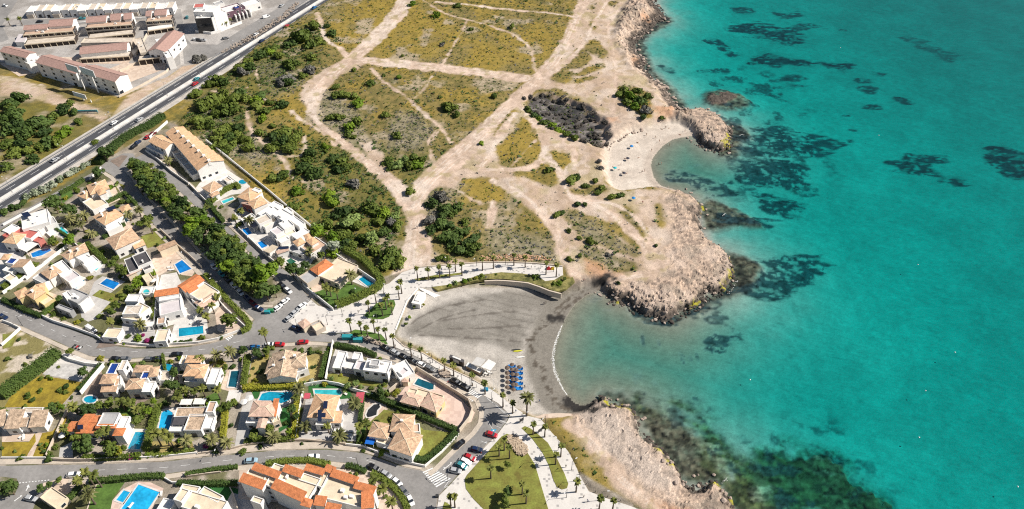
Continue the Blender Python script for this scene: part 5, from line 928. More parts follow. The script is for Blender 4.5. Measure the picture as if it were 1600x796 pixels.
def roof_mb(kind, A, e, n, L_, d, z, ov=.35, pitch=.34, th=.16):
    mb = MB(); q = lambda a, b, zz: P2(A, e, n, a, b, zz)
    a0, a1, b0, b1 = -ov, L_+ov, -ov, d+ov; lo, W_ = z-th, None
    if kind == 'H':
        if L_ >= d: r = (d/2+ov)*pitch; R0, R1 = q(d/2, d/2, z+r), q(L_-d/2, d/2, z+r); tris = 0
        else: r = (L_/2+ov)*pitch; R0, R1 = q(L_/2, L_/2, z+r), q(L_/2, d-L_/2, z+r); tris = 1
        c = [q(a0, b0, z), q(a1, b0, z), q(a1, b1, z), q(a0, b1, z)]; l = [q(a0, b0, lo), q(a1, b0, lo), q(a1, b1, lo), q(a0, b1, lo)]
        vs = c+l+[R0, R1]
        fs = [(0, 1, 9, 8), (1, 2, 9), (2, 3, 8, 9), (3, 0, 8)] if not tris else [(0, 1, 8), (1, 2, 9, 8), (2, 3, 9), (3, 0, 8, 9)]
        mb.add(vs, fs+[(4, 5, 1, 0), (5, 6, 2, 1), (6, 7, 3, 2), (7, 4, 0, 3), (7, 6, 5, 4)])
    elif kind in 'Gg':
        if kind == 'G': r = (d/2+ov)*pitch; vs = [q(a0, b0, z), q(a1, b0, z), q(a1, b1, z), q(a0, b1, z), q(a0, d/2, z+r), q(a1, d/2, z+r)]; fs = [(0, 1, 5, 4), (2, 3, 4, 5)]; ends = [(3, 0, 4), (1, 2, 5)]; ed = [(0, 1), (2, 3)]
        else: r = (L_/2+ov)*pitch; vs = [q(a0, b0, z), q(a1, b0, z), q(a1, b1, z), q(a0, b1, z), q(L_/2, b0, z+r), q(L_/2, b1, z+r)]; fs = [(1, 2, 5, 4), (3, 0, 4, 5)]; ends = [(0, 1, 4), (2, 3, 5)]; ed = [(1, 2), (3, 0)]
        m = len(vs); vs = vs+[(x, y, zz-th) for x, y, zz in vs]
        side = []
        for a, b in (ends[0][0:2], ends[1][0:2]): pass
        rim = [0, 1, 2, 3]
        mb.add(vs, fs+[tuple(m+i for i in f[::-1]) for f in fs]+[(m+i, m+j, j, i) for i, j in ed]+[(m+f[0], m+f[2], f[2], f[0]) for f in ends]+[(m+f[2], m+f[1], f[1], f[2]) for f in ends])
    elif kind == 'S':
        r = d*.30; vs = [q(a0, b0, z), q(a1, b0, z), q(a1, b1, z+r), q(a0, b1, z+r)]
        vs = vs+[(x, y, zz-th) for x, y, zz in vs]; mb.add(vs, [(0, 1, 2, 3), (4, 5, 1, 0), (5, 6, 2, 1), (6, 7, 3, 2), (7, 4, 0, 3), (7, 6, 5, 4)])
    return mb, (r if kind in 'HGgS' else 0)
def building(name, label, cat, org, blocks, group=None, wall='w', base=GZ, win=True, maxwin=12, chim=0):
    """blocks: (p0, p1, p2, height, roof kind, roof colour[, wall colour]) with the roof corners in crop coordinates org=(x0, y0, scale)"""
    ox, oy, s = org; cv = lambda p: (ox+p[0]/s, oy+p[1]/s)
    R_ = []
    for i, b in enumerate(blocks):
        hh = b[3]*(.86 if group == VG and b[3] > 4 else 1.28 if 'long white' in (label or '') or 'lane corner' in (label or '') else 1)+.017*i; R_.append(rect(cv(b[0]), cv(b[1]), cv(b[2]), base+hh)+(hh,))
    cx_ = sum(P2(*r[:3], r[3]/2, r[4]/2, 0)[0] for r in R_)/len(R_); cy_ = sum(P2(*r[:3], r[3]/2, r[4]/2, 0)[1] for r in R_)/len(R_)
    t = thing(name, label, cat, (cx_, cy_, base), group)
    walls = {}; nwin = 0
    for i, (b, (A, e, n, L_, d, hh)) in enumerate(zip(blocks, R_)):
        k, rm = b[4], b[5]; wc = b[6] if len(b) > 6 else wall; z = base+hh; q = lambda a, bb, zz: P2(A, e, n, a, bb, zz)
        wb = walls.setdefault((wc, i), MB())
        if k == 'P':                                               # open shade roof on posts
            pb = MB(); hx, hy = L_/2, d/2; pb.box(q(L_/2, d/2, 0)[:2], (e.x, e.y), hx, hy, z-.14, z, None, True); pb.build('canopy', RM[rm], t)
            for a in (.1, L_-.1):
                for bb in (.1, d-.1): p = MB(); p.box(q(a, bb, 0)[:2], (e.x, e.y), .06, .06, base-.1, z-.14); p.build('post', WM['w'], t)
            continue
        if k == 'F':
            pt = .22; zi = z-.42
            c = [q(0, 0, 0), q(L_, 0, 0), q(L_, d, 0), q(0, d, 0)]; ci = [q(pt, pt, 0), q(L_-pt, pt, 0), q(L_-pt, d-pt, 0), q(pt, d-pt, 0)]
            vs = [p[:2]+(base-.2,) for p in c]+[p[:2]+(z,) for p in c]+[p[:2]+(z,) for p in ci]+[p[:2]+(zi-.05,) for p in ci]
            wb.add(vs, [(j, (j+1) % 4, 4+(j+1) % 4, 4+j) for j in range(4)]+[(4+j, 4+(j+1) % 4, 8+(j+1) % 4, 8+j) for j in range(4)]+[(8+j, 8+(j+1) % 4, 12+(j+1) % 4, 12+j) for j in range(4)])
            rb = MB(); rb.quad(*[p[:2]+(zi,) for p in ci]); rb.build('roof', RM[rm], t)
            if L_*d > 45 and hh > 5 and hr.random() < .75:          # stair head or vent boxes on the flat roof
                for _ in range(hr.randint(1, 3)):
                    vb = MB(); vb.box(q(L_*hr.uniform(.2, .8), d*hr.uniform(.2, .8), 0)[:2], (e.x, e.y), hr.uniform(.3, .7), hr.uniform(.3, .6), zi, zi+hr.uniform(.7, 1.3)); vb.build('roof_vent', WM['w'], t)
            if L_*d > 30 and hh < 4.5 and hr.random() < .6:         # things left on a roof terrace
                pass
        else:
            zt = z-.17
            c = [q(0, 0, base-.2), q(L_, 0, base-.2), q(L_, d, base-.2), q(0, d, base-.2), q(0, 0, zt), q(L_, 0, zt), q(L_, d, zt), q(0, d, zt)]
            wb.add(c, [(j, (j+1) % 4, 4+(j+1) % 4, 4+j) for j in range(4)])
            rb, r = roof_mb(k, A, e, n, L_, d, z)
            if k == 'G':
                for a in (0, L_): wb.add([q(a, 0, zt), q(a, d, zt), q(a, d/2, zt+d/2*.34)], [(0, 1, 2)])
            elif k == 'g':
                for bb in (0, d): wb.add([q(0, bb, zt), q(L_, bb, zt), q(L_/2, bb, zt+L_/2*.34)], [(0, 1, 2)])
            elif k == 'S': wb.add([q(0, 0, zt), q(L_, 0, zt), q(L_, d, zt), q(0, d, zt), q(L_, d, zt+d*.3), q(0, d, zt+d*.3)], [(3, 2, 4, 5), (1, 2, 4), (0, 3, 5)])
            ro = rb.build('roof', RM[rm], t)
            if k in 'HGg' and min(L_, d) > 4:                       # mortar-bedded ridge and hip tiles
                cb = MB(); ov = .35; q2 = lambda a, bb, zz: Vector(q(a, bb, zz))
                if k == 'H':
                    if L_ >= d: r0, r1 = q2(d/2, d/2, z+r), q2(L_-d/2, d/2, z+r); prs = [(0, r0), (3, r0), (1, r1), (2, r1)]
                    else: r0, r1 = q2(L_/2, L_/2, z+r), q2(L_/2, d-L_/2, z+r); prs = [(0, r0), (1, r0), (2, r1), (3, r1)]
                    cc = [q2(-ov, -ov, z), q2(L_+ov, -ov, z), q2(L_+ov, d+ov, z), q2(-ov, d+ov, z)]
                    for i_, rr_ in prs: cb.tube(cc[i_], rr_, .12, .12, 5)
                elif k == 'G': r0, r1 = q2(-ov, d/2, z+r), q2(L_+ov, d/2, z+r)
                else: r0, r1 = q2(L_/2, -ov, z+r), q2(L_/2, d+ov, z+r)
                if (r1-r0).length > .1: cb.tube(r0, r1, .14, .14, 5)
                cb.build('ridge_tiles', RM['C'] if rm in 'ptkm' else RM[rm], ro)
            if chim and hr.random() < chim and L_*d > 25:
                cb = MB(); pa, pb_ = L_*hr.uniform(.25, .75), d*hr.uniform(.3, .7); cb.box(q(pa, pb_, 0)[:2], (e.x, e.y), .38, .32, z-.2, z+r+.75); cb.box(q(pa, pb_, 0)[:2], (e.x, e.y), .48, .42, z+r+.75, z+r+.92, None, True); cb.build('chimney', WM['w'], ro)
        if wc == 'd' and k == 'F' and L_ > 6:                       # open shop front: white pillars and cream floor edges
            cb = MB(); m = int(L_/3.4)
            for j in range(m+1): cb.box(q(L_*j/m, -.35, 0)[:2], (e.x, e.y), .16, .16, base-.1, z-.05)
            cb.box(q(L_/2, -.3, 0)[:2], (e.x, e.y), L_/2+.1, .3, z-.5, z+.03, None, True); cb.build('colonnade', WM['c'], t)
            if hh > 4: cb = MB(); cb.box(q(L_/2, -.3, 0)[:2], (e.x, e.y), L_/2+.05, .32, base+hh*.48, base+hh*.48+.9, None, True); cb.build('balcony', WM['b'], t)
        if win and hh > 2.4 and wc != 'k':
            for (o0, dr, nn, ln) in ((A, e, -n, L_), (A+e*L_, n, e, d), (A, n, -e, d)):
                if nn.y > .35 or ln < 2.2: continue
                fl = max(1, int(hh/2.9)); cnt = max(1, min(4, int(ln/3.1)))
                for f_ in range(fl):
                    for w_ in range(cnt):
                        if nwin >= maxwin: break
                        if hr.random() < .15: continue
                        m_ = o0+dr*(ln*(w_+.5)/cnt+hr.uniform(-.2, .2)); door = f_ == 0 and hr.random() < .35
                        z0 = base+f_*2.9+(.12 if door else .95); z1 = base+f_*2.9+2.2; hw = min((.95 if door else .7)*(1.35 if group == CG else 1), ln*.3)
                        if z1 > z-.4: continue
                        wbm = MB(); ax = (dr.x, dr.y)
                        pc = m_+nn*.01
                        wbm.box((pc.x, pc.y), ax, hw+.1, .05, z0-.1, z1+.1, 0, True); pc = m_+nn*.035
                        wbm.box((pc.x, pc.y), ax, hw, .05, z0, z1, 1, True)
                        wbm.build('glass_door' if door else 'window', [M_frame, M_shut if hr.random() < .3 else M_glass], t); nwin += 1
    for k, wb in walls.items():
        if wb.v: wb.build('wall', WM[k[0]], t)
    return t
def solar(t, org, pts, z):
    ox, oy, s = org; mb = MB(); q = [U(ox+p[0]/s, oy+p[1]/s, GZ+z) for p in pts]; mb.prism(q, GZ+z-.08, GZ+z, None, True); mb.build('solar_panel', RM['S'], t)
cA, cB0, cC, cE, cF, cG, cH = (0,180,3.98), (0,360,3.98), (0,540,3.109), (220,160,3.98), (300,320,3.98), (300,500,3.98), (300,620,4.522)
a1, a2, a3 = (0,330,6.63), (0,430,6.63), (150,430,6.63); b1, b2, b3, b4, b5 = (130,540,6.63), (270,540,6.63), (0,620,6.63), (90,620,6.63), (230,600,6.63)
bl, br, f2, t0, kB, kA, hw_, h8, sB, F7 = (0,690,4.706), (360,700,5.333), (360,310,7.235), (0,0,3.98), (540,560,3.374), (480,420,3.98), (280,0,4.977), (160,180,3.98), (680,520,6.125), (640,640,5)
VG = 'villas of the housing estate'; CG = 'brown-roofed commercial terraces'
building('villa', 'peach-roofed white villa with turquoise pool just below the highway lane', 'villa', cA, [((540,438),(650,402),(690,452),6.2,'H','p'), ((482,500),(545,458),(578,492),4.6,'H','p'), ((512,540),(605,495),(645,560),3.2,'F','C'), ((600,470),(640,455),(660,480),6.8,'H','p')], VG, chim=.6)
v = building('villa', 'small peach-roofed villa with dark green pool by the tree-belt street', 'villa', cA, [((580,632),(690,572),(742,632),6,'H','p'), ((612,598),(655,575),(690,600),7,'F','W'), ((745,575),(795,556),(826,580),3,'H','p'), ((630,680),(720,640),(745,690),3.2,'F','W')], VG, chim=.6)
solar(v, cA, [(660,580),(705,562),(722,580),(678,598)], 7.2)
v = building('modern_house', 'flat white modern house with solar panels and turquoise pool by the lane', 'house', cA, [((130,628),(295,582),(338,655),6.6,'F','W'), ((205,690),(272,655),(300,690),3.2,'F','W'), ((262,655),(330,628),(352,668),4,'F','G'), ((285,730),(345,700),(360,730),1.2,'F','W')], VG)
solar(v, cA, [(130,612),(172,600),(195,625),(152,640)], 6.9)
building('villa', 'red-terraced villa with orange roofs and pergola at the left edge', 'villa', a1, [((100,240),(190,165),(330,275),5.4,'F','R'), ((20,200),(130,130),(185,165),6.4,'F','W'), ((30,320),(130,225),(205,300),6,'H','p'), ((185,385),(310,300),(380,350),2.9,'P','W'), ((340,305),(395,262),(425,300),4.2,'F','R','r'), ((20,250),(60,225),(110,260),5.8,'F','R','r')], VG)
building('villa', 'white villa with blue-floored roof terrace at the left edge', 'villa', a1, [((50,535),(105,482),(155,522),6,'F','B'), ((10,500),(45,452),(90,485),6.5,'H','p'), ((20,610),(100,548),(155,605),3.5,'F','W'), ((120,580),(205,505),(280,580),5.4,'S','t'), ((30,690),(110,640),(160,690),3,'F','C')], VG)
building('villa', 'white villa with two tan hip roofs and a pale turquoise pool', 'villa', a1, [((635,452),(765,375),(830,435),6,'H','t'), ((740,385),(870,335),(940,402),6.6,'H','t'), ((780,475),(862,424),(925,485),5,'F','W'), ((832,525),(962,455),(1005,525),3.2,'F','W')], VG, chim=.8)
building('villa', 'long white stepped villa with one tan roof and teal pool', 'villa', a1, [((425,635),(545,565),(620,640),6,'H','t'), ((525,565),(645,505),(740,605),6.4,'F','W'), ((602,655),(722,585),(802,685),5.2,'F','L'), ((332,695),(432,625),(525,705),3.4,'F','G')], VG, chim=.6)
building('villa', 'yellow villa with rounded peach roofs behind a dark street hedge', 'villa', a2, [((152,182),(255,132),(302,192),6,'H','p'), ((252,182),(362,112),(440,192),6.5,'H','p'), ((372,102),(462,82),(532,132),5,'H','p'), ((372,255),(482,185),(562,245),3,'F','C')], VG, 'y', chim=.5)
building('modern_house', 'grey gabled modern house with white side wall above the street', 'house', a2, [((640,222),(800,292),(905,195),6.3,'F','G','g'), ((572,332),(722,392),(802,372),3.3,'F','G','g'), ((642,192),(702,162),(742,217),7,'F','W'), ((800,300),(830,312),(935,225),5.6,'F','W')], VG)
building('villa', 'white roof-terrace house with round spa pool and front palms', 'villa', a3, [((297,272),(432,272),(432,197),6.5,'F','W'), ((267,407),(442,402),(472,312),6,'F','M'), ((447,422),(562,332),(522,222),5.5,'F','C'), ((257,445),(455,475),(475,425),3.6,'F','C'), ((442,192),(590,182),(600,112),2.4,'F','W'), ((387,542),(582,532),(587,482),2.9,'P','W')], VG, maxwin=14)
building('villa', 'white villa with orange-red ridge roof and lilac roof terrace', 'villa', a3, [((612,222),(850,187),(845,132),6.4,'G','o'), ((660,420),(885,362),(872,242),5.1,'F','L'), ((626,512),(712,497),(692,432),3,'F','T'), ((592,692),(722,682),(702,562),3.6,'F','C'), ((650,270),(870,235),(865,195),6,'F','W')], VG, maxwin=14)
building('villa', 'villa with bright orange tiled roofs and beige terraces', 'villa', cB0, [((1107,347),(1217,277),(1257,317),6.4,'G','o'), ((1172,392),(1272,322),(1332,402),5.4,'F','C'), ((1150,365),(1200,335),(1225,360),6.1,'G','o'), ((1212,450),(1300,392),(1340,440),3.6,'G','k'), ((1190,430),(1250,390),(1270,420),4.2,'F','C')], VG, chim=.5)
building('villa', 'two-storey white house with tan hipped roof beside a square lawn', 'villa', cB0, [((717,120),(866,52),(790,-4),6.5,'H','t'), ((840,112),(900,88),(880,70),3.2,'S','p')], VG, maxwin=14)
building('garage', 'long low garage with tan sloping roof by the blue pool terrace', 'garage', cB0, [((977,106),(1082,64),(1100,98),3,'S','t','c')], VG)
building('modern_house', 'modern white house with dark slate roofs and pink lean-to', 'house', cB0, [((770,182),(832,160),(880,236),6,'F','D'), ((820,160),(905,126),(932,196),6.7,'F','D'), ((872,212),(922,192),(942,232),5.1,'F','D'), ((780,266),(862,228),(890,252),3.2,'S','k','c'), ((880,285),(930,262),(960,300),2.9,'F','C','c')], VG)
building('garage', 'white flat-roofed garage block on the street beside the parked van', 'garage', a3, [((60,642),(215,652),(200,548),3.2,'F','C')], VG)
# the terrace of houses under the highway
LLa, LLb, URa, URb = (259.5,208), (309,266), (275,189), (347.5,249)
for k in range(7):
    f0, f1 = k/7, (k+1)/7; ip = lambda a, b, f: (a[0]+(b[0]-a[0])*f, a[1]+(b[1]-a[1])*f)
    p0, p1, p2 = ip(LLa, LLb, f0), ip(LLa, LLb, f1), ip(URa, URb, f1); fr0 = (p0[0]-9, p0[1]+8.5); fr1 = (p1[0]-9, p1[1]+8.5)
    nm = ['uppermost peach-roofed row house next to the highway hedge','second peach-roofed row house from the highway hedge','third peach-roofed row house from the highway hedge','middle peach-roofed house of the long row','third peach-roofed row house from the white gable end','second peach-roofed row house from the white gable end','last peach-roofed row house with the exposed white gable end'][k]
    v = building('terraced_house', nm, 'row house', (0,0,1), [(p0,p1,p2,7+.15*(k % 2),'G','p'), (fr0,fr1,p1,3.2+.1*(k % 2),'F','M')], 'row of peach-roofed houses', maxwin=5)
    A_, e_, n_, L_, d_ = rect(p0, p1, p2, GZ+7); mb = MB(); mb.box(P2(A_, e_, n_, L_*.95, d_*.5, 0)[:2], (e_.x, e_.y), .5, .7, GZ+7, GZ+7+d_*.17+1.0); mb.build('chimney', WM['w'], v)
    a_ = U(fr1[0]-3, fr1[1]+3, GZ); b_ = U(p1[0], p1[1]+6, GZ); mb = MB(); e2 = Vector((b_[0]-a_[0], b_[1]-a_[1])); mb.box(((a_[0]+b_[0])/2, (a_[1]+b_[1])/2), (e2.normalized().x, e2.normalized().y), e2.length/2, .14, GZ-.1, GZ+2.3+.1*k); mb.build('party_wall', WM['w'], v)
building('terraced_house', 'short peach-roofed house in front of the row, nearest the small car park', 'row house', cE, [((52,242),(100,270),(150,218),6,'G','p'), ((30,275),(80,300),(100,272),3,'F','W')], 'row of peach-roofed houses', maxwin=6)
building('terraced_house', 'short peach-roofed house in front of the row, second from the car park', 'row house', cE, [((106,272),(150,292),(196,232),6.2,'G','p'), ((85,302),(132,325),(152,295),3,'F','W')], 'row of peach-roofed houses', maxwin=6)
building('villa', 'tan hip-roofed bungalow on a white terrace with curved blue pool', 'villa', h8, [((622,452),(692,412),(738,442),4.8,'H','t'), ((666,492),(712,472),(724,488),3,'H','t'), ((722,402),(782,372),(832,424),1.1,'F','W'), ((745,395),(775,380),(800,405),2.6,'F','M')], VG)
building('villa', 'narrow peach-roofed villa with tiny turquoise pool behind the hedge', 'villa', cE, [((602,587),(672,532),(732,572),6,'H','p'), ((642,602),(702,562),(742,592),4,'F','W'), ((690,545),(712,528),(740,550),7,'F','W')], VG)
building('villa', 'white villa with pink lean-to roof and square rooftop pool', 'villa', cE, [((627,627),(652,611),(692,652),4,'S','k','r'), ((667,622),(747,587),(802,617),6.5,'H','p'), ((722,692),(802,642),(842,682),4.5,'F','W'), ((790,640),(832,612),(870,650),3.4,'F','W')], VG)
building('villa', 'stacked white cubic villa with white roof decks, upper of the two', 'villa', f2, [((272,232),(412,172),(472,232),6.4,'F','M'), ((392,152),(502,92),(562,152),6,'F','W'), ((472,182),(582,112),(682,212),7,'F','W'), ((332,292),(482,202),(522,252),4,'F','C'), ((215,292),(275,262),(305,312),2.8,'P','V'), ((600,120),(650,95),(700,150),4,'F','W'), ((110,235),(240,165),(275,205),2.9,'F','W')], VG)
v = building('villa', 'stacked white cubic villa with red-edged terrace, lower of the two', 'villa', f2, [((542,282),(652,232),(722,302),6.7,'F','W'), ((652,232),(722,192),(812,302),6,'F','W'), ((442,362),(532,312),(602,372),6.2,'F','L'), ((482,422),(702,332),(742,382),4.2,'F','C'), ((502,442),(602,392),(662,462),3.2,'F','W'), ((382,592),(472,532),(522,582),2.6,'S','C'), ((690,420),(840,330),(880,380),3,'F','W'), ((520,600),(640,560),(660,600),3,'S','k')], VG)
solar(v, f2, [(530,548),(658,540),(660,572),(534,578)], 3.5)
building('villa', 'peach-roofed villa with curved terrace beside the silvery bush', 'villa', f2, [((712,492),(792,452),(832,502),6,'H','p'), ((832,422),(882,402),(922,442),6.6,'H','p'), ((862,482),(932,442),(982,492),6.2,'H','p'), ((782,542),(962,432),(1072,532),4.4,'F','T'), ((642,582),(702,522),(822,642),3,'F','G')], VG)
building('villa', 'red-roofed corner villa with wide bare terrace, lawn and pool', 'villa', cF, [((737,402),(827,342),(867,377),5.2,'H','o'), ((787,442),(907,327),(1007,402),3.2,'F','C','b'), ((662,447),(737,402),(782,452),3.7,'F','G','b')], VG)
building('kiosk', 'low pink-roofed service building on the plaza beside the junction', 'kiosk', cF, [((662,737),(702,712),(732,742),3,'H','k','c'), ((742,752),(802,722),(842,752),2.5,'F','C','b'), ((735,740),(790,715),(815,725),2.2,'F','G','b')])
building('villa', 'tall white twin villa with blue-floored roof terrace, left one', 'villa', b1, [((232,292),(322,292),(352,182),7,'F','B'), ((172,392),(312,387),(332,302),6.5,'H','t'), ((187,477),(332,472),(402,372),3.6,'S','t'), ((352,252),(412,252),(432,152),7.4,'F','M'), ((320,420),(390,400),(420,300),5,'F','W')], VG, maxwin=14)
v = building('villa', 'tall white twin villa with tan roofs and round pool, right one', 'villa', b1, [((442,452),(602,442),(642,342),6.5,'H','t'), ((522,272),(682,272),(692,212),6.8,'H','t'), ((682,322),(762,312),(792,222),7,'H','t'), ((602,482),(702,482),(732,372),4,'F','W'), ((762,362),(892,362),(912,262),2.8,'F','M'), ((585,345),(665,345),(680,270),6.9,'F','B')], VG, maxwin=14)
building('villa', 'white balconied villa with peach roofs below the main street', 'villa', b2, [((112,312),(322,312),(332,202),6.5,'H','p'), ((132,172),(282,172),(292,112),7,'H','p'), ((237,332),(312,332),(352,252),6.7,'H','p'), ((342,402),(442,402),(472,232),4,'F','W'), ((117,377),(352,377),(352,332),3.2,'F','W'), ((60,190),(110,190),(120,100),5,'F','C')], VG, maxwin=14)
building('house', 'row of low white gabled bungalow wings on the yellow lawn', 'house', b3, [((52,327),(192,322),(302,167),4,'S','m'), ((197,307),(262,302),(352,232),4.3,'S','m'), ((302,312),(452,302),(532,167),4.1,'S','m'), ((0,302),(42,292),(137,147),4.2,'S','m'), ((210,165),(420,165),(450,110),2.6,'F','M')], VG)
v = building('villa', 'orange-tiled villa with flat grey centre roof and long pool', 'villa', b4, [((102,352),(202,352),(217,264),4.5,'G','o'), ((197,372),(287,372),(372,187),5.3,'G','o'), ((282,372),(402,372),(442,202),4.8,'G','o'), ((402,302),(582,302),(612,167),7.2,'F','G'), ((577,397),(667,397),(692,332),6.4,'H','o'), ((602,332),(692,332),(762,202),6,'F','W'), ((400,320),(590,320),(585,296),6.6,'S','o')], VG, maxwin=14)
solar(v, b4, [(204,292),(264,290),(262,338),(206,340)], 6.2)
v = building('villa', 'low villa with mottled tan flat roofs, dark slatted canopy and pool', 'villa', b5, [((272,342),(592,332),(592,237),4,'F','m'), ((372,482),(557,482),(592,312),4.5,'F','m'), ((217,492),(367,492),(372,432),3,'F','W'), ((562,462),(662,462),(667,342),3,'F','W'), ((602,292),(682,292),(692,182),5.5,'F','T'), ((252,426),(377,426),(392,346),3.6,'P','D'), ((332,216),(452,216),(462,156),2.6,'P','W'), ((470,212),(590,212),(600,150),2.6,'P','W')], VG)
building('villa', 'tan gabled house between two straw-coloured lawns', 'villa', cG, [((472,367),(642,357),(712,202),5.4,'g','m'), ((457,332),(542,332),(532,237),4.9,'H','m'), ((642,332),(722,302),(722,242),4.4,'F','W'), ((600,300),(700,290),(705,210),5.9,'H','m')], VG, chim=.5)
building('modern_house', 'white cubic modern villa with white pergola and pool deck', 'house', cG, [((1062,312),(1215,332),(1195,252),6.8,'F','W'), ((1002,302),(1062,312),(1102,262),4,'F','L'), ((872,297),(927,302),(972,197),3,'F','W'), ((992,242),(1042,247),(1042,202),4.3,'F','W'), ((927,292),(1027,312),(1047,277),3,'P','W'), ((1100,280),(1160,285),(1170,250),8,'F','G')], VG)
building('modern_house', 'white flat-roofed cube with roof terrace beside the beach road', 'house', kA, [((522,607),(577,690),(655,625),4.4,'F','W'), ((560,640),(590,665),(615,620),5,'F','L')], VG)
building('villa', 'pink hip-roofed villa with round balconies above a curved blue pool', 'villa', cG, [((357,597),(502,597),(497,507),6.8,'H','k'), ((502,642),(547,622),(542,532),4,'F','C','c'), ((332,642),(502,642),(502,602),3.7,'F','W'), ((405,670),(450,670),(450,620),5.6,'g','k'), ((496,596),(518,596),(528,512),6,'S','o')], VG)
v = building('villa', 'peach-roofed house with black solar panels and red canopies', 'villa', cG, [((722,602),(872,612),(892,472),6.5,'H','p'), ((767,652),(862,652),(862,602),3.4,'F','W'), ((867,637),(922,637),(922,582),3.4,'S','p'), ((692,490),(730,490),(730,455),2.6,'P','P'), ((1012,515),(1062,515),(1080,450),2.6,'P','P')], VG)
solar(v, cG, [(783,560),(808,560),(806,632),(780,632)], 7.7); solar(v, cG, [(818,505),(845,505),(840,552),(815,552)], 8.0); solar(v, cG, [(808,578),(832,578),(830,606),(806,606)], 7.7)
building('villa', 'large tan hip-roofed villa with kidney pool and green lawn', 'villa', kB, [((237,382),(347,387),(378,302),6,'H','t'), ((122,407),(217,422),(247,352),5,'H','t'), ((227,472),(347,512),(397,407),6.3,'H','t'), ((347,392),(392,387),(402,342),3.4,'F','T'), ((160,440),(225,460),(240,420),3.2,'F','C'), ((100,450),(146,456),(156,417),2.6,'P','A')], VG, chim=.5)
building('villa', 'low pink-roofed villa with tiled fan terrace and teal pool', 'villa', kB, [((292,227),(387,252),(407,202),4.2,'H','k','y'), ((397,247),(477,282),(512,212),4.3,'H','k','y'), ((362,187),(502,227),(522,197),3.6,'F','C','c'), ((300,122),(327,122),(342,97),3,'H','k','c'), ((320,190),(365,200),(380,165),3.9,'F','C','c')], VG)
OB = [((255,292),(650,430),(770,262),9,'F','C'), ((560,262),(770,330),(840,205),9.05,'F','C'), ((722,402),(1100,500),(1130,300),9.1,'F','C'), ((95,262),(270,330),(400,262),9,'F','C')]
OB += [((185,175),(392,250),(400,205),9.8,'S','o'), ((440,190),(582,240),(590,195),9.8,'S','o'), ((622,180),(768,222),(780,185),9.8,'S','o'), ((785,185),(850,210),(865,170),9.8,'S','o'), ((838,232),(1040,300),(1060,255),9.8,'S','o'), ((1032,330),(1190,372),(1215,335),9.8,'S','o'), ((1100,440),(1180,430),(1200,370),9.7,'S','o'), ((80,275),(260,340),(300,290),9.8,'S','o'), ((345,330),(590,440),(650,390),9.8,'S','o'), ((590,470),(660,490),(685,440),9.4,'H','o'), ((700,470),(780,480),(790,420),9.5,'S','o'), ((790,520),(900,540),(930,490),9.5,'S','o'), ((1100,500),(1190,490),(1210,430),9.9,'S','o'), ((165,440),(250,470),(290,430),6,'F','C')]
building('apartment_block', 'big apartment block with zigzag orange tiled edges round cream roof terraces', 'apartments', br, OB, maxwin=24)
building('house', 'round-edged cream house with roof terrace beside the twin blue pool', 'house', bl, [((1330,480),(1600,560),(1640,430),6,'F','C'), ((1272,425),(1332,445),(1352,345),7,'F','C'), ((1320,350),(1450,372),(1460,330),5.4,'F','C'), ((1150,500),(1240,520),(1280,430),3.4,'F','W'), ((1460,375),(1600,450),(1640,400),5.6,'F','C')])
building('garage', 'pale flat-roofed garage beside the parked car at the bottom left', 'garage', bl, [((292,412),(410,492),(506,416),3,'F','C','c')])
# the shopping terraces and offices beyond the highway
building('shop_building', 'left end of the long white building with brown-pink roof', 'shops', t0, [((0,320),(160,360),(197,322),7,'G','b'), ((150,385),(180,400),(240,345),5,'F','W')], CG, maxwin=10)
building('shop_building', 'middle part of the long white building behind the two billboards', 'shops', t0, [((222,388),(470,458),(532,402),7.2,'G','b'), ((470,470),(510,480),(550,420),5,'F','W')], CG, maxwin=12)
building('shop_building', 'right end of the long white building with exposed gable toward the highway', 'shops', t0, [((507,448),(714,508),(790,462),7,'G','b')], CG, maxwin=12)
building('shop_building', 'brown-roofed shop terrace in the middle of the sunken courtyard', 'shops', t0, [((497,338),(787,308),(782,264),5,'G','b'), ((497,365),(802,348),(802,320),3,'F','M','d'), ((500,268),(812,262),(812,232),4.6,'F','M','b')], CG)
building('shop_building', 'white-gabled brown-roofed shop block at the lane corner', 'shops', t0, [((922,318),(1032,324),(1056,206),6,'g','b'), ((1036,362),(1076,352),(1086,217),6.2,'F','W'), ((872,332),(918,322),(932,222),4,'F','M','b'), ((860,372),(1030,350),(1030,325),3,'F','M','d')], CG)
for lab, rows in (('back shop terrace at the far left with the pale turquoise awning', (((142,217),(452,192),(452,162),6,'F','T','d'), ((147,187),(292,177),(282,150),7,'G','b'), ((302,167),(447,157),(442,117),7.3,'G','b'), ((152,277),(462,247),(457,217),3,'F','M','d'), ((95,262),(150,262),(150,232),3,'S','L'))),
                  ('back shop terrace in the middle with three brown-pink roofs', (((532,172),(817,152),(817,122),6,'F','T','d'), ((537,142),(657,132),(652,97),7,'G','b'), ((687,127),(747,122),(747,84),7.2,'G','b'), ((772,122),(817,117),(812,80),7.4,'G','b'), ((547,237),(827,207),(822,182),3,'F','M','d'))),
                  ('back shop terrace on the right beside the lane', (((907,132),(1067,120),(1062,92),6,'F','T','d'), ((907,102),(937,100),(937,67),7,'G','b'), ((962,97),(1032,92),(1032,57),7.2,'G','b'), ((917,192),(1077,167),(1072,142),3,'F','W','d')))):
    building('shop_building', lab, 'shops', t0, list(rows), CG)
v = building('office_building', 'white office building with a large black glass front', 'offices', hw_, win=False, blocks=[((120,146),(246,140),(246,100),10.5,'F','W','k'), ((248,140),(366,92),(332,52),10,'F','W'), ((108,92),(262,97),(286,37),13,'F','W'), ((106,62),(186,57),(186,27),13.6,'F','R')])
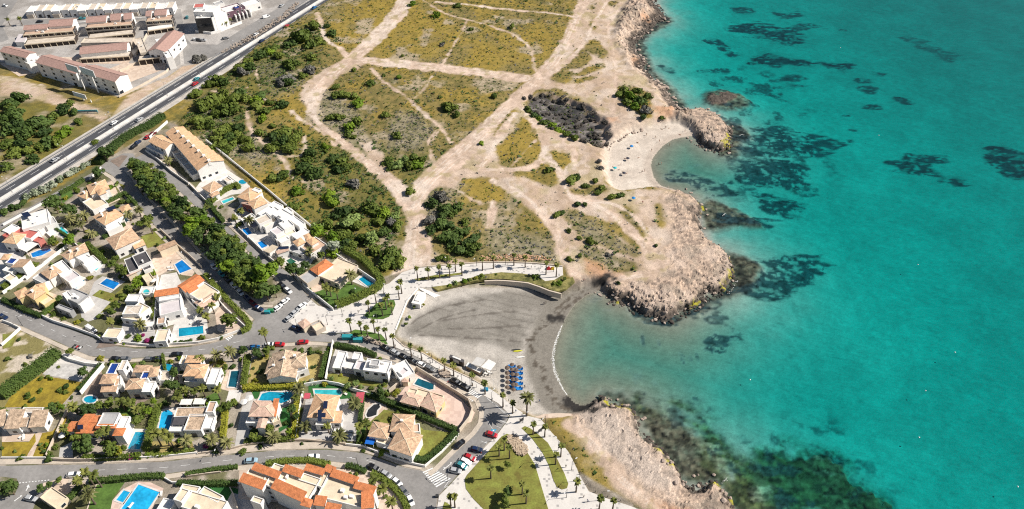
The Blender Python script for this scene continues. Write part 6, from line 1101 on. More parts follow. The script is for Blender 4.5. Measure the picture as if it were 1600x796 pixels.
for a_, b_, z0_, z1_ in (((112,92),(262,97),10.9,12.2),):
    A, e, n, L_, d = rect(*[(280+p[0]/4.977, p[1]/4.977) for p in (a_, b_, (286,37))], GZ+13); mb = MB(); c = P2(A, e, n, L_/2, -.02, 0); mb.box(c[:2], (e.x, e.y), L_*.46, .04, GZ+z0_, GZ+z1_, None, True); mb.build('window', M_glass, v)
v = building('office_building', 'low purple-fronted building with curved white fins', 'offices', hw_, [((362,102),(502,62),(442,27),6,'F','W','u'), ((440,70),(480,55),(460,40),6.8,'F','B','u')])
for k in range(5):
    A = Vector(U(280+(425+k*28)/4.977, (128-k*9)/4.977+0, GZ+3)); mb = MB()
    pts = [(A.x-1, A.y+4.5), (A.x, A.y+2), (A.x+1.6, A.y), (A.x+2.2, A.y-2.5)]
    ribbon(mb, pts, .6, GZ+3.6, 0, GZ+.0); mb.build('curved_fin', WM['w'], v)
building('office_building', 'white low building with turquoise openings at the top edge', 'offices', hw_, [((512,52),(632,17),(602,-10),5,'F','W'), ((290,40),(350,20),(330,0),5,'F','G')])
TR = 'small white row houses along the top edge'
for k in range(17):
    x0 = 40+k*13.6; y0 = 21.5-.3*k+(1.5 if k % 3 == 0 else 0)
    v = building('terraced_house', None, 'row house', (0,0,1), [((x0,y0-4),(x0+11.6,y0-4.6),(x0+9,y0-14),4.6+.3*(k % 3),'F','WMC'[k % 3]), ((x0+1,y0+1),(x0+11,y0+.4),(x0+10,y0-3.5),2.6,'F','GMW'[(k*2) % 3],'b')], TR, maxwin=2)
    queue(v, 'small white row house', 'along the top edge')
# ================================================================ POOLS, WALLS, FURNITURE
def pool_mat(name, c1, c2):
    m = mat(name, c1, .08, .24, 4.5, spec=.5, hue=c2); return m
PW = {'b': pool_mat('blue_pool_water', (.010, .20, .56), (.008, .15, .46)), 't': pool_mat('turquoise_pool_water', (.055, .50, .54), (.04, .42, .47)), 'l': pool_mat('teal_pool_water', (.010, .28, .42), (.01, .22, .36)), 'c': pool_mat('cyan_pool_water', (.02, .42, .74), (.02, .36, .66)), 'g': pool_mat('green_pool_water', (.020, .13, .08), (.02, .1, .06)), 'k': pool_mat('dark_pool_cover', (.03, .032, .035), (.025, .028, .03)), 'd': pool_mat('dark_teal_pool_water', (.012, .105, .15), (.01, .08, .12))}
def ell(cx_, cy_, rx, ry, n=18, rot=0): return [(cx_+rx*math.cos(a*2*math.pi/n+rot), cy_+ry*math.sin(a*2*math.pi/n+rot)) for a in range(n)]
def grow(P, d):
    A = sum(P[i-1][0]*P[i][1]-P[i][0]*P[i-1][1] for i in range(len(P)))
    s = 1 if A > 0 else -1; out = []; n = len(P)
    for i in range(n):
        a, b, c = P[i-1], P[i], P[(i+1) % n]
        e1 = Vector((b[0]-a[0], b[1]-a[1])).normalized(); e2 = Vector((c[0]-b[0], c[1]-b[1])).normalized()
        n1 = Vector((e1.y, -e1.x))*s; n2 = Vector((e2.y, -e2.x))*s; m = (n1+n2); m = m/max(.5, m.length_squared)*2
        out.append((b[0]+m.x*d, b[1]+m.y*d))
    return out
def pool(pts, k, label, z=GZ, rim='w', rw=.55):
    P = UA(pts, z+.3); G = grow(P, rw)
    c = (sum(p[0] for p in P)/len(P), sum(p[1] for p in P)/len(P))
    t = thing('swimming_pool', label, 'pool', (c[0], c[1], z), 'swimming pools')
    mb = MB(); n = len(P); lo, hi = z-.05, z+.18
    vs = [p+(hi,) for p in P]+[p+(hi,) for p in G]+[p+(z+.03,) for p in P]+[p+(lo,) for p in G]
    A = sum(P[i-1][0]*P[i][1]-P[i][0]*P[i-1][1] for i in range(n))
    fs = []
    for i in range(n):
        j = (i+1) % n; fs += [(i, n+i, n+j, j), (i, j, 2*n+j, 2*n+i), (n+i, 3*n+i, 3*n+j, n+j)]
    if A < 0: fs = [f[::-1] for f in fs]
    mb.add(vs, fs); mb.build('coping', {'w': M_whitet, 't': M_tile}[rim], t)
    mb = MB(); mb.prism(P, None, z+.07); mb.build('water', PW[k], t)
    return t
for q, k, lab in (([(161,311),(171,306),(177,312),(166,318)],'t','turquoise pool beside the peach villa below the highway lane'), ([(184,344),(196,339),(201,345),(189,350)],'d','dark teal pool in the shade by the tree-belt street'), ([(85,358),(96,354),(107,364),(97,370)],'t','bright turquoise pool of the white solar-panel house'), ([(48,396),(60,391),(77,388),(80,391),(65,399),(51,402)],'b','L-shaped blue pool of the red-terraced villa'), ([(142,419),(153,409),(161,411),(150,423)],'t','pale turquoise pool beside the twin tan-roofed white villa'), ([(109,448),(123,435),(132,438),(119,451)],'l','teal pool below the long stepped villa'),
 ([(4,448),(9,443),(16,444),(12,450)],'b','small dark blue pool at the left edge'), ([(156,443),(166,435),(187,442),(177,452)],'b','vivid blue pool on the grey paving'), ([(273,413),(284,406),(299,420),(281,427),(277,420)],'b','blue pool in the large beige sun terrace'), ([(279,513),(317,509),(318,521),(279,526)],'l','long rectangular blue pool on the white street terrace'), (ell(379,284,6.5,3.6),'l','oval blue pool at the end of the bungalow terrace'), ([(346,314),(363,308),(366,311),(349,318)],'t','narrow turquoise pool behind the street hedge'),
 ([(422,317),(428,314),(435,319),(428,323)],'b','small square blue pool by the scrubland wall'), ([(378,358),(387,355),(394,365),(384,368)],'b','upper of two square blue pools in front of the white stacked villas'), ([(402,379),(409,376),(418,384),(409,388)],'b','lower of two square blue pools in front of the white stacked villas'), ([(447,407),(454,403),(463,409),(453,413)],'g','green pool beside the round-terraced villa'), ([(560,436),(569,431),(585,443),(578,450)],'l','bright blue pool of the red-roofed corner villa'), ([(209,392),(222,386),(226,390),(213,396)],'b','little blue pool in front of the tan hipped house'),
 (ell(140.5,624,10,5.5),'l','kidney-shaped blue pool left of the twin villas'), (ell(261,574,10,6),'l','round blue pool between the balconied villas'), ([(199,701),(211,675),(228,675),(218,702)],'l','long teal pool right of the orange-tiled villa'), ([(247,672),(252,645),(258,641),(264,641),(270,645),(264,672)],'c','bright blue pool with rounded head beside the tan house'), ([(356,604),(361,580),(374,579),(369,605)],'d','murky rectangular pool under the tall date palm'), ([(404,625),(409,615),(420,612),(440,613),(455,612),(457,617),(452,625),(440,630),(424,628)],'l','curved blue pool behind the pink-roofed villa'),
 ([(491,609),(531,609),(534,613),(531,618),(493,618)],'t','turquoise rectangular pool behind the solar-roofed house'), ([(572,648),(575,640),(584,632),(592,631),(594,636),(589,641),(588,648),(580,651),(574,652)],'k','black covered kidney pool beside the big hipped villa'), ([(647,600),(653,591),(678,600),(677,608),(671,609)],'d','dark teal pool on the pink terrace by the beach road'), ([(189,795),(216,757),(249,769),(228,800)],'c','large bright blue pool of the twin pool garden'), ([(181,781),(193,766),(203,769),(192,785)],'c','small bright blue pool of the twin pool garden')):
    pool(q, k, lab)
pool(ell(228.5, 456, 5, 4, 16), 't', 'round turquoise spa pool on the raised white deck', GZ+2.05)
M_wallb = mat('beige_garden_wall', (.60, .51, .41), .9, .10, 2); M_stone = mat('rubble_stone', (.44, .36, .29), .95, .3, .8, bump=.5)
def gwall(pts, hgt, m, label, w=.28, z=GZ, name='garden_wall', base=None):
    P = UA(pts, z+.4); mb = MB(); Lf, Rt = strip(P, w); z0 = (z-.3) if base is None else base
    for i in range(len(P)-1):
        a, b, c, d = Rt[i], Rt[i+1], Lf[i+1], Lf[i]
        mb.add([p+(z0,) for p in (a, b, c, d)]+[p+(z+hgt,) for p in (a, b, c, d)], [(4, 5, 6, 7), (0, 1, 5, 4), (2, 3, 7, 6)]+([(3, 0, 4, 7)] if i == 0 else [])+([(1, 2, 6, 5)] if i == len(P)-2 else []))
    X_, Y_ = P[len(P)//2]; o = mb.build(name, m); o.data.transform(Matrix.Translation((-X_, -Y_, -z))); o.location = (X_, Y_, z); tag(o, label, 'wall'); return o
for q, hgt, m, lab in (([(323,222),(356,248),(396,281),(421,301),(455,330),(489,358)],2.2,'w','long white wall between the villa row and the scrubland'), ([(463,433),(481,453),(521,485)],1.8,'w','white wall on the street side of the corner villa'), ([(526,400),(556,420),(587,441)],1.8,'w','white wall behind the corner villa pool'), ([(296,289),(312,305),(325,318)],1.6,'w','white wall along the street by the tan bungalow'), ([(373,358),(397,381),(421,404),(436,416)],1.7,'w','white street wall below the square blue pools'), ([(228,237),(248,251),(268,269),(295,288)],1.5,'w','white front wall of the peach row houses'),
 ([(251,360),(276,383),(296,400),(316,419)],1.7,'b','beige wall along the street at the beige sun terrace'), ([(65,494),(84,503),(115,513),(151,526),(162,534)],1.5,'w','white street wall below the grey gabled house'), ([(191,536),(240,541),(259,539),(310,536),(340,530),(375,517)],1.2,'w','low white wall curving along the main street'), ([(3,540),(18,527),(32,514)],1.4,'w','thick white wall of the vacant plot at the left edge'), ([(4,502),(18,507),(32,514)],1.4,'w','white roadside wall at the left edge'), ([(90,552),(109,563),(135,570),(156,572)],1.6,'w','white wall behind the gravel plot'), ([(163,572),(146,592),(127,616)],2,'w','tall white wall left of the twin villas'),
 ([(105,643),(90,675),(73,713)],1.4,'b','beige wall right of the yellow lawn plot'), ([(3,716),(40,716),(72,716)],1.1,'w','low white wall in front of the yellow lawn'), ([(76,718),(100,719.5),(130,720),(155,719),(190,717)],1.5,'b','scalloped beige wall in front of the orange house'), ([(190,717),(228,715),(270,712),(308,708)],1.0,'w','low wall in front of the tan house lawn'), ([(521,535),(515,565),(509,595)],2,'w','white wall between the straw lawn and the cubic villa'), ([(476,603),(506,598),(530,602),(551,610),(583,619)],1.8,'w','white wall below the cubic villa garden'), ([(474,607),(468,645),(463,686)],1.8,'w','white wall left of the solar-roofed house'), ([(380,562),(379,585),(378,608)],1.6,'b','brown wall between narrow pool and straw lawn'),
 ([(310,709),(340,705),(366,700),(384,695),(420,691),(462,688),(500,688),(540,694)],1.0,'b','beige front wall along the bottom road'), ([(541,695),(567,698),(590,707),(611,715),(640,724),(664,729),(690,707),(717,679)],1.2,'w','white wall round the green lawn of the hipped villa'), ([(651,577),(680,595),(715,616),(732,627),(738,642),(733,656),(718,675)],2.2,'b','curved beige wall of the tiled terrace villa'), ([(651,577),(630,595),(608,613)],2,'b','beige wall left of the teal pool villa'), ([(41,437),(58,422),(76,408),(105,386)],1.6,'w','white wall of the narrow alley, upper side'), ([(5,459),(24,446),(44,431),(70,413)],1.6,'w','white wall of the narrow alley, lower side'), ([(166,405),(154,415),(141,426)],1.5,'w','white wall beside the pale turquoise pool'), ([(247,433),(245,470),(242,511)],1.8,'w','white wall left of the red-roofed villa'), ([(280,453),(294,470),(310,487)],1.6,'w','white wall between red-roofed and orange-roofed villas'), ([(109,373),(120,384),(137,398)],1.5,'w','white wall right of the solar house pool'),
 ([(215,745),(150,757),(135,797)],.3,'b','kerb wall of the twin pool garden'), ([(258,748),(270,755),(375,756)],1.2,'w','white wall above the artificial turf'), ([(291,745),(320,741),(345,738)],1,'b','low wall of the ramp by the bottom road'), ([(158,262),(148,272),(140,281)],1,'w','short white wall at the lane mouth'), ([(5,352),(62,321),(88,306)],1.2,'w','white wall along the lane under the highway'), ([(234,216),(246,205),(262,191)],1.5,'w','white wall behind the small car park'), ([(372,796),(366,775),(360,764)],1.5,'b','fence wall between turf and apartment block'), ([(303,498),(325,478),(340,468),(352,482),(384,512)],1.4,'w','white curved wall of the corner garden'), ([(464,687),(500,690),(540,692)],1.1,'b','low wall in front of the solar-roofed house'), ([(186,152),(220,135),(260,113),(264,108)],1.4,'b','dark parapet of the courtyard above the highway')):
    gwall(q, hgt, WM['w'] if m == 'w' else M_wallb, lab)
for q, lab in (([(187,112),(204,104),(220,97)],'cream parapet crossing the sunken courtyard'), ([(120,97),(160,94),(206,88)],'cream parapet in front of the courtyard shop terrace'), ([(218,92),(240,88),(262,84)],'cream parapet under the white-gabled shop block'), ([(65,42),(120,38),(210,31),(270,26)],'long white wall behind the shop terraces'), ([(213,86),(222,68),(230,55)],'cream wall left of the white-gabled shop block'), ([(306,50),(330,53),(345,49),(378,36)],'white curved wall in front of the black glass offices')):
    gwall(q, 1.6, M_wallb if 'cream' in lab else WM['w'], lab, .5)
gwall([(757,439),(775,438),(789,438.5),(808,440),(825,442),(843,448),(858,454),(877,459)], .35, M_wallb, 'curved beige retaining wall at the back of the grey beach', .6, GZ, 'retaining_wall', 1.5)
gwall([(650,418),(700,414),(753,410),(800,410),(837,411.5),(879,416)], .7, M_wallb, 'low wall along the upper promenade below the scrubland', .4)
gwall([(616,527),(631,541),(661,551.5),(694,571.5),(731,588.5),(764,606.5)], .35, M_wallb, 'low sea wall along the beach edge of the promenade', .4, GZ, 'sea_wall', 1.5)
gwall([(653,450),(636,470),(626,495),(618,515)], .4, WM['w'], 'white edge wall between plaza and beach kiosk', .5, GZ, 'sea_wall', 1.5)
# ---- guard rails and highway lamps
M_steel = mat('galvanised_steel', (.42, .43, .44), .45, .05, 2, metal=.6); M_dark = mat('dark_metal', (.04, .042, .045), .6, .1, 1)
for o, lab in ((wU+.6, 'steel guard rail on the inland side of the highway'), (wL-.6, 'steel guard rail on the town side of the highway')):
    t = thing('guard_rail', lab, 'guard rail', hpt(Lh*.5, o)+(GZ,)); mb = MB()
    mb.box(hpt(Lh/2, o), (hd.x, hd.y), Lh/2-2, .06, GZ+.5, GZ+.85, None, True); mb.build('rail', M_steel, t)
mb = MB(); mb.box(hpt(Lh/2, .55), (hd.x, hd.y), Lh/2-2, .16, GZ+.1, GZ+.95); o = mb.build('median_barrier', M_conc); tag(o, 'long white concrete barrier in the middle of the highway', 'barrier')
M_lamp = mat('lamp_head', (.70, .70, .70), .5, .05, 1)
def lamp(x, y, hgt, place, name='street_lamp', arms=1, ang=0, z=GZ, word=None):
    X_, Y_ = U(x, y, GZ+.1); t = thing(name, None, 'street lamp', (X_, Y_, z), 'street lamps', ang)
    if (arms, hgt) not in _lm:
        mb = MB(); mb.tube((0, 0, -.1), (0, 0, hgt), .11, .06, 6)
        for s in ((1,), (1, -1))[arms-1]: mb.tube((0, 0, hgt-.1), (0, s*1.5, hgt+.25), .045, .035, 5)
        h2 = MB(); h2.box((0, 1.75), (0, 1), .38, .13, hgt+.2, hgt+.32, None, True); h3 = MB(); h3.box((0, -1.75), (0, 1), .38, .13, hgt+.2, hgt+.32, None, True)
        ms = []
        for q, nm, m in ((mb, 'pole', M_steel if arms == 2 else M_dark), (h2, 'lamp_head', M_lamp))+(((h3, 'lamp_head', M_lamp),) if arms == 2 else ()):
            me = bpy.data.meshes.new(nm); me.from_pydata(q.v, [], q.f); me.materials.append(m); ms.append((nm, me))
        _lm[(arms, hgt)] = ms
    for nm, me in _lm[(arms, hgt)]: o = bpy.data.objects.new(nm, me); COL.objects.link(o); o.parent = t
    queue(t, word or 'dark lamp post', place); return t
_lm = {}
hang = math.atan2(hd.y, hd.x)
for x, y in ((20,301),(105,250),(178,203),(262,150),(313,118),(366,84),(413,55),(455,31)): lamp(x, y, 9, 'on the highway median', 'highway_lamp', 2, hang, word='tall double-armed lamp')
LZ = [(540,485,'on the plaza by the junction'),(600,460,'on the upper plaza'),(700,416,'along the upper promenade'),(830,415,'at the end of the upper promenade'),(660,560,'along the beach road pavement'),(760,625,'at the road bend pavement'),(840,680,'on the lower promenade'),(893,750,'at the end of the lower promenade'),(345,712,'on the bottom road pavement'),(60,510,'on the street at the left'),(250,330,'along the tree-belt streets'),(720,700,'by the parking bays'),(600,735,'at the bottom road bend')]
for x, y in ((640,548),(676,567),(722,600),(768,628),(560,470),(600,455),(648,428),(700,421),(745,416),(790,414),(845,420),(535,492),(512,508),(817,661),(852,664),(872,704),(893,735),(905,752),(885,778),(845,722),(735,607),(590,504),(345,711),(35,509),(150,522),(560,729),(612,712),(240,352),(290,405),(340,447),(280,276),(330,325),(390,382),(752,708),(700,752),(465,513),(865,425),(940,782)): lamp(x, y, 5.5, nearest(x, y, LZ), ang=prnd.uniform(0, 6.28))
_bol = bpy.data.meshes.new('bollard'); mb = MB(); mb.tube((0, 0, 0), (0, 0, .85), .11, .10, 7); mb.tube((0, 0, .85), (0, 0, .95), .13, .07, 7); _bol.from_pydata(mb.v, [], mb.f); _bol.materials.append(M_dark)
for q, pl in (([(616,530),(631,539),(661,549),(694,569),(731,586),(764,604),(786,620),(806,636)],'along the beach edge of the promenade'), ([(846,657),(864,678),(882,698),(897,718),(905,741),(920,765),(945,776),(985,789)],'along the outer edge of the lower promenade'), ([(520,482),(556,465),(590,449)],'at the plaza edge under the corner villa'), ([(618,542),(656,558.5),(681,573.5),(706,585),(747,612.5),(777,628.5)],'along the kerb of the beach road')):
    for X_, Y_ in resample(UA(q), 4.2):
        o = bpy.data.objects.new('bollard', _bol); COL.objects.link(o); o.location = (X_, Y_, GZ+.14); tag(o, None, 'bollard', 'bollards of the promenade'); queue(o, 'dark bollard', pl)
# ================================================================ VEHICLES
M_tyre = mat('tyre_rubber', (.02, .02, .021), .9, 0, 1)
CARC = {'w': ('white', (.78, .78, .77)), 's': ('silver', (.42, .43, .44)), 'g': ('grey', (.16, .165, .17)), 'k': ('black', (.012, .012, .014)), 'r': ('red', (.46, .02, .03)), 'n': ('navy', (.015, .03, .08)), 'b': ('blue', (.02, .14, .34)), 't': ('teal', (.05, .25, .28)), 'l': ('light blue', (.32, .46, .55)), 'm': ('maroon', (.14, .012, .02))}
_cp = {}
def loft(mb, st):
    n = len(st[0])
    o = [v for s in st for v in s]; fs = []
    for i in range(len(st)-1):
        for j in range(n): fs.append((i*n+j, i*n+(j+1) % n, (i+1)*n+(j+1) % n, (i+1)*n+j))
    fs.append(tuple(range(n))[::-1]); fs.append(tuple((len(st)-1)*n+j for j in range(n))); mb.add(o, fs)
def car_parts(c, van):
    if (c, van) in _cp: return _cp[(c, van)]
    paint = mat('car_paint_'+CARC[c][0].replace(' ', '_'), CARC[c][1], .25, 0, 1, spec=.6); ms = []
    H_ = 1.9 if van else 1.46
    st = [(-2.15,.66,.42,.74),(-2.02,.80,.30,.90),(-1.3,.88,.24,.98),(.9,.88,.24,.98),(1.85,.82,.28,.86),(2.15,.66,.40,.70)] if not van else [(-2.5,.80,.4,.95),(-2.42,.92,.3,1.05),(-1.5,.95,.26,1.1),(1.2,.95,.26,1.1),(2.2,.88,.3,.98),(2.5,.74,.42,.8)]
    b = MB(); loft(b, [[(x, -w, zl), (x, w, zl), (x, w*1.0, (zl+zh)/2+.1), (x, w*.90, zh), (x, -w*.90, zh), (x, -w, (zl+zh)/2+.1)] for x, w, zl, zh in st])
    k = 1.08 if van else 1
    if van: R0, R1, B0, B1 = -2.38, 1.0, -2.46, 1.75
    else: R0, R1, B0, B1 = -1.25, .30, -1.9, 1.12
    zb = .94 if not van else 1.04
    gmb = MB(); loft(gmb, [[(B0, -.78*k, zb), (B0, .78*k, zb), (R0, .64*k, H_-.05), (R0, -.64*k, H_-.05)], [(B1, -.78*k, zb), (B1, .78*k, zb), (R1, .64*k, H_-.05), (R1, -.64*k, H_-.05)]])
    loft(b, [[(R0-.06, -.67*k, H_-.07), (R0-.06, .67*k, H_-.07), (R0-.02, .6*k, H_), (R0-.02, -.6*k, H_)], [(R1+.08, -.67*k, H_-.07), (R1+.08, .67*k, H_-.07), (R1, .6*k, H_), (R1, -.6*k, H_)]])
    if van: loft(b, [[(-2.47, -.86, 1.0), (-2.47, .86, 1.0), (-2.40, .74, H_-.04), (-2.40, -.74, H_-.04)], [(.45, -.86, 1.0), (.45, .86, 1.0), (.40, .74, H_-.04), (.40, -.74, H_-.04)]])
    ms.append(('body', b, paint, None)); ms.append(('windows', gmb, M_glass, None))
    wh = MB(); wh.tube((0, -.11, 0), (0, .11, 0), .33, .33, 12); wh.tube((0, .11, 0), (0, -.11, 0), .33, .33, 12)
    xw = 1.38 if not van else 1.6
    for x in (-xw, xw):
        for y in (-.80*k, .80*k): ms.append(('wheel', wh, M_tyre, (x, y, .33)))
    out = []; wme = None
    for nm, q, m, loc in ms:
        if nm == 'wheel' and wme: me = wme
        else:
            me = bpy.data.meshes.new(nm); me.from_pydata(q.v, [], q.f); me.materials.append(m)
            if nm == 'wheel': wme = me
        out.append((nm, me, loc))
    _cp[(c, van)] = out; return out
CZ = [(62,34,'in the street behind the shops at the far left'),(123,32,'in the street behind the middle shop terrace'),(276,72,'in the lane beside the white-gabled shop block'),(292,27,'on the side road left of the white offices'),(8,9,'on the road at the top left corner'),(440,9,'in the lane near the top edge'),(310,62,'in front of the white office building'),(60,255,'on the inland carriageway at the left edge'),(180,192,'on the inland carriageway above the hedge'),(218,187,'on the town carriageway above the hedge'),(304,131,'on the highway above the pine thicket'),(405,58,'on the highway below the office buildings'),(460,25,'on the highway near the top edge'),(350,55,'in the lane below the office buildings'),(416,26,'by the purple-fronted building'),(225,218,'in the small car park by the row houses'),(355,435,'parked along the tree belt, upper part'),(395,475,'parked along the tree belt, lower part'),(445,450,'parked at the end of the tree belt'),(437,478,'parked on the tree-belt side of the junction'),(462,488,'parked at the plaza edge of the junction'),(462,513,'beside the pink-roofed service building'),(400,542,'parked by the garden above the straw lawn'),(436,538,'parked behind the tan gabled house'),(473,535,'parked behind the straw lawn'),(620,552,'at the upper end of the beach road row'),(660,570,'at the lower end of the beach road row'),(720,600,'before the beach crossing'),(768,678,'in the bay by the blue marking'),(718,694,'driving beside the green lawn wall'),(728,718,'parked in bays by the big lawn'),(392,720,'driving on the bottom road'),(489,714,'driving on the bottom road bend'),(610,750,'parked in the curve by the apartment block'),(115,741,'stopped at the bottom road junction'),(48,779,'beside the pale garage'),(190,560,'parked above the left twin villa'),(240,561,'parked above the right twin villa'),(276,554,'on the street above the balconied villa'),(5,495,'on the street at the left edge'),(143,515,'in the white parking court'),(540,678,'in the yard of the solar-roofed house')]
HW = (52,-33)
CARS = [(62,34,(10,-1),'k'),(128,29,(10,-1),'t'),(118,36,(10,-1),'k'),(276,72,(1,-9),'w'),(292,27,(1,-9),'t'),(8,9,(6,2),'w'),(440,9,(10,-6),'s'),(305,62,(10,1),'w'),(317,63,(10,0),'s'),(86,250,HW,'s'),(178,192,HW,'w'),(218,187,HW,'s'),(304.5,131,HW,'r'),(307,123.5,HW,'t'),(400,54,HW,'w'),(409,64,HW,'n'),(448,41,HW,'r'),(491,12,HW,'b'),(352,60,(12,-3),'g'),(311,63,(10,2),'k'),(231,214,(8,-6),'r'),(239,209,(8,-6),'m'),(215,223,(8,-6),'n'),(209,229,(8,-6),'k'),
 (334,417,(10,10),'w'),(346,428,(10,10),'t'),(356,438,(10,10),'k'),(365,446,(10,10),'w'),(375,457,(10,10),'w'),(387,467,(10,9),'n'),(395,474,(10,9),'m'),(404,482,(9,4),'n'),(441,446,(10,8),'k'),(450,454,(10,8),'w'),(445,471,(11,-8),'w'),(434,481,(11,-8),'w'),(472,478,(11,-8),'w'),(461,488,(11,-9),'s'),(452,497,(11,-8),'s'),(462,513,(10,3),'n'),
 (397,543,(10,-1),'b'),(421,539,(10,-1),'w'),(436,538.5,(10,0),'r'),(473,535,(10,-1),'r'),(603,544,(10,5),'k'),(617,551,(10,5),'s'),(631,557.5,(10,5),'k'),(644.5,564,(10,5),'k'),(659,570,(10,5),'w'),(671,576,(10,5),'g'),(712,596.5,(10,5),'k'),(728,605,(10,6),'k'),(768,679,(10,3),'r'),(718,694,(9,-8),'k'),(744.5,702.5,(10,2),'n'),(734,715,(10,4),'r'),(727,721,(10,5),'w'),(721,727.5,(10,5),'t'),(711,735.5,(10,2),'s'),
 (392,720,(10,-1),'l'),(489,714,(10,-1),'w'),(584,730.5,(10,4.5),'k'),(603,741,(10,6),'s'),(620,753,(10,8),'w'),(630.5,767,(8,9),'g'),(641,781.5,(5,10),'w'),(114.7,742,(10,-1),'w'),(48,779,(10,2),'s'),(181,561,(10,0),'k'),(196,561,(10,0),'g'),(234,561.5,(10,0),'g'),(246,561,(10,-1),'k'),(276,554,(10,-1),'k'),(5,495,(10,5),'n'),(547,681,(2,-10),'s'),(528,675,(10,1),'w')]
for x, y, dv, c in CARS+[(416,26.5,(12,-4),'w*'),(143,515,(10,6),'w*')]:
    van = c.endswith('*'); c = c[0]; z = GZ+.06 if y < 260 and x > 30 else GZ+.05
    A = Vector(U(x, y, z+.6)); B = Vector(U(x+dv[0], y+dv[1], z+.6)); d_ = B-A
    t = thing('parked_van' if van else 'car', None, 'van' if van else 'car', (A.x, A.y, z+.01), 'cars and vans', math.atan2(d_.y, d_.x)); sc_ = 1.0
    for nm, me, loc in car_parts(c, van):
        o = bpy.data.objects.new(nm, me); COL.objects.link(o); o.parent = t
        if loc: o.location = loc
    t.scale = (1.04, 1.04, 1.04); queue(t, CARC[c][0]+(' van' if van else ' car'), nearest(x, y, CZ))
# motorcycles at the kerb
for i, (x, y) in enumerate(((116,541),(121,542.5),(126,544))):
    X_, Y_ = U(x, y, GZ+.5); t = thing('motorcycle', None, 'motorcycle', (X_, Y_, GZ+.1), 'motorcycles at the kerb', 1.1)
    mb = MB(); loft(mb, [[(-.6,-.1,.6),(-.6,.1,.6),(-.6,.08,.85),(-.6,-.08,.85)],[(.1,-.16,.4),(.1,.16,.4),(.1,.14,.85),(.1,-.14,.85)],[(.5,-.1,.6),(.5,.1,.6),(.5,.08,1.0),(.5,-.08,1.0)]]); mb.build('body', [M_dark, mat('car_paint_red', (.46,.02,.03)), M_lamp][i], None).parent = t
    for xx in (-.65, .68): q = MB(); q.tube((xx, -.06, .31), (xx, .06, .31), .31, .31, 12); q.tube((xx, .06, .31), (xx, -.06, .31), .31, .31, 12); q.build('wheel', M_tyre).parent = t
    q = MB(); q.tube((.5, -.35, 1.05), (.5, .35, 1.05), .025, .025, 5); q.build('handlebar', M_steel).parent = t
    queue(t, 'small motorcycle', 'parked on the kerb by the vacant plot')
# ================================================================ BEACH AND PROMENADE FURNITURE
M_thatch = mat('brown_thatch', (.15, .11, .085), .95, .3, .5); M_bluef = mat('blue_bed_fabric', (.012, .22, .62), .8, .12, .6); M_wood = mat('weathered_wood', (.36, .27, .19), .9, .25, .5); M_canvas = mat('white_canvas', (.76, .74, .70), .9, .06, 1.5)
def parasol_parts(mtl, r=1.25, hh=2.25, nm='canopy'):
    a = MB(); a.tube((0, 0, -.1), (0, 0, hh), .04, .04, 6); c = MB(); n = 14
    vs = [(0, 0, hh+.32)]+[(r*math.cos(k*2*math.pi/n), r*math.sin(k*2*math.pi/n), hh-.12) for k in range(n)]+[(0, 0, hh+.2)]+[(r*.96*math.cos(k*2*math.pi/n), r*.96*math.sin(k*2*math.pi/n), hh-.26) for k in range(n)]
    c.add(vs, [(0, 1+k, 1+(k+1) % n) for k in range(n)]+[(n+1, n+2+(k+1) % n, n+2+k) for k in range(n)]+[(1+k, n+2+k, n+2+(k+1) % n, 1+(k+1) % n) for k in range(n)])
    out = []
    for nm_, q, m in (('pole', a, M_wood), (nm, c, mtl)):
        me = bpy.data.meshes.new(nm_); me.from_pydata(q.v, [], q.f); me.materials.append(m); out.append((nm_, me))
    return out
def put(parts, name, cat, x, y, hz, group=None, rz=0, sc=1):
    p = UG(x, y+2) if hz else UG(x, y); 
    if hz:
        q = U(x, y, p[2]+hz); p = (q[0], q[1], ground(*q))
    z = p[2] if not flat_at(p[0], p[1]) else GZ+.1
    t = thing(name, None, cat, (p[0], p[1], z), group, rz); t.scale = (sc, sc, sc)
    for nm_, me in parts: o = bpy.data.objects.new(nm_, me); COL.objects.link(o); o.parent = t
    return t
PT = parasol_parts(M_thatch, .92, 2.0)
for x, y in ((690,325),(690,380),(692,422),(692,468),(690,516),(735,300),(735,345),(742,392),(745,440),(748,490),(750,537),(805,322),(775,350),(780,392),(776,440),(772,490)):
    t = put(PT, 'beach_umbrella', 'beach umbrella', 680+x/6.125, 520+y/6.125, 2.3, 'brown umbrellas on the grey beach'); queue(t, 'round brown thatched beach umbrella', 'beside the blue beds')
mb = MB(); mb.box((0, 0), (1, 0), .95, .36, .26, .36, None, True); b2_ = MB(); b2_.add([(.35, -.36, .37), (.35, .36, .37), (.95, .36, .78), (.95, -.36, .78), (.35, -.36, .30), (.35, .36, .30), (.95, .36, .70), (.95, -.36, .70)], [(0, 1, 2, 3), (7, 6, 5, 4), (0, 4, 5, 1), (1, 5, 6, 2), (2, 6, 7, 3), (3, 7, 4, 0)])
def meshof(nm, q, m): me = bpy.data.meshes.new(nm); me.from_pydata(q.v, [], q.f); me.materials.append(m); return (nm, me)
legs = []
for a in (-.8, .8):
    for b in (-.3, .3): l = MB(); l.box((a, b), (1, 0), .04, .04, 0, .27); legs.append(meshof('leg', l, M_wood))
BED = [meshof('mattress', mb, M_bluef), meshof('backrest', b2_, M_bluef)]+legs
BEDW = [meshof('mattress', mb, M_canvas), meshof('backrest', b2_, M_canvas)]+legs
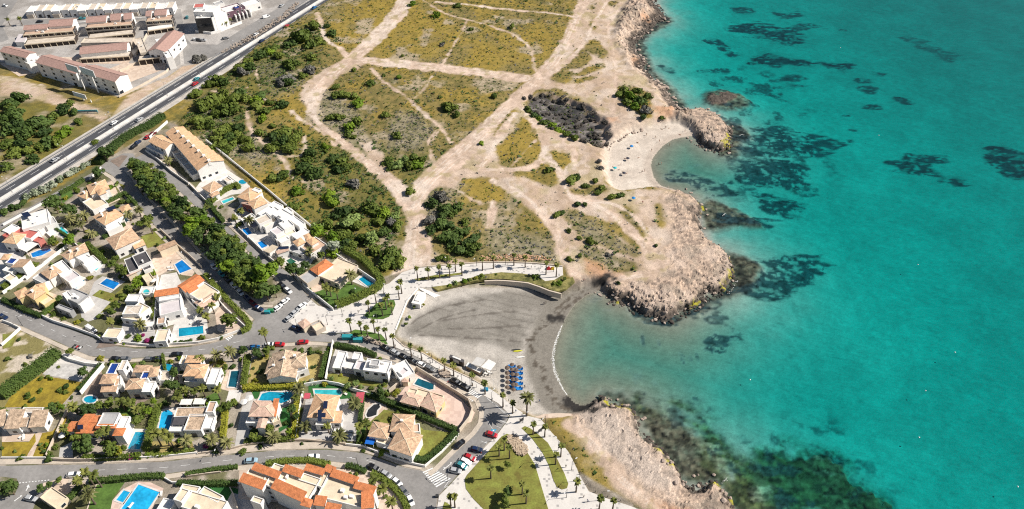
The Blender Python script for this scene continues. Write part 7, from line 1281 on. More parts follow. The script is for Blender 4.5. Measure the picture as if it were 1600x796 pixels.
for x, y in ((728,314),(742,326),(728,368),(742,378),(735,415),(750,424),(735,460),(750,468),(735,510),(752,519),(798,342),(812,350),(797,386),(812,394),(793,432),(808,441),(795,484),(812,492),(792,530),(808,540)):
    t = put(BED, 'sunbed', 'sunbed', 680+x/6.125, 520+y/6.125, .3, 'blue sunbeds on the grey beach', .15, 1.22); queue(t, 'bright blue sunbed', 'on the grey beach')
for x, y, pl in ((300,504,'by the long pool terrace'),(305,503,'by the long pool terrace'),(310,502.5,'by the long pool terrace'),(94,350,'by the solar house pool'),(98,352,'by the solar house pool'),(190,434,'by the vivid blue pool'),(265,418,'on the beige sun terrace'),(268,422,'on the beige sun terrace'),(590,438,'by the corner villa pool'),(536,612,'by the solar house turquoise pool'),(539,615,'by the solar house turquoise pool'),(236,676,'by the long teal pool'),(236,682,'by the long teal pool'),(462,618,'by the curved blue pool'),(644,588,'by the dark teal pool'),(222,452,'on the spa deck'),(386,352,'by the upper square pool'),(412,374,'by the lower square pool'),(205,790,'by the twin blue pools'),(252,772,'by the twin blue pools'),(34,682,'on the beige terrace of the gabled bungalow'),(37,684,'on the beige terrace of the gabled bungalow')):
    t = put(BEDW, 'sun_lounger', 'sun lounger', x, y, .3, 'white loungers by the pools', prnd.uniform(0, 6.28), 1.1); queue(t, 'white sun lounger', pl)
PW_ = parasol_parts(M_canvas, 1.3, 2.4)
for x, y, lab in ((390,622,'large white round parasol beside the curved blue pool'),(381,628,'grey-white parasol at the top of the long ramp drive'),(239,438,'white parasol beside the palm above the spa house'),(45,356,'white parasol on the red terrace at the left edge'),(97,680,'white parasol on the drive of the orange-tiled house')):
    put(PW_, 'garden_parasol', 'parasol', x, y, 2.4)['label'] = lab
UMB = {c: parasol_parts(mat(n_, c_, .8, .1, .5), .95, 1.7) for c, n_, c_ in (('b','blue_umbrella',(.02,.22,.55)),('t','teal_umbrella',(.03,.42,.48)),('r','red_umbrella',(.5,.05,.05)),('w','white_umbrella',(.72,.70,.66)),('k','dark_umbrella',(.05,.05,.07)))}
for x, y, c, lab in ((987,228,'b','blue beach umbrella in the middle of the small cove beach'),(961,262,'t','teal beach umbrella on the left of the small cove beach'),(981,247,'k','dark beach umbrella between the blue and teal ones'),(990,309,'b','blue umbrella on the rim below the small beach'),(975,270,'k','dark umbrella beside a group on the small beach')):
    put(UMB[c], 'beach_umbrella', 'beach umbrella', x, y, 1.7)['label'] = lab
# beach bar under two awnings
def slab(mb, org, pts, z, th=.12):
    ox, oy, s = org; q = [U(ox+p[0]/s, oy+p[1]/s, z) for p in pts]; mb.prism(q, z-th, z, None, True); return q
gb = 2.9
for pts, lab, m in (([(345,298),(400,230),(484,258),(432,325)],'grey awning of the beach bar with open front',mat('grey_canvas',(.55,.53,.50),.9,.08,1.5)), ([(438,328),(512,254),(584,292),(530,362)],'white awning of the beach bar over the tables',M_canvas)):
    c = U(sB[0]+sum(p[0] for p in pts)/4/sB[2], sB[1]+sum(p[1] for p in pts)/4/sB[2], gb+2.8); t = thing('awning', lab, 'awning', (c[0], c[1], ground(*c)))
    q = MB(); w_ = slab(q, sB, pts, gb+2.8); q.build('canopy', m, t)
    for p in w_: k = MB(); k.tube(p+(ground(*p)-.2,), p+(gb+2.7,), .06, .06, 6); k.build('post', M_steel, t)
t = thing('bar_counter', 'dark open bar counter under the grey beach awning', 'bar', UG(741, 577)); q = MB(); A = U(sB[0]+330/sB[2], sB[1]+330/sB[2], gb); B = U(sB[0]+415/sB[2], sB[1]+372/sB[2], gb); e_ = Vector((B[0]-A[0], B[1]-A[1])).normalized()
q.box(((A[0]+B[0])/2, (A[1]+B[1])/2), (e_.x, e_.y), 3.2, .9, gb-.8, gb+1.0); q.build('counter', M_wood, t); q = MB(); q.box(((A[0]+B[0])/2, (A[1]+B[1])/2), (e_.x, e_.y), 3.3, 1.0, gb+1.0, gb+1.08, None, True); q.build('top', M_canvas, t)
TBL = []
q = MB(); q.tube((0, 0, .68), (0, 0, .74), .42, .42, 12); TBL.append(meshof('tabletop', q, M_canvas)); q = MB(); q.tube((0, 0, 0), (0, 0, .68), .05, .05, 6); TBL.append(meshof('pedestal', q, M_steel))
CH = []; q = MB(); q.box((0, 0), (1, 0), .22, .22, .42, .46, None, True); CH.append(meshof('seat', q, M_canvas)); q = MB(); q.box((-.2, 0), (0, 1), .22, .03, .46, .85); CH.append(meshof('backrest', q, M_canvas))
for a in (-.18, .18):
    for b in (-.18, .18): l = MB(); l.box((a, b), (1, 0), .02, .02, 0, .42); CH.append(meshof('leg', l, M_steel))
for x, y in ((450,372),(470,385),(490,392),(510,375),(530,382),(465,360)):
    t = put(TBL, 'cafe_table', 'table', 680+x/6.125, 520+y/6.125, .7, 'tables of the beach bar'); queue(t, 'small round white table', 'in front of the beach bar awning')
    for a in (0, 2.1, 4.2):
        o = thing('cafe_chair', None, 'chair', (t.location.x+.9*math.cos(a), t.location.y+.8*math.sin(a), t.location.z), 'chairs of the beach bar', a+math.pi)
        for nm_, me in CH: k = bpy.data.objects.new(nm_, me); COL.objects.link(k); k.parent = o
        queue(o, 'white chair', 'at the beach bar tables')
def hut(name, label, cat, org, p0, p1, p2, z0, hh, wm_, rm_, over=.15):
    A, e, n, L_, d = rect(*[(org[0]+p[0]/org[2], org[1]+p[1]/org[2]) for p in (p0, p1, p2)], z0+hh)
    c = P2(A, e, n, L_/2, d/2, z0); t = thing(name, label, cat, c)
    q = MB(); q.box(c[:2], (e.x, e.y), L_/2, d/2, z0-1.5, z0+hh-.12); q.build('wall', wm_, t); q = MB(); q.box(c[:2], (e.x, e.y), L_/2+over, d/2+over, z0+hh-.12, z0+hh, None, True); q.build('roof', rm_, t)
    q = MB(); m_ = P2(A, e, n, L_*.5, -.02, 0); q.box(m_[:2], (e.x, e.y), L_*.22, .03, z0+.1, z0+2.05, None, True); q.build('door', WM['l'], t)
    q = MB(); m_ = P2(A, e, n, L_*.5, d*.5, 0); q.box(m_[:2], (e.x, e.y), L_*.3, d*.3, z0+hh, z0+hh+.35); q.build('roof_hatch', M_canvas, t); return t
hut('beach_kiosk', 'white box kiosk standing under the plaza edge on the sand', 'kiosk', kA, (650,212), (700,222), (735,150), 3.0, 3.0, WM['w'], RM['W'])
q = MB(); a_, b_, c_, d_ = [U(kA[0]+p[0]/kA[2], kA[1]+p[1]/kA[2], z) for p, z in (((692,112),4.1), ((700,128),4.1), ((818,196),2.7), ((848,176),2.7))]
zz = (4.16, 4.16, 2.75, 2.75); vs = [p+(z,) for p, z in zip((a_, b_, c_, d_), zz)]+[p+(1.2,) for p in (a_, b_, c_, d_)]; q.add(vs, [(0, 1, 2, 3), (0, 4, 5, 1), (1, 5, 6, 2), (2, 6, 7, 3), (3, 7, 4, 0)]); o = q.build('access_ramp', RM['W']); tag(o, 'white access ramp running from the plaza down to the sand', 'ramp')
o = hut('storage_hut', 'long dark timber storage hut on the sand by the promenade', 'hut', sB, (135,232), (262,282), (274,262), 3.0, 2.1, WM['d'], RM['D'])
for x, y, lab in ((771.5,607,'left white flagpole on the bank above the sunbeds'),(778,610,'right white flagpole on the bank above the sunbeds')):
    p = U(x, y, 3.6); q = MB(); q.tube((p[0], p[1], 2.4), (p[0], p[1], 8.5), .09, .05, 6); q.tube((p[0], p[1], 8.5), (p[0], p[1], 8.65), .11, .11, 6); o = q.build('flagpole', WM['w']); tag(o, lab, 'flagpole', 'flagpoles')
for x, y, lab in ((815,660,'dark information panel near the boardwalk ramp'),(844,676,'dark information panel beside the curved lawn strip')):
    p = U(x, y, GZ+.15); t = thing('information_panel', lab, 'sign', p+(GZ+.15,)); q = MB(); q.box(p, (.8, .6), .9, .06, GZ+.8, GZ+2.4, None, True); q.build('panel', M_dark, t)
    for s in (-.7, .7): q = MB(); q.box((p[0]+s*.8, p[1]+s*.6), (.8, .6), .05, .05, GZ, GZ+.8); q.build('post', M_dark, t)
q = MB(); ribbon(q, UA([(838,657),(852,652.5),(872,651),(893,652)], 3.6), 2.6, 3.9, 0, 2.2); o = q.build('boardwalk', M_tile); tag(o, 'short pinkish boardwalk leading from the promenade to the sand', 'boardwalk')
M_teal = mat('teal_plastic', (.03, .30, .34), .6, .08, 1); M_green = mat('green_plastic', (.03, .22, .08), .6, .08, 1)
def bin_(x, y, m, lab, s=1.0, w_=1.1):
    p = U(x, y, GZ+.6); t = thing('recycling_bin', lab, 'bin', p+(GZ+.12,)); q = MB(); q.prism([(p[0]-w_*s, p[1]-.6*s), (p[0]+w_*s, p[1]-.6*s), (p[0]+w_*s, p[1]+.6*s), (p[0]-w_*s, p[1]+.6*s)], GZ, GZ+1.35*s); q.build('body', m, t)
    q = MB(); q.add([(p[0]-w_*1.06*s, p[1]-.66*s, GZ+1.37*s), (p[0]+w_*1.06*s, p[1]-.66*s, GZ+1.37*s), (p[0]+w_*1.06*s, p[1]+.66*s, GZ+1.37*s), (p[0]-w_*1.06*s, p[1]+.66*s, GZ+1.37*s), (p[0]-w_*s, p[1], GZ+1.65*s), (p[0]+w_*s, p[1], GZ+1.65*s)], [(0, 1, 5, 4), (2, 3, 4, 5), (1, 2, 5), (3, 0, 4), (3, 2, 1, 0)]); q.build('lid', m, t)
bin_(543,528,M_teal,'left teal container on the road beside the lawn island',1.3,1.5); bin_(559.5,532,M_teal,'right teal container on the road beside the lawn island',1.3,1.3); bin_(418,488,M_teal,'teal recycling bin at the end of the tree belt'); bin_(423,486,M_green,'green recycling bin at the end of the tree belt'); bin_(759.5,609,mat('blue_plastic',(.02,.25,.42),.6,.1,1),'blue bin on the pavement above the sunbeds',.9,.9); bin_(683,775,M_dark,'dark bin at the kerb under the zebra crossing',.7,.7)
t = thing('play_structure', 'small red and yellow play structure at the promenade end', 'play structure', U(861,421,GZ)+(GZ+.15,)); p = U(861,421,GZ)
for dx, m_, hh in ((-1.2, mat('red_plastic',(.5,.03,.03),.6,.05,1), 1.5), (.6, mat('yellow_plastic',(.6,.42,.02),.6,.05,1), 1.1)):
    q = MB(); q.prism([(p[0]+dx-.8, p[1]-.7), (p[0]+dx+.8, p[1]-.7), (p[0]+dx+.8, p[1]+.7), (p[0]+dx-.8, p[1]+.7)], GZ+.1, GZ+.5); q.add([(p[0]+dx-.8, p[1]-.7, GZ+.5), (p[0]+dx+.8, p[1]-.7, GZ+.5), (p[0]+dx+.3, p[1], GZ+.5+hh), (p[0]+dx-.8, p[1]+.7, GZ+.5), (p[0]+dx+.8, p[1]+.7, GZ+.5)], [(0, 1, 2), (1, 4, 2), (4, 3, 2), (3, 0, 2)]); q.build('tower', m_, t)
for x, y, m_, lab in ((809,549,mat('yellow_paint',(.62,.60,.05),.5,.05,1),'yellow kayak lying on the grey sand'),(806,547,M_dark,'dark kayak beside the yellow one on the sand'),(813,558.5,M_canvas,'white rowing board on the grey sand above the sunbeds')):
    p = UG(x, y); q = MB(); st = []
    for xx, w_ in ((-1.9,.04),(-1.2,.28),(0,.38),(1.2,.28),(1.9,.04)): st.append([(p[0]+xx, p[1]-w_+xx*.1, p[2]+.28), (p[0]+xx, p[1]+xx*.1, p[2]+.02), (p[0]+xx, p[1]+w_+xx*.1, p[2]+.28), (p[0]+xx, p[1]+xx*.1, p[2]+.34)])
    loft(q, st); o = q.build('kayak', m_); tag(o, lab, 'kayak')
# billboards beyond the highway
M_panel = mat('billboard_panel', (.36, .50, .55), .6, .10, 2); M_panel2 = mat('billboard_picture', (.12, .17, .22), .6, .5, 1.2)
def billboard(label, org, corners, z_top, z_bot, feet, m, pole):
    """corners: top-left, top-right of the panel at z_top"""
    ox, oy, s = org; a, b = [U(ox+p[0]/s, oy+p[1]/s, z_top) for p in corners]; c = ((a[0]+b[0])/2, (a[1]+b[1])/2)
    e = Vector((b[0]-a[0], b[1]-a[1])); L_ = e.length; e = e/L_; t = thing('billboard', label, 'billboard', (c[0], c[1], GZ))
    q = MB(); q.box(c, (e.x, e.y), L_/2, .2, z_bot, z_top, None, True); q.build('panel', m, t)
    n = (e.y, -e.x); q = MB(); q.box((c[0]+n[0]*.24, c[1]+n[1]*.24), (e.x, e.y), L_/2-.3, .03, z_bot+.3, z_top-.3, None, True); q.build('poster', pole[1], t)
    for f_ in feet: q = MB(); q.tube((c[0]+e.x*L_*f_, c[1]+e.y*L_*f_, GZ-.3), (c[0]+e.x*L_*f_, c[1]+e.y*L_*f_, z_bot+.3), .38, .30, 10); q.build('pole', pole[0], t)
M_pole = WM['w']; M_post1 = mat('pale_blue_poster', (.55, .68, .72), .6, .12, 1.5); M_post2 = mat('grey_poster', (.22, .28, .33), .6, .45, 1.0)
billboard('tall billboard on a white mast in front of the long white building, left one', t0, [(404,395),(478,418)], 19.5, 15.5, [.35], WM['l'], (M_pole, M_post1))
billboard('tall billboard on a white mast in front of the long white building, right one', t0, [(490,412),(578,442)], 19, 14.5, [.2], WM['l'], (M_pole, M_post1))
billboard('small pale green billboard half way down the left mast', t0, [(450,570),(528,592)], 8, 5.2, [.2, .8], WM['l'], (M_pole, M_post1))
billboard('low double billboard with collage pictures on the highway bank', t0, [(440,688),(602,684)], 6.2, 3.8+.9, [.1, .5, .9], M_teal, (M_steel, M_post2))
billboard('dark billboard seen from behind at the left edge', (0,220,6.63), [(-60,240),(40,262)], 7, 2.6+2, [.5], M_dark, (M_steel, M_panel2))
# ---- rocks, rubble, buoys, foam
_bd = []
for s_ in range(5):
    bm = bmesh.new(); bmesh.ops.create_icosphere(bm, subdivisions=2, radius=1); rr = random.Random(s_)
    ph = [Vector((rr.gauss(0, 1), rr.gauss(0, 1), rr.gauss(0, 1))).normalized() for _ in range(9)]
    for v in bm.verts:
        k = 1
        for p_ in ph: d__ = v.co.dot(p_); k = min(k, .62/d__) if d__ > .62 else k
        v.co = v.co*k*rr.uniform(.96, 1.04); v.co.z *= .72
    me = bpy.data.meshes.new('boulder'); bm.to_mesh(me); bm.free(); me.materials.append(mat('boulder_stone', (.40, .32, .265), .95, .35, .9, bump=.4)); _bd.append(me)
RZ = [(1020,45,'at the foot of the northern cliff'),(1005,100,'on the shore under the orange cliff scar'),(1045,145,'on the rocky shore above the small cove'),(1130,190,'on the small rocky promontory'),(960,225,'below the gully at the small beach'),(1095,335,'on the north side of the big headland'),(1130,440,'at the tip of the big headland'),(1040,495,'under the south edge of the big headland'),(940,455,'where the big headland meets the grey beach'),(1000,650,'on the southern rock shore'),(1060,740,'on the lower southern rock shore'),(575,533,'in the stone edging of the lawn island')]
rr = random.Random(9)
cst = UA(smooth_poly(COAST, 3, False), 0)
for i in range(0, len(cst)-1):
    px_, py_ = proj(cst[i][0], cst[i][1], 0)
    if (960 < px_ < 1075 and 209 < py_ < 296) or (850 < px_ < 935 and 455 < py_ < 640) or py_ > 800 or py_ < 3: continue
    for _ in range(3 if py_ < 180 else 1):
        if rr.random() < .35: continue
        x = cst[i][0]+rr.uniform(-4.5, 1.8); y = cst[i][1]+rr.uniform(-3, 3); z = ground(x, y)
        if z < -.6 or z > 4: continue
        o = bpy.data.objects.new('boulder', rr.choice(_bd)); COL.objects.link(o); s_ = rr.uniform(.45, 1.5)*(1.0 if py_ < 180 else .75); o.scale = (s_, s_*rr.uniform(.7, 1.2), s_*rr.uniform(.6, 1)); o.rotation_euler = (0, 0, rr.uniform(0, 6)); o.location = (x, y, z+.15*s_); tag(o, None, 'boulder', 'boulders along the shore'); queue(o, 'rough brown boulder', nearest(px_, py_, RZ))
for _ in range(26):
    x, y, z = UG(rr.uniform(935, 1000), 0+rr.uniform(0, 1)*1+222-rr.uniform(0, 1)*2); 
for x_, y_ in [(944+k*2.6+rr.uniform(-2, 2), 232-k*1.25+rr.uniform(-5, 1)) for k in range(24)]:
    x, y, z = UG(x_, y_); o = bpy.data.objects.new('boulder', rr.choice(_bd)); COL.objects.link(o); s_ = rr.uniform(.4, 1.1); o.scale = (s_, s_, s_*.8); o.location = (x, y, z+.1); tag(o, None, 'boulder', 'boulders along the shore'); queue(o, 'rough brown boulder', 'below the gully at the small beach')
def crag(n, seed, label, test, smin, smax, mtl):
    r_ = random.Random(seed); mb = MB(); k = 0; src = [([tuple(v.co) for v in m_.vertices], [tuple(p.vertices) for p in m_.polygons]) for m_ in _bd]
    cand_ = np.where(test)[0]
    for i in np.random.RandomState(seed).choice(cand_, n):
        x, y = X[i]+r_.uniform(-.4, .4), Y[i]+r_.uniform(-.4, .4); s_ = r_.uniform(smin, smax)*r_.uniform(.6, 1.3); a = r_.uniform(0, 6.28); c_, d_ = math.cos(a), math.sin(a); v_, f_ = r_.choice(src); ex = r_.uniform(.7, 1.5); ez = r_.uniform(.45, .95)
        mb.add([(x+s_*(p[0]*ex*c_-p[1]*d_), y+s_*(p[0]*ex*d_+p[1]*c_), HT[i]+s_*(p[2]*ez+.05)) for p in v_], f_)
    o = mb.build('shore_rubble', mtl); tag(o, label, None, None, 'stuff')
M_crag1 = mat('crag_rock', (.36, .28, .22), .95, .4, 1.0, bump=.6); M_crag2 = mat('wet_rock', (.085, .07, .058), .85, .4, .8, bump=.6)
seen = (Y > 118) & (Y < 530) & (X < 170)
hb_ = np.maximum(sd(X, Y, UA(HEAD, 5), 30), sd(X, Y, UA(HEADB, 4), 30)) > -4
crag(200, 1, 'broken tan rock along the headland edges', seen & hb_ & (d_coast > 1.5) & (d_coast < 5.5+n_mid*10) & (beach < .2) & (HT > 1.2), .25, .75, M_crag1)
crag(800, 2, 'dark wet rock at the foot of the headlands', seen & (d_coast > -2.5) & (d_coast < 3.2) & (beach < .3) & (head+ncl*.5 > .4) & (HT > -.7) & (HT < 2.2), .3, .95, M_crag2)
crag(240, 3, 'loose rock on the northern cliff slopes', seen & (ncl > .4) & (HT > .8) & (trail < .3), .3, .8, M_crag1)
def pile(name, label, pts, n, s0, m, z, seed):
    P = UA(pts, z); r_ = random.Random(seed); mb = MB(); xs_ = [p[0] for p in P]; ys_ = [p[1] for p in P]; k = 0
    while k < n:
        x, y = r_.uniform(min(xs_), max(xs_)), r_.uniform(min(ys_), max(ys_))
        if not inside(np.array([x]), np.array([y]), P)[0]: continue
        a = r_.uniform(0, 6.28); s_ = s0*r_.uniform(.5, 1.4); zz = z+r_.uniform(0, .5)
        mb.box((x, y), (math.cos(a), math.sin(a)), s_*1.5, s_*.4, zz, zz+s_*.6, None, True); k += 1
    o = mb.build(name, m); tag(o, label, None, None, 'stuff')
pile('driftwood_pile', 'big pile of pale logs at the tip of the promenade lawn', [(793,682),(804,681),(815,690),(824,704),(822,712),(810,711),(800,700),(794,690)], 420, .42, mat('pale_logs', (.46, .36, .26), .95, .3, .6), GZ+.2, 3)
pile('stone_edging', 'loose reddish stones along the lawn island kerb', [(563,528),(572,526),(592,534),(604,540),(596,541),(578,536)], 160, .28, M_stone, GZ+.15, 4)
pile('rubble_heap', 'heap of reddish rubble on the kerb of the beach road', [(685,580),(696,578),(704,583),(702,590),(690,588)], 130, .35, M_stone, GZ+.05, 5)
pile('rubble_strip', 'strip of loose rubble beside the highway verge lane', [(345,85),(400,60),(450,26),(468,5),(462,4),(440,24),(395,54),(350,78)], 420, .45, M_stone, GZ+.05, 6)
pile('rubble_strip', 'reddish eroded rubble above the upper promenade', [(755,400),(800,398),(850,402),(862,408),(830,408),(780,408),(750,408)], 320, .4, mat('red_rubble', (.52, .32, .20), .95, .3, .8), GZ+.2, 7)
q = MB(); q.tube((0, 0, -.25), (0, 0, .25), .25, .45, 10); q.tube((0, 0, .25), (0, 0, .55), .45, .12, 10); bme = bpy.data.meshes.new('buoy'); bme.from_pydata(q.v, [], q.f); bme.materials.append(WM['w'])
for x, y in ((1313,75),(1373,212),(1434,414),(1492,551),(1446,611),(1436,684),(1590,761),(1172,594)):
    p = U(x, y, 0); o = bpy.data.objects.new('buoy', bme); COL.objects.link(o); o.location = (p[0], p[1], .05); o.scale = (.6, .6, .6); tag(o, None, 'buoy', 'white buoys on the sea'); queue(o, 'small white buoy', 'floating on the open sea')
M_foam = mat('sea_foam', (.80, .80, .78), .95, .1, .8)
def foam(pts, w, n, seed, label, name='surf_foam'):
    P = resample(UA(smooth_poly(pts, 5, False), .05), .12); r_ = random.Random(seed); mb = MB()
    for k in range(n):
        i = r_.randrange(len(P)); env = .25+.75*math.sin(math.pi*i/len(P)); x = P[i][0]+r_.gauss(0, .40)*w*env; y = P[i][1]+r_.gauss(0, .40)*w*env; s_ = r_.uniform(.04, .15)
        mb.prism([(x+s_*math.cos(a*1.05)*r_.uniform(.7, 1.3), y+s_*math.sin(a*1.05)*r_.uniform(.7, 1.3)) for a in range(6)], 0, .03+.06*r_.random())
    o = mb.build(name, M_foam); tag(o, label, None, None, 'stuff')
foam([(878,509),(870,530),(865,548),(864,563),(867,581),(873,595),(879,607),(886,617)], .8, 700, 1, 'white line of surf breaking on the grey beach')
foam([(1076,484),(1085,479),(1094,474)], .8, 26, 2, 'small patch of surf under the big headland'); foam([(1138,459),(1146,449),(1153,438)], .9, 26, 3, 'surf over the reef at the headland tip'); foam([(1155,212),(1160,210),(1163,212)], .7, 22, 4, 'white surf spot off the small promontory'); foam([(1129,338),(1133,334)], .7, 18, 5, 'white surf spot off the northern reef'); foam([(1044,150),(1058,168),(1068,172)], .5, 40, 6, 'thin surf on the rocky shore above the cove')
foam([(1122,158),(1132,154),(1144,152)], .5, 30, 7, 'thin surf round the dark islet'); foam([(1128,744),(1136,748),(1128,756)], .7, 18, 8, 'foam in the little rock inlet of the southern shore')
# ================================================================ PEOPLE
def person_mesh(pose, seed):
    m = bpy.data.meshes.new('body'); J = {'pel': (0, 0, .95), 'ch': (0, 0, 1.32), 'nk': (0, 0, 1.50), 'hd': (.02, 0, 1.64), 'hd2': (.02, 0, 1.73)}
    st = .28 if pose == 'walk' else .06
    J.update(hl=(0, .10, .92), kl=(st*.6, .11, .50), al=(st, .12, .08), fl=(st+.16, .12, .04), hr_=(0, -.10, .92), kr=(-st*.3, -.11, .50), ar=(-st, -.12, .08), fr=(-st+.16, -.12, .04))
    J.update(sl=(0, .19, 1.42), el=(-st*.5, .25, 1.13), wl=(.08-st*.3, .26, .88), gl=(.10-st*.3, .26, .79), sr=(0, -.19, 1.42), er=(st*.3, -.25, 1.13), wr=(.1+st*.5, -.26, .88), gr=(.12+st*.5, -.26, .79))
    Rr = dict(pel=.15, ch=.155, nk=.06, hd=.10, hd2=.085, hl=.095, kl=.062, al=.042, fl=.035, hr_=.095, kr=.062, ar=.042, fr=.035, sl=.06, el=.045, wl=.034, gl=.03, sr=.06, er=.045, wr=.034, gr=.03)
    E = [('pel','ch'),('ch','nk'),('nk','hd'),('hd','hd2'),('pel','hl'),('hl','kl'),('kl','al'),('al','fl'),('pel','hr_'),('hr_','kr'),('kr','ar'),('ar','fr'),('ch','sl'),('sl','el'),('el','wl'),('wl','gl'),('ch','sr'),('sr','er'),('er','wr'),('wr','gr')]
    ks = list(J); m.from_pydata([J[k] for k in ks], [(ks.index(a), ks.index(b)) for a, b in E], [])
    o = bpy.data.objects.new('tmp', m); COL.objects.link(o); md = o.modifiers.new('s', 'SKIN'); m.update()
    if not m.skin_vertices: m.skin_vertices.new()
    for i, k in enumerate(ks): m.skin_vertices[0].data[i].radius = (Rr[k], Rr[k]); m.skin_vertices[0].data[i].use_root = k == 'pel'
    o.modifiers.new('u', 'SUBSURF').levels = 1
    dg = bpy.context.evaluated_depsgraph_get(); me = bpy.data.meshes.new_from_object(o.evaluated_get(dg)); bpy.data.objects.remove(o); return me
PB = {p: person_mesh(p, 0) for p in ('stand', 'walk')}
CL = [('navy',(.02,.03,.08)),('white',(.70,.68,.65)),('red',(.40,.03,.03)),('black',(.015,.015,.018)),('blue',(.03,.12,.35)),('olive',(.10,.11,.05))]
skin = mat('skin', (.42, .25, .16), .6, .05, 1); hair = mat('dark_hair', (.03, .02, .015), .7, .05, 1); _pv = {}
def person(x, y, ci, pose, place, lie=False, bare=False):
    k = (ci, pose, bare)
    if k not in _pv:
        me = PB[pose].copy(); me.name = 'person'
        for m_ in (skin, mat('cloth_'+CL[ci][0], CL[ci][1], .85, .08, .5), mat('cloth_dark', (.05, .05, .06), .85, .08, .5), hair): me.materials.append(m_)
        for pl in me.polygons:
            c = pl.center; z = c.z
            pl.material_index = 3 if z > 1.68 or (z > 1.58 and c.x < 0) else 0 if z > 1.47 else (1 if (z > (1.62 if bare else .95) and abs(c.y) < .30) else (1 if .72 < z <= .95 and bare and abs(c.y) < .2 else 0 if bare or z < .1 or (z < .95 and abs(c.y) > .215) else 2))
        _pv[k] = me
    X_, Y_, Z_ = UG(x, y); Z_ = max(Z_, GZ+.15 if flat_at(X_, Y_) else -.5)
    o = bpy.data.objects.new('person', _pv[k]); COL.objects.link(o); o.location = (X_, Y_, Z_); o.rotation_euler = (0, 0, prnd.uniform(0, 6.28))
    if lie: o.rotation_euler = (0, R(-90), prnd.uniform(0, 6.28)); o.location.z += .16
    tag(o, None, 'person', 'people in the scene'); w_ = (f'sunbather in {CL[ci][0]} swimwear lying down' if lie else f'bather in {CL[ci][0]} swimwear' if bare else f'{"walking" if pose == "walk" else "standing"} person in {CL[ci][0]} top')
    queue(o, w_, place)
for i, (x, y, l) in enumerate(((979,249,1),(984,232,0),(990,230,1),(960,263,1),(964,266,1),(973,271,0),(977,272,1),(1003,270,0),(1007,268,0),(1029,258,0),(1033,257,0),(1036,203,1),(1040,201,0),(1044,202,1),(1030,222,0),(1024,216,0),(952,236,0),(994,222,1),(1018,236,0),(1046,228,0),(1060,210,1),(1070,206,0),(970,258,0),(1010,212,0),(1000,246,1))):
    person(x, y, i % 6, 'walk' if i % 3 == 0 and not l else 'stand', 'on the small cove beach', bool(l), True)
for i, (x, y, pl) in enumerate(((649,358,'on the dirt track above the promenade'),(652,357,'on the dirt track above the promenade'),(884,731,'on the lower promenade'),(918,785,'at the end of the lower promenade'),(912,778,'at the end of the lower promenade'),(752,711,'beside the parking bays'),(772,690,'on the pavement by the big lawn'),(850,476,'on the grey beach near the seaweed'),(853,475,'on the grey beach near the seaweed'),(843,628,'by the water at the lower beach'),(820,606,'on the grey beach below the sunbeds'),(700,600,'on the promenade by the storage hut'),(745,606,'on the pavement above the flagpoles'),(600,460,'on the upper plaza'),(560,490,'on the plaza'),(690,424,'on the upper promenade'),(830,420,'on the upper promenade end'),(1004,318,'on the rim path of the headland'),(980,351,'on the headland track'),(815,139,'on the broad dirt track'),(1020,402,'at the end of the headland track'),(806,645,'near the boardwalk'),(675,560,'by the sea wall'),(912,440,'at the rocks by the grey beach'))):
    person(x, y, (i*5+1) % 6, 'walk' if i % 2 else 'stand', pl)
# ---------------------------------------------------------------- planting along walls and house fronts
BLK = [UA(q) for q in ROADS]+[UA(PROM)]+[UA(q) for q, m, dz in LAWNS if dz != .17][:7]+[UA(q) for q, m in PATIOS]
for o in COL.objects:
    if o.name.startswith(('roof', 'water')) and o.parent:
        f = o.data.polygons[0]; bb = [o.matrix_world @ Vector(c) for c in o.bound_box]
        off = Vector((0, 0, 0)); p_ = o.parent
        while p_ is not None: off += Vector(p_.location); p_ = p_.parent
        bb = [(c[0]+off.x, c[1]+off.y) for c in o.bound_box]; xs_ = [c[0] for c in bb]; ys_ = [c[1] for c in bb]
        BLK.append([(min(xs_), min(ys_)), (max(xs_), min(ys_)), (max(xs_), max(ys_)), (min(xs_), max(ys_))])
tp = UA([(3,350),(150,262),(200,262),(262,345),(330,425),(390,500),(376,530),(330,537),(200,543),(3,472)]); tp2 = UA([(3,640),(60,600),(120,560),(260,560),(400,548),(540,537),(650,584),(740,640),(660,735),(560,706),(440,702),(310,711),(3,722)]); tp3 = UA([(236,250),(275,200),(350,258),(490,358),(590,440),(520,484),(462,432),(380,372),(300,290)])
ir = random.Random(33); cand = []
for poly, n_ in ((tp, 4200), (tp2, 4800), (tp3, 1600)):
    xs_ = [p[0] for p in poly]; ys_ = [p[1] for p in poly]
    P_ = np.array([(ir.uniform(min(xs_), max(xs_)), ir.uniform(min(ys_), max(ys_))) for _ in range(n_)])
    ok = inside(P_[:, 0], P_[:, 1], poly)
    for b in BLK: 
        xs_ = [p[0] for p in b]; ys_ = [p[1] for p in b]; m = (P_[:, 0] > min(xs_)-3) & (P_[:, 0] < max(xs_)+3) & (P_[:, 1] > min(ys_)-3) & (P_[:, 1] < max(ys_)+3) & ok
        if m.any(): 
            idx = np.where(m)[0]; ok[idx] &= sd(P_[idx, 0], P_[idx, 1], b, 4) < -.5
    cand += [tuple(p) for p in P_[ok]]
ir.shuffle(cand); used_ = []
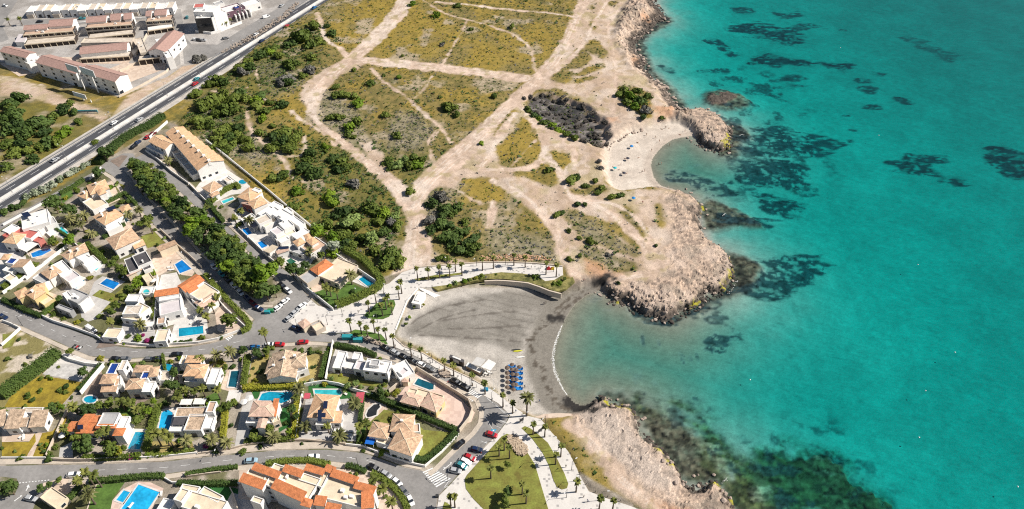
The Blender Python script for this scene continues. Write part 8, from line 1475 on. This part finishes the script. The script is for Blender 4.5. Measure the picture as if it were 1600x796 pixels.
for x, y in cand:
    if len(used_) >= 205: break
    if any((x-a)**2+(y-b)**2 < 2.1**2 for a, b in used_): continue
    used_.append((x, y)); px_, py_ = proj(x, y, GZ+.5); r = ir.uniform(.7, 1.7)
    bush(px_, py_, r*SPX(py_), ir.choice('mmddbmyl'), nearest(px_, py_, TOWN), 'shrub', 'shrub', 'garden shrubs', ir.uniform(.9, 1.5))
# ================================================================ low growth that nobody could count
def tufts(name, n, dens_fn, size, kind, seed, label):
    rnd = np.random.RandomState(seed); mb = MB(); r2 = random.Random(seed); k = 0
    while k < n:
        i = rnd.randint(0, len(X), 4000)
        for j in i:
            x, y = X[j]+r2.uniform(-.4, .4), Y[j]+r2.uniform(-.4, .4)
            if r2.random() > WD[j, dens_fn]: continue
            s = size*r2.uniform(.5, 1.3); z = HT[j]
            for q in range(5):
                leafq(mb, Vector((x+r2.uniform(-.5, .5)*s*1.6, y+r2.uniform(-.5, .5)*s*1.6, z+s*r2.uniform(.15, .6))), Vector((r2.uniform(-1, 1), r2.uniform(-1, 1), 1.2)), s*r2.uniform(.35, .7), r2)
            k += 1
            if k >= n: break
    o = mb.build(name, LM[kind]); tag(o, label, None, None, 'stuff'); return o
vis = (Y > 118) & (Y < 545) & (HT > 1.0) & (np.abs(X) < .70*Y+95)
wildm = vis & (flat < .02) & (beach < .05) & (rockm < .35) & (trail < .2) & (town < .1) & (comm < .1)
WD = np.stack([wildm*(1-dirt*.96)*(.25+.75*tuft)*(1-.5*yel), wildm*(1-dirt*.9)*(.2+gry)*.8, wildm*(1-dirt*.97)*(.15+yel), wildm*(1-dirt)*(.10+grn)*(.2+.8*tuft2)], 1)
tufts('scrub_tufts', 6500, 0, .50, 'm', 1, 'low olive scrub growing over the open land')
tufts('scrub_tufts', 3000, 1, .6, 'g', 2, 'dry grey scrub on the stony ground')
tufts('scrub_tufts', 1600, 2, .45, 'y', 3, 'yellow flowering weeds in the meadows')
tufts('scrub_tufts', 2600, 3, .95, 'd', 4, 'dark low bushes between the larger ones')
finish_labels()
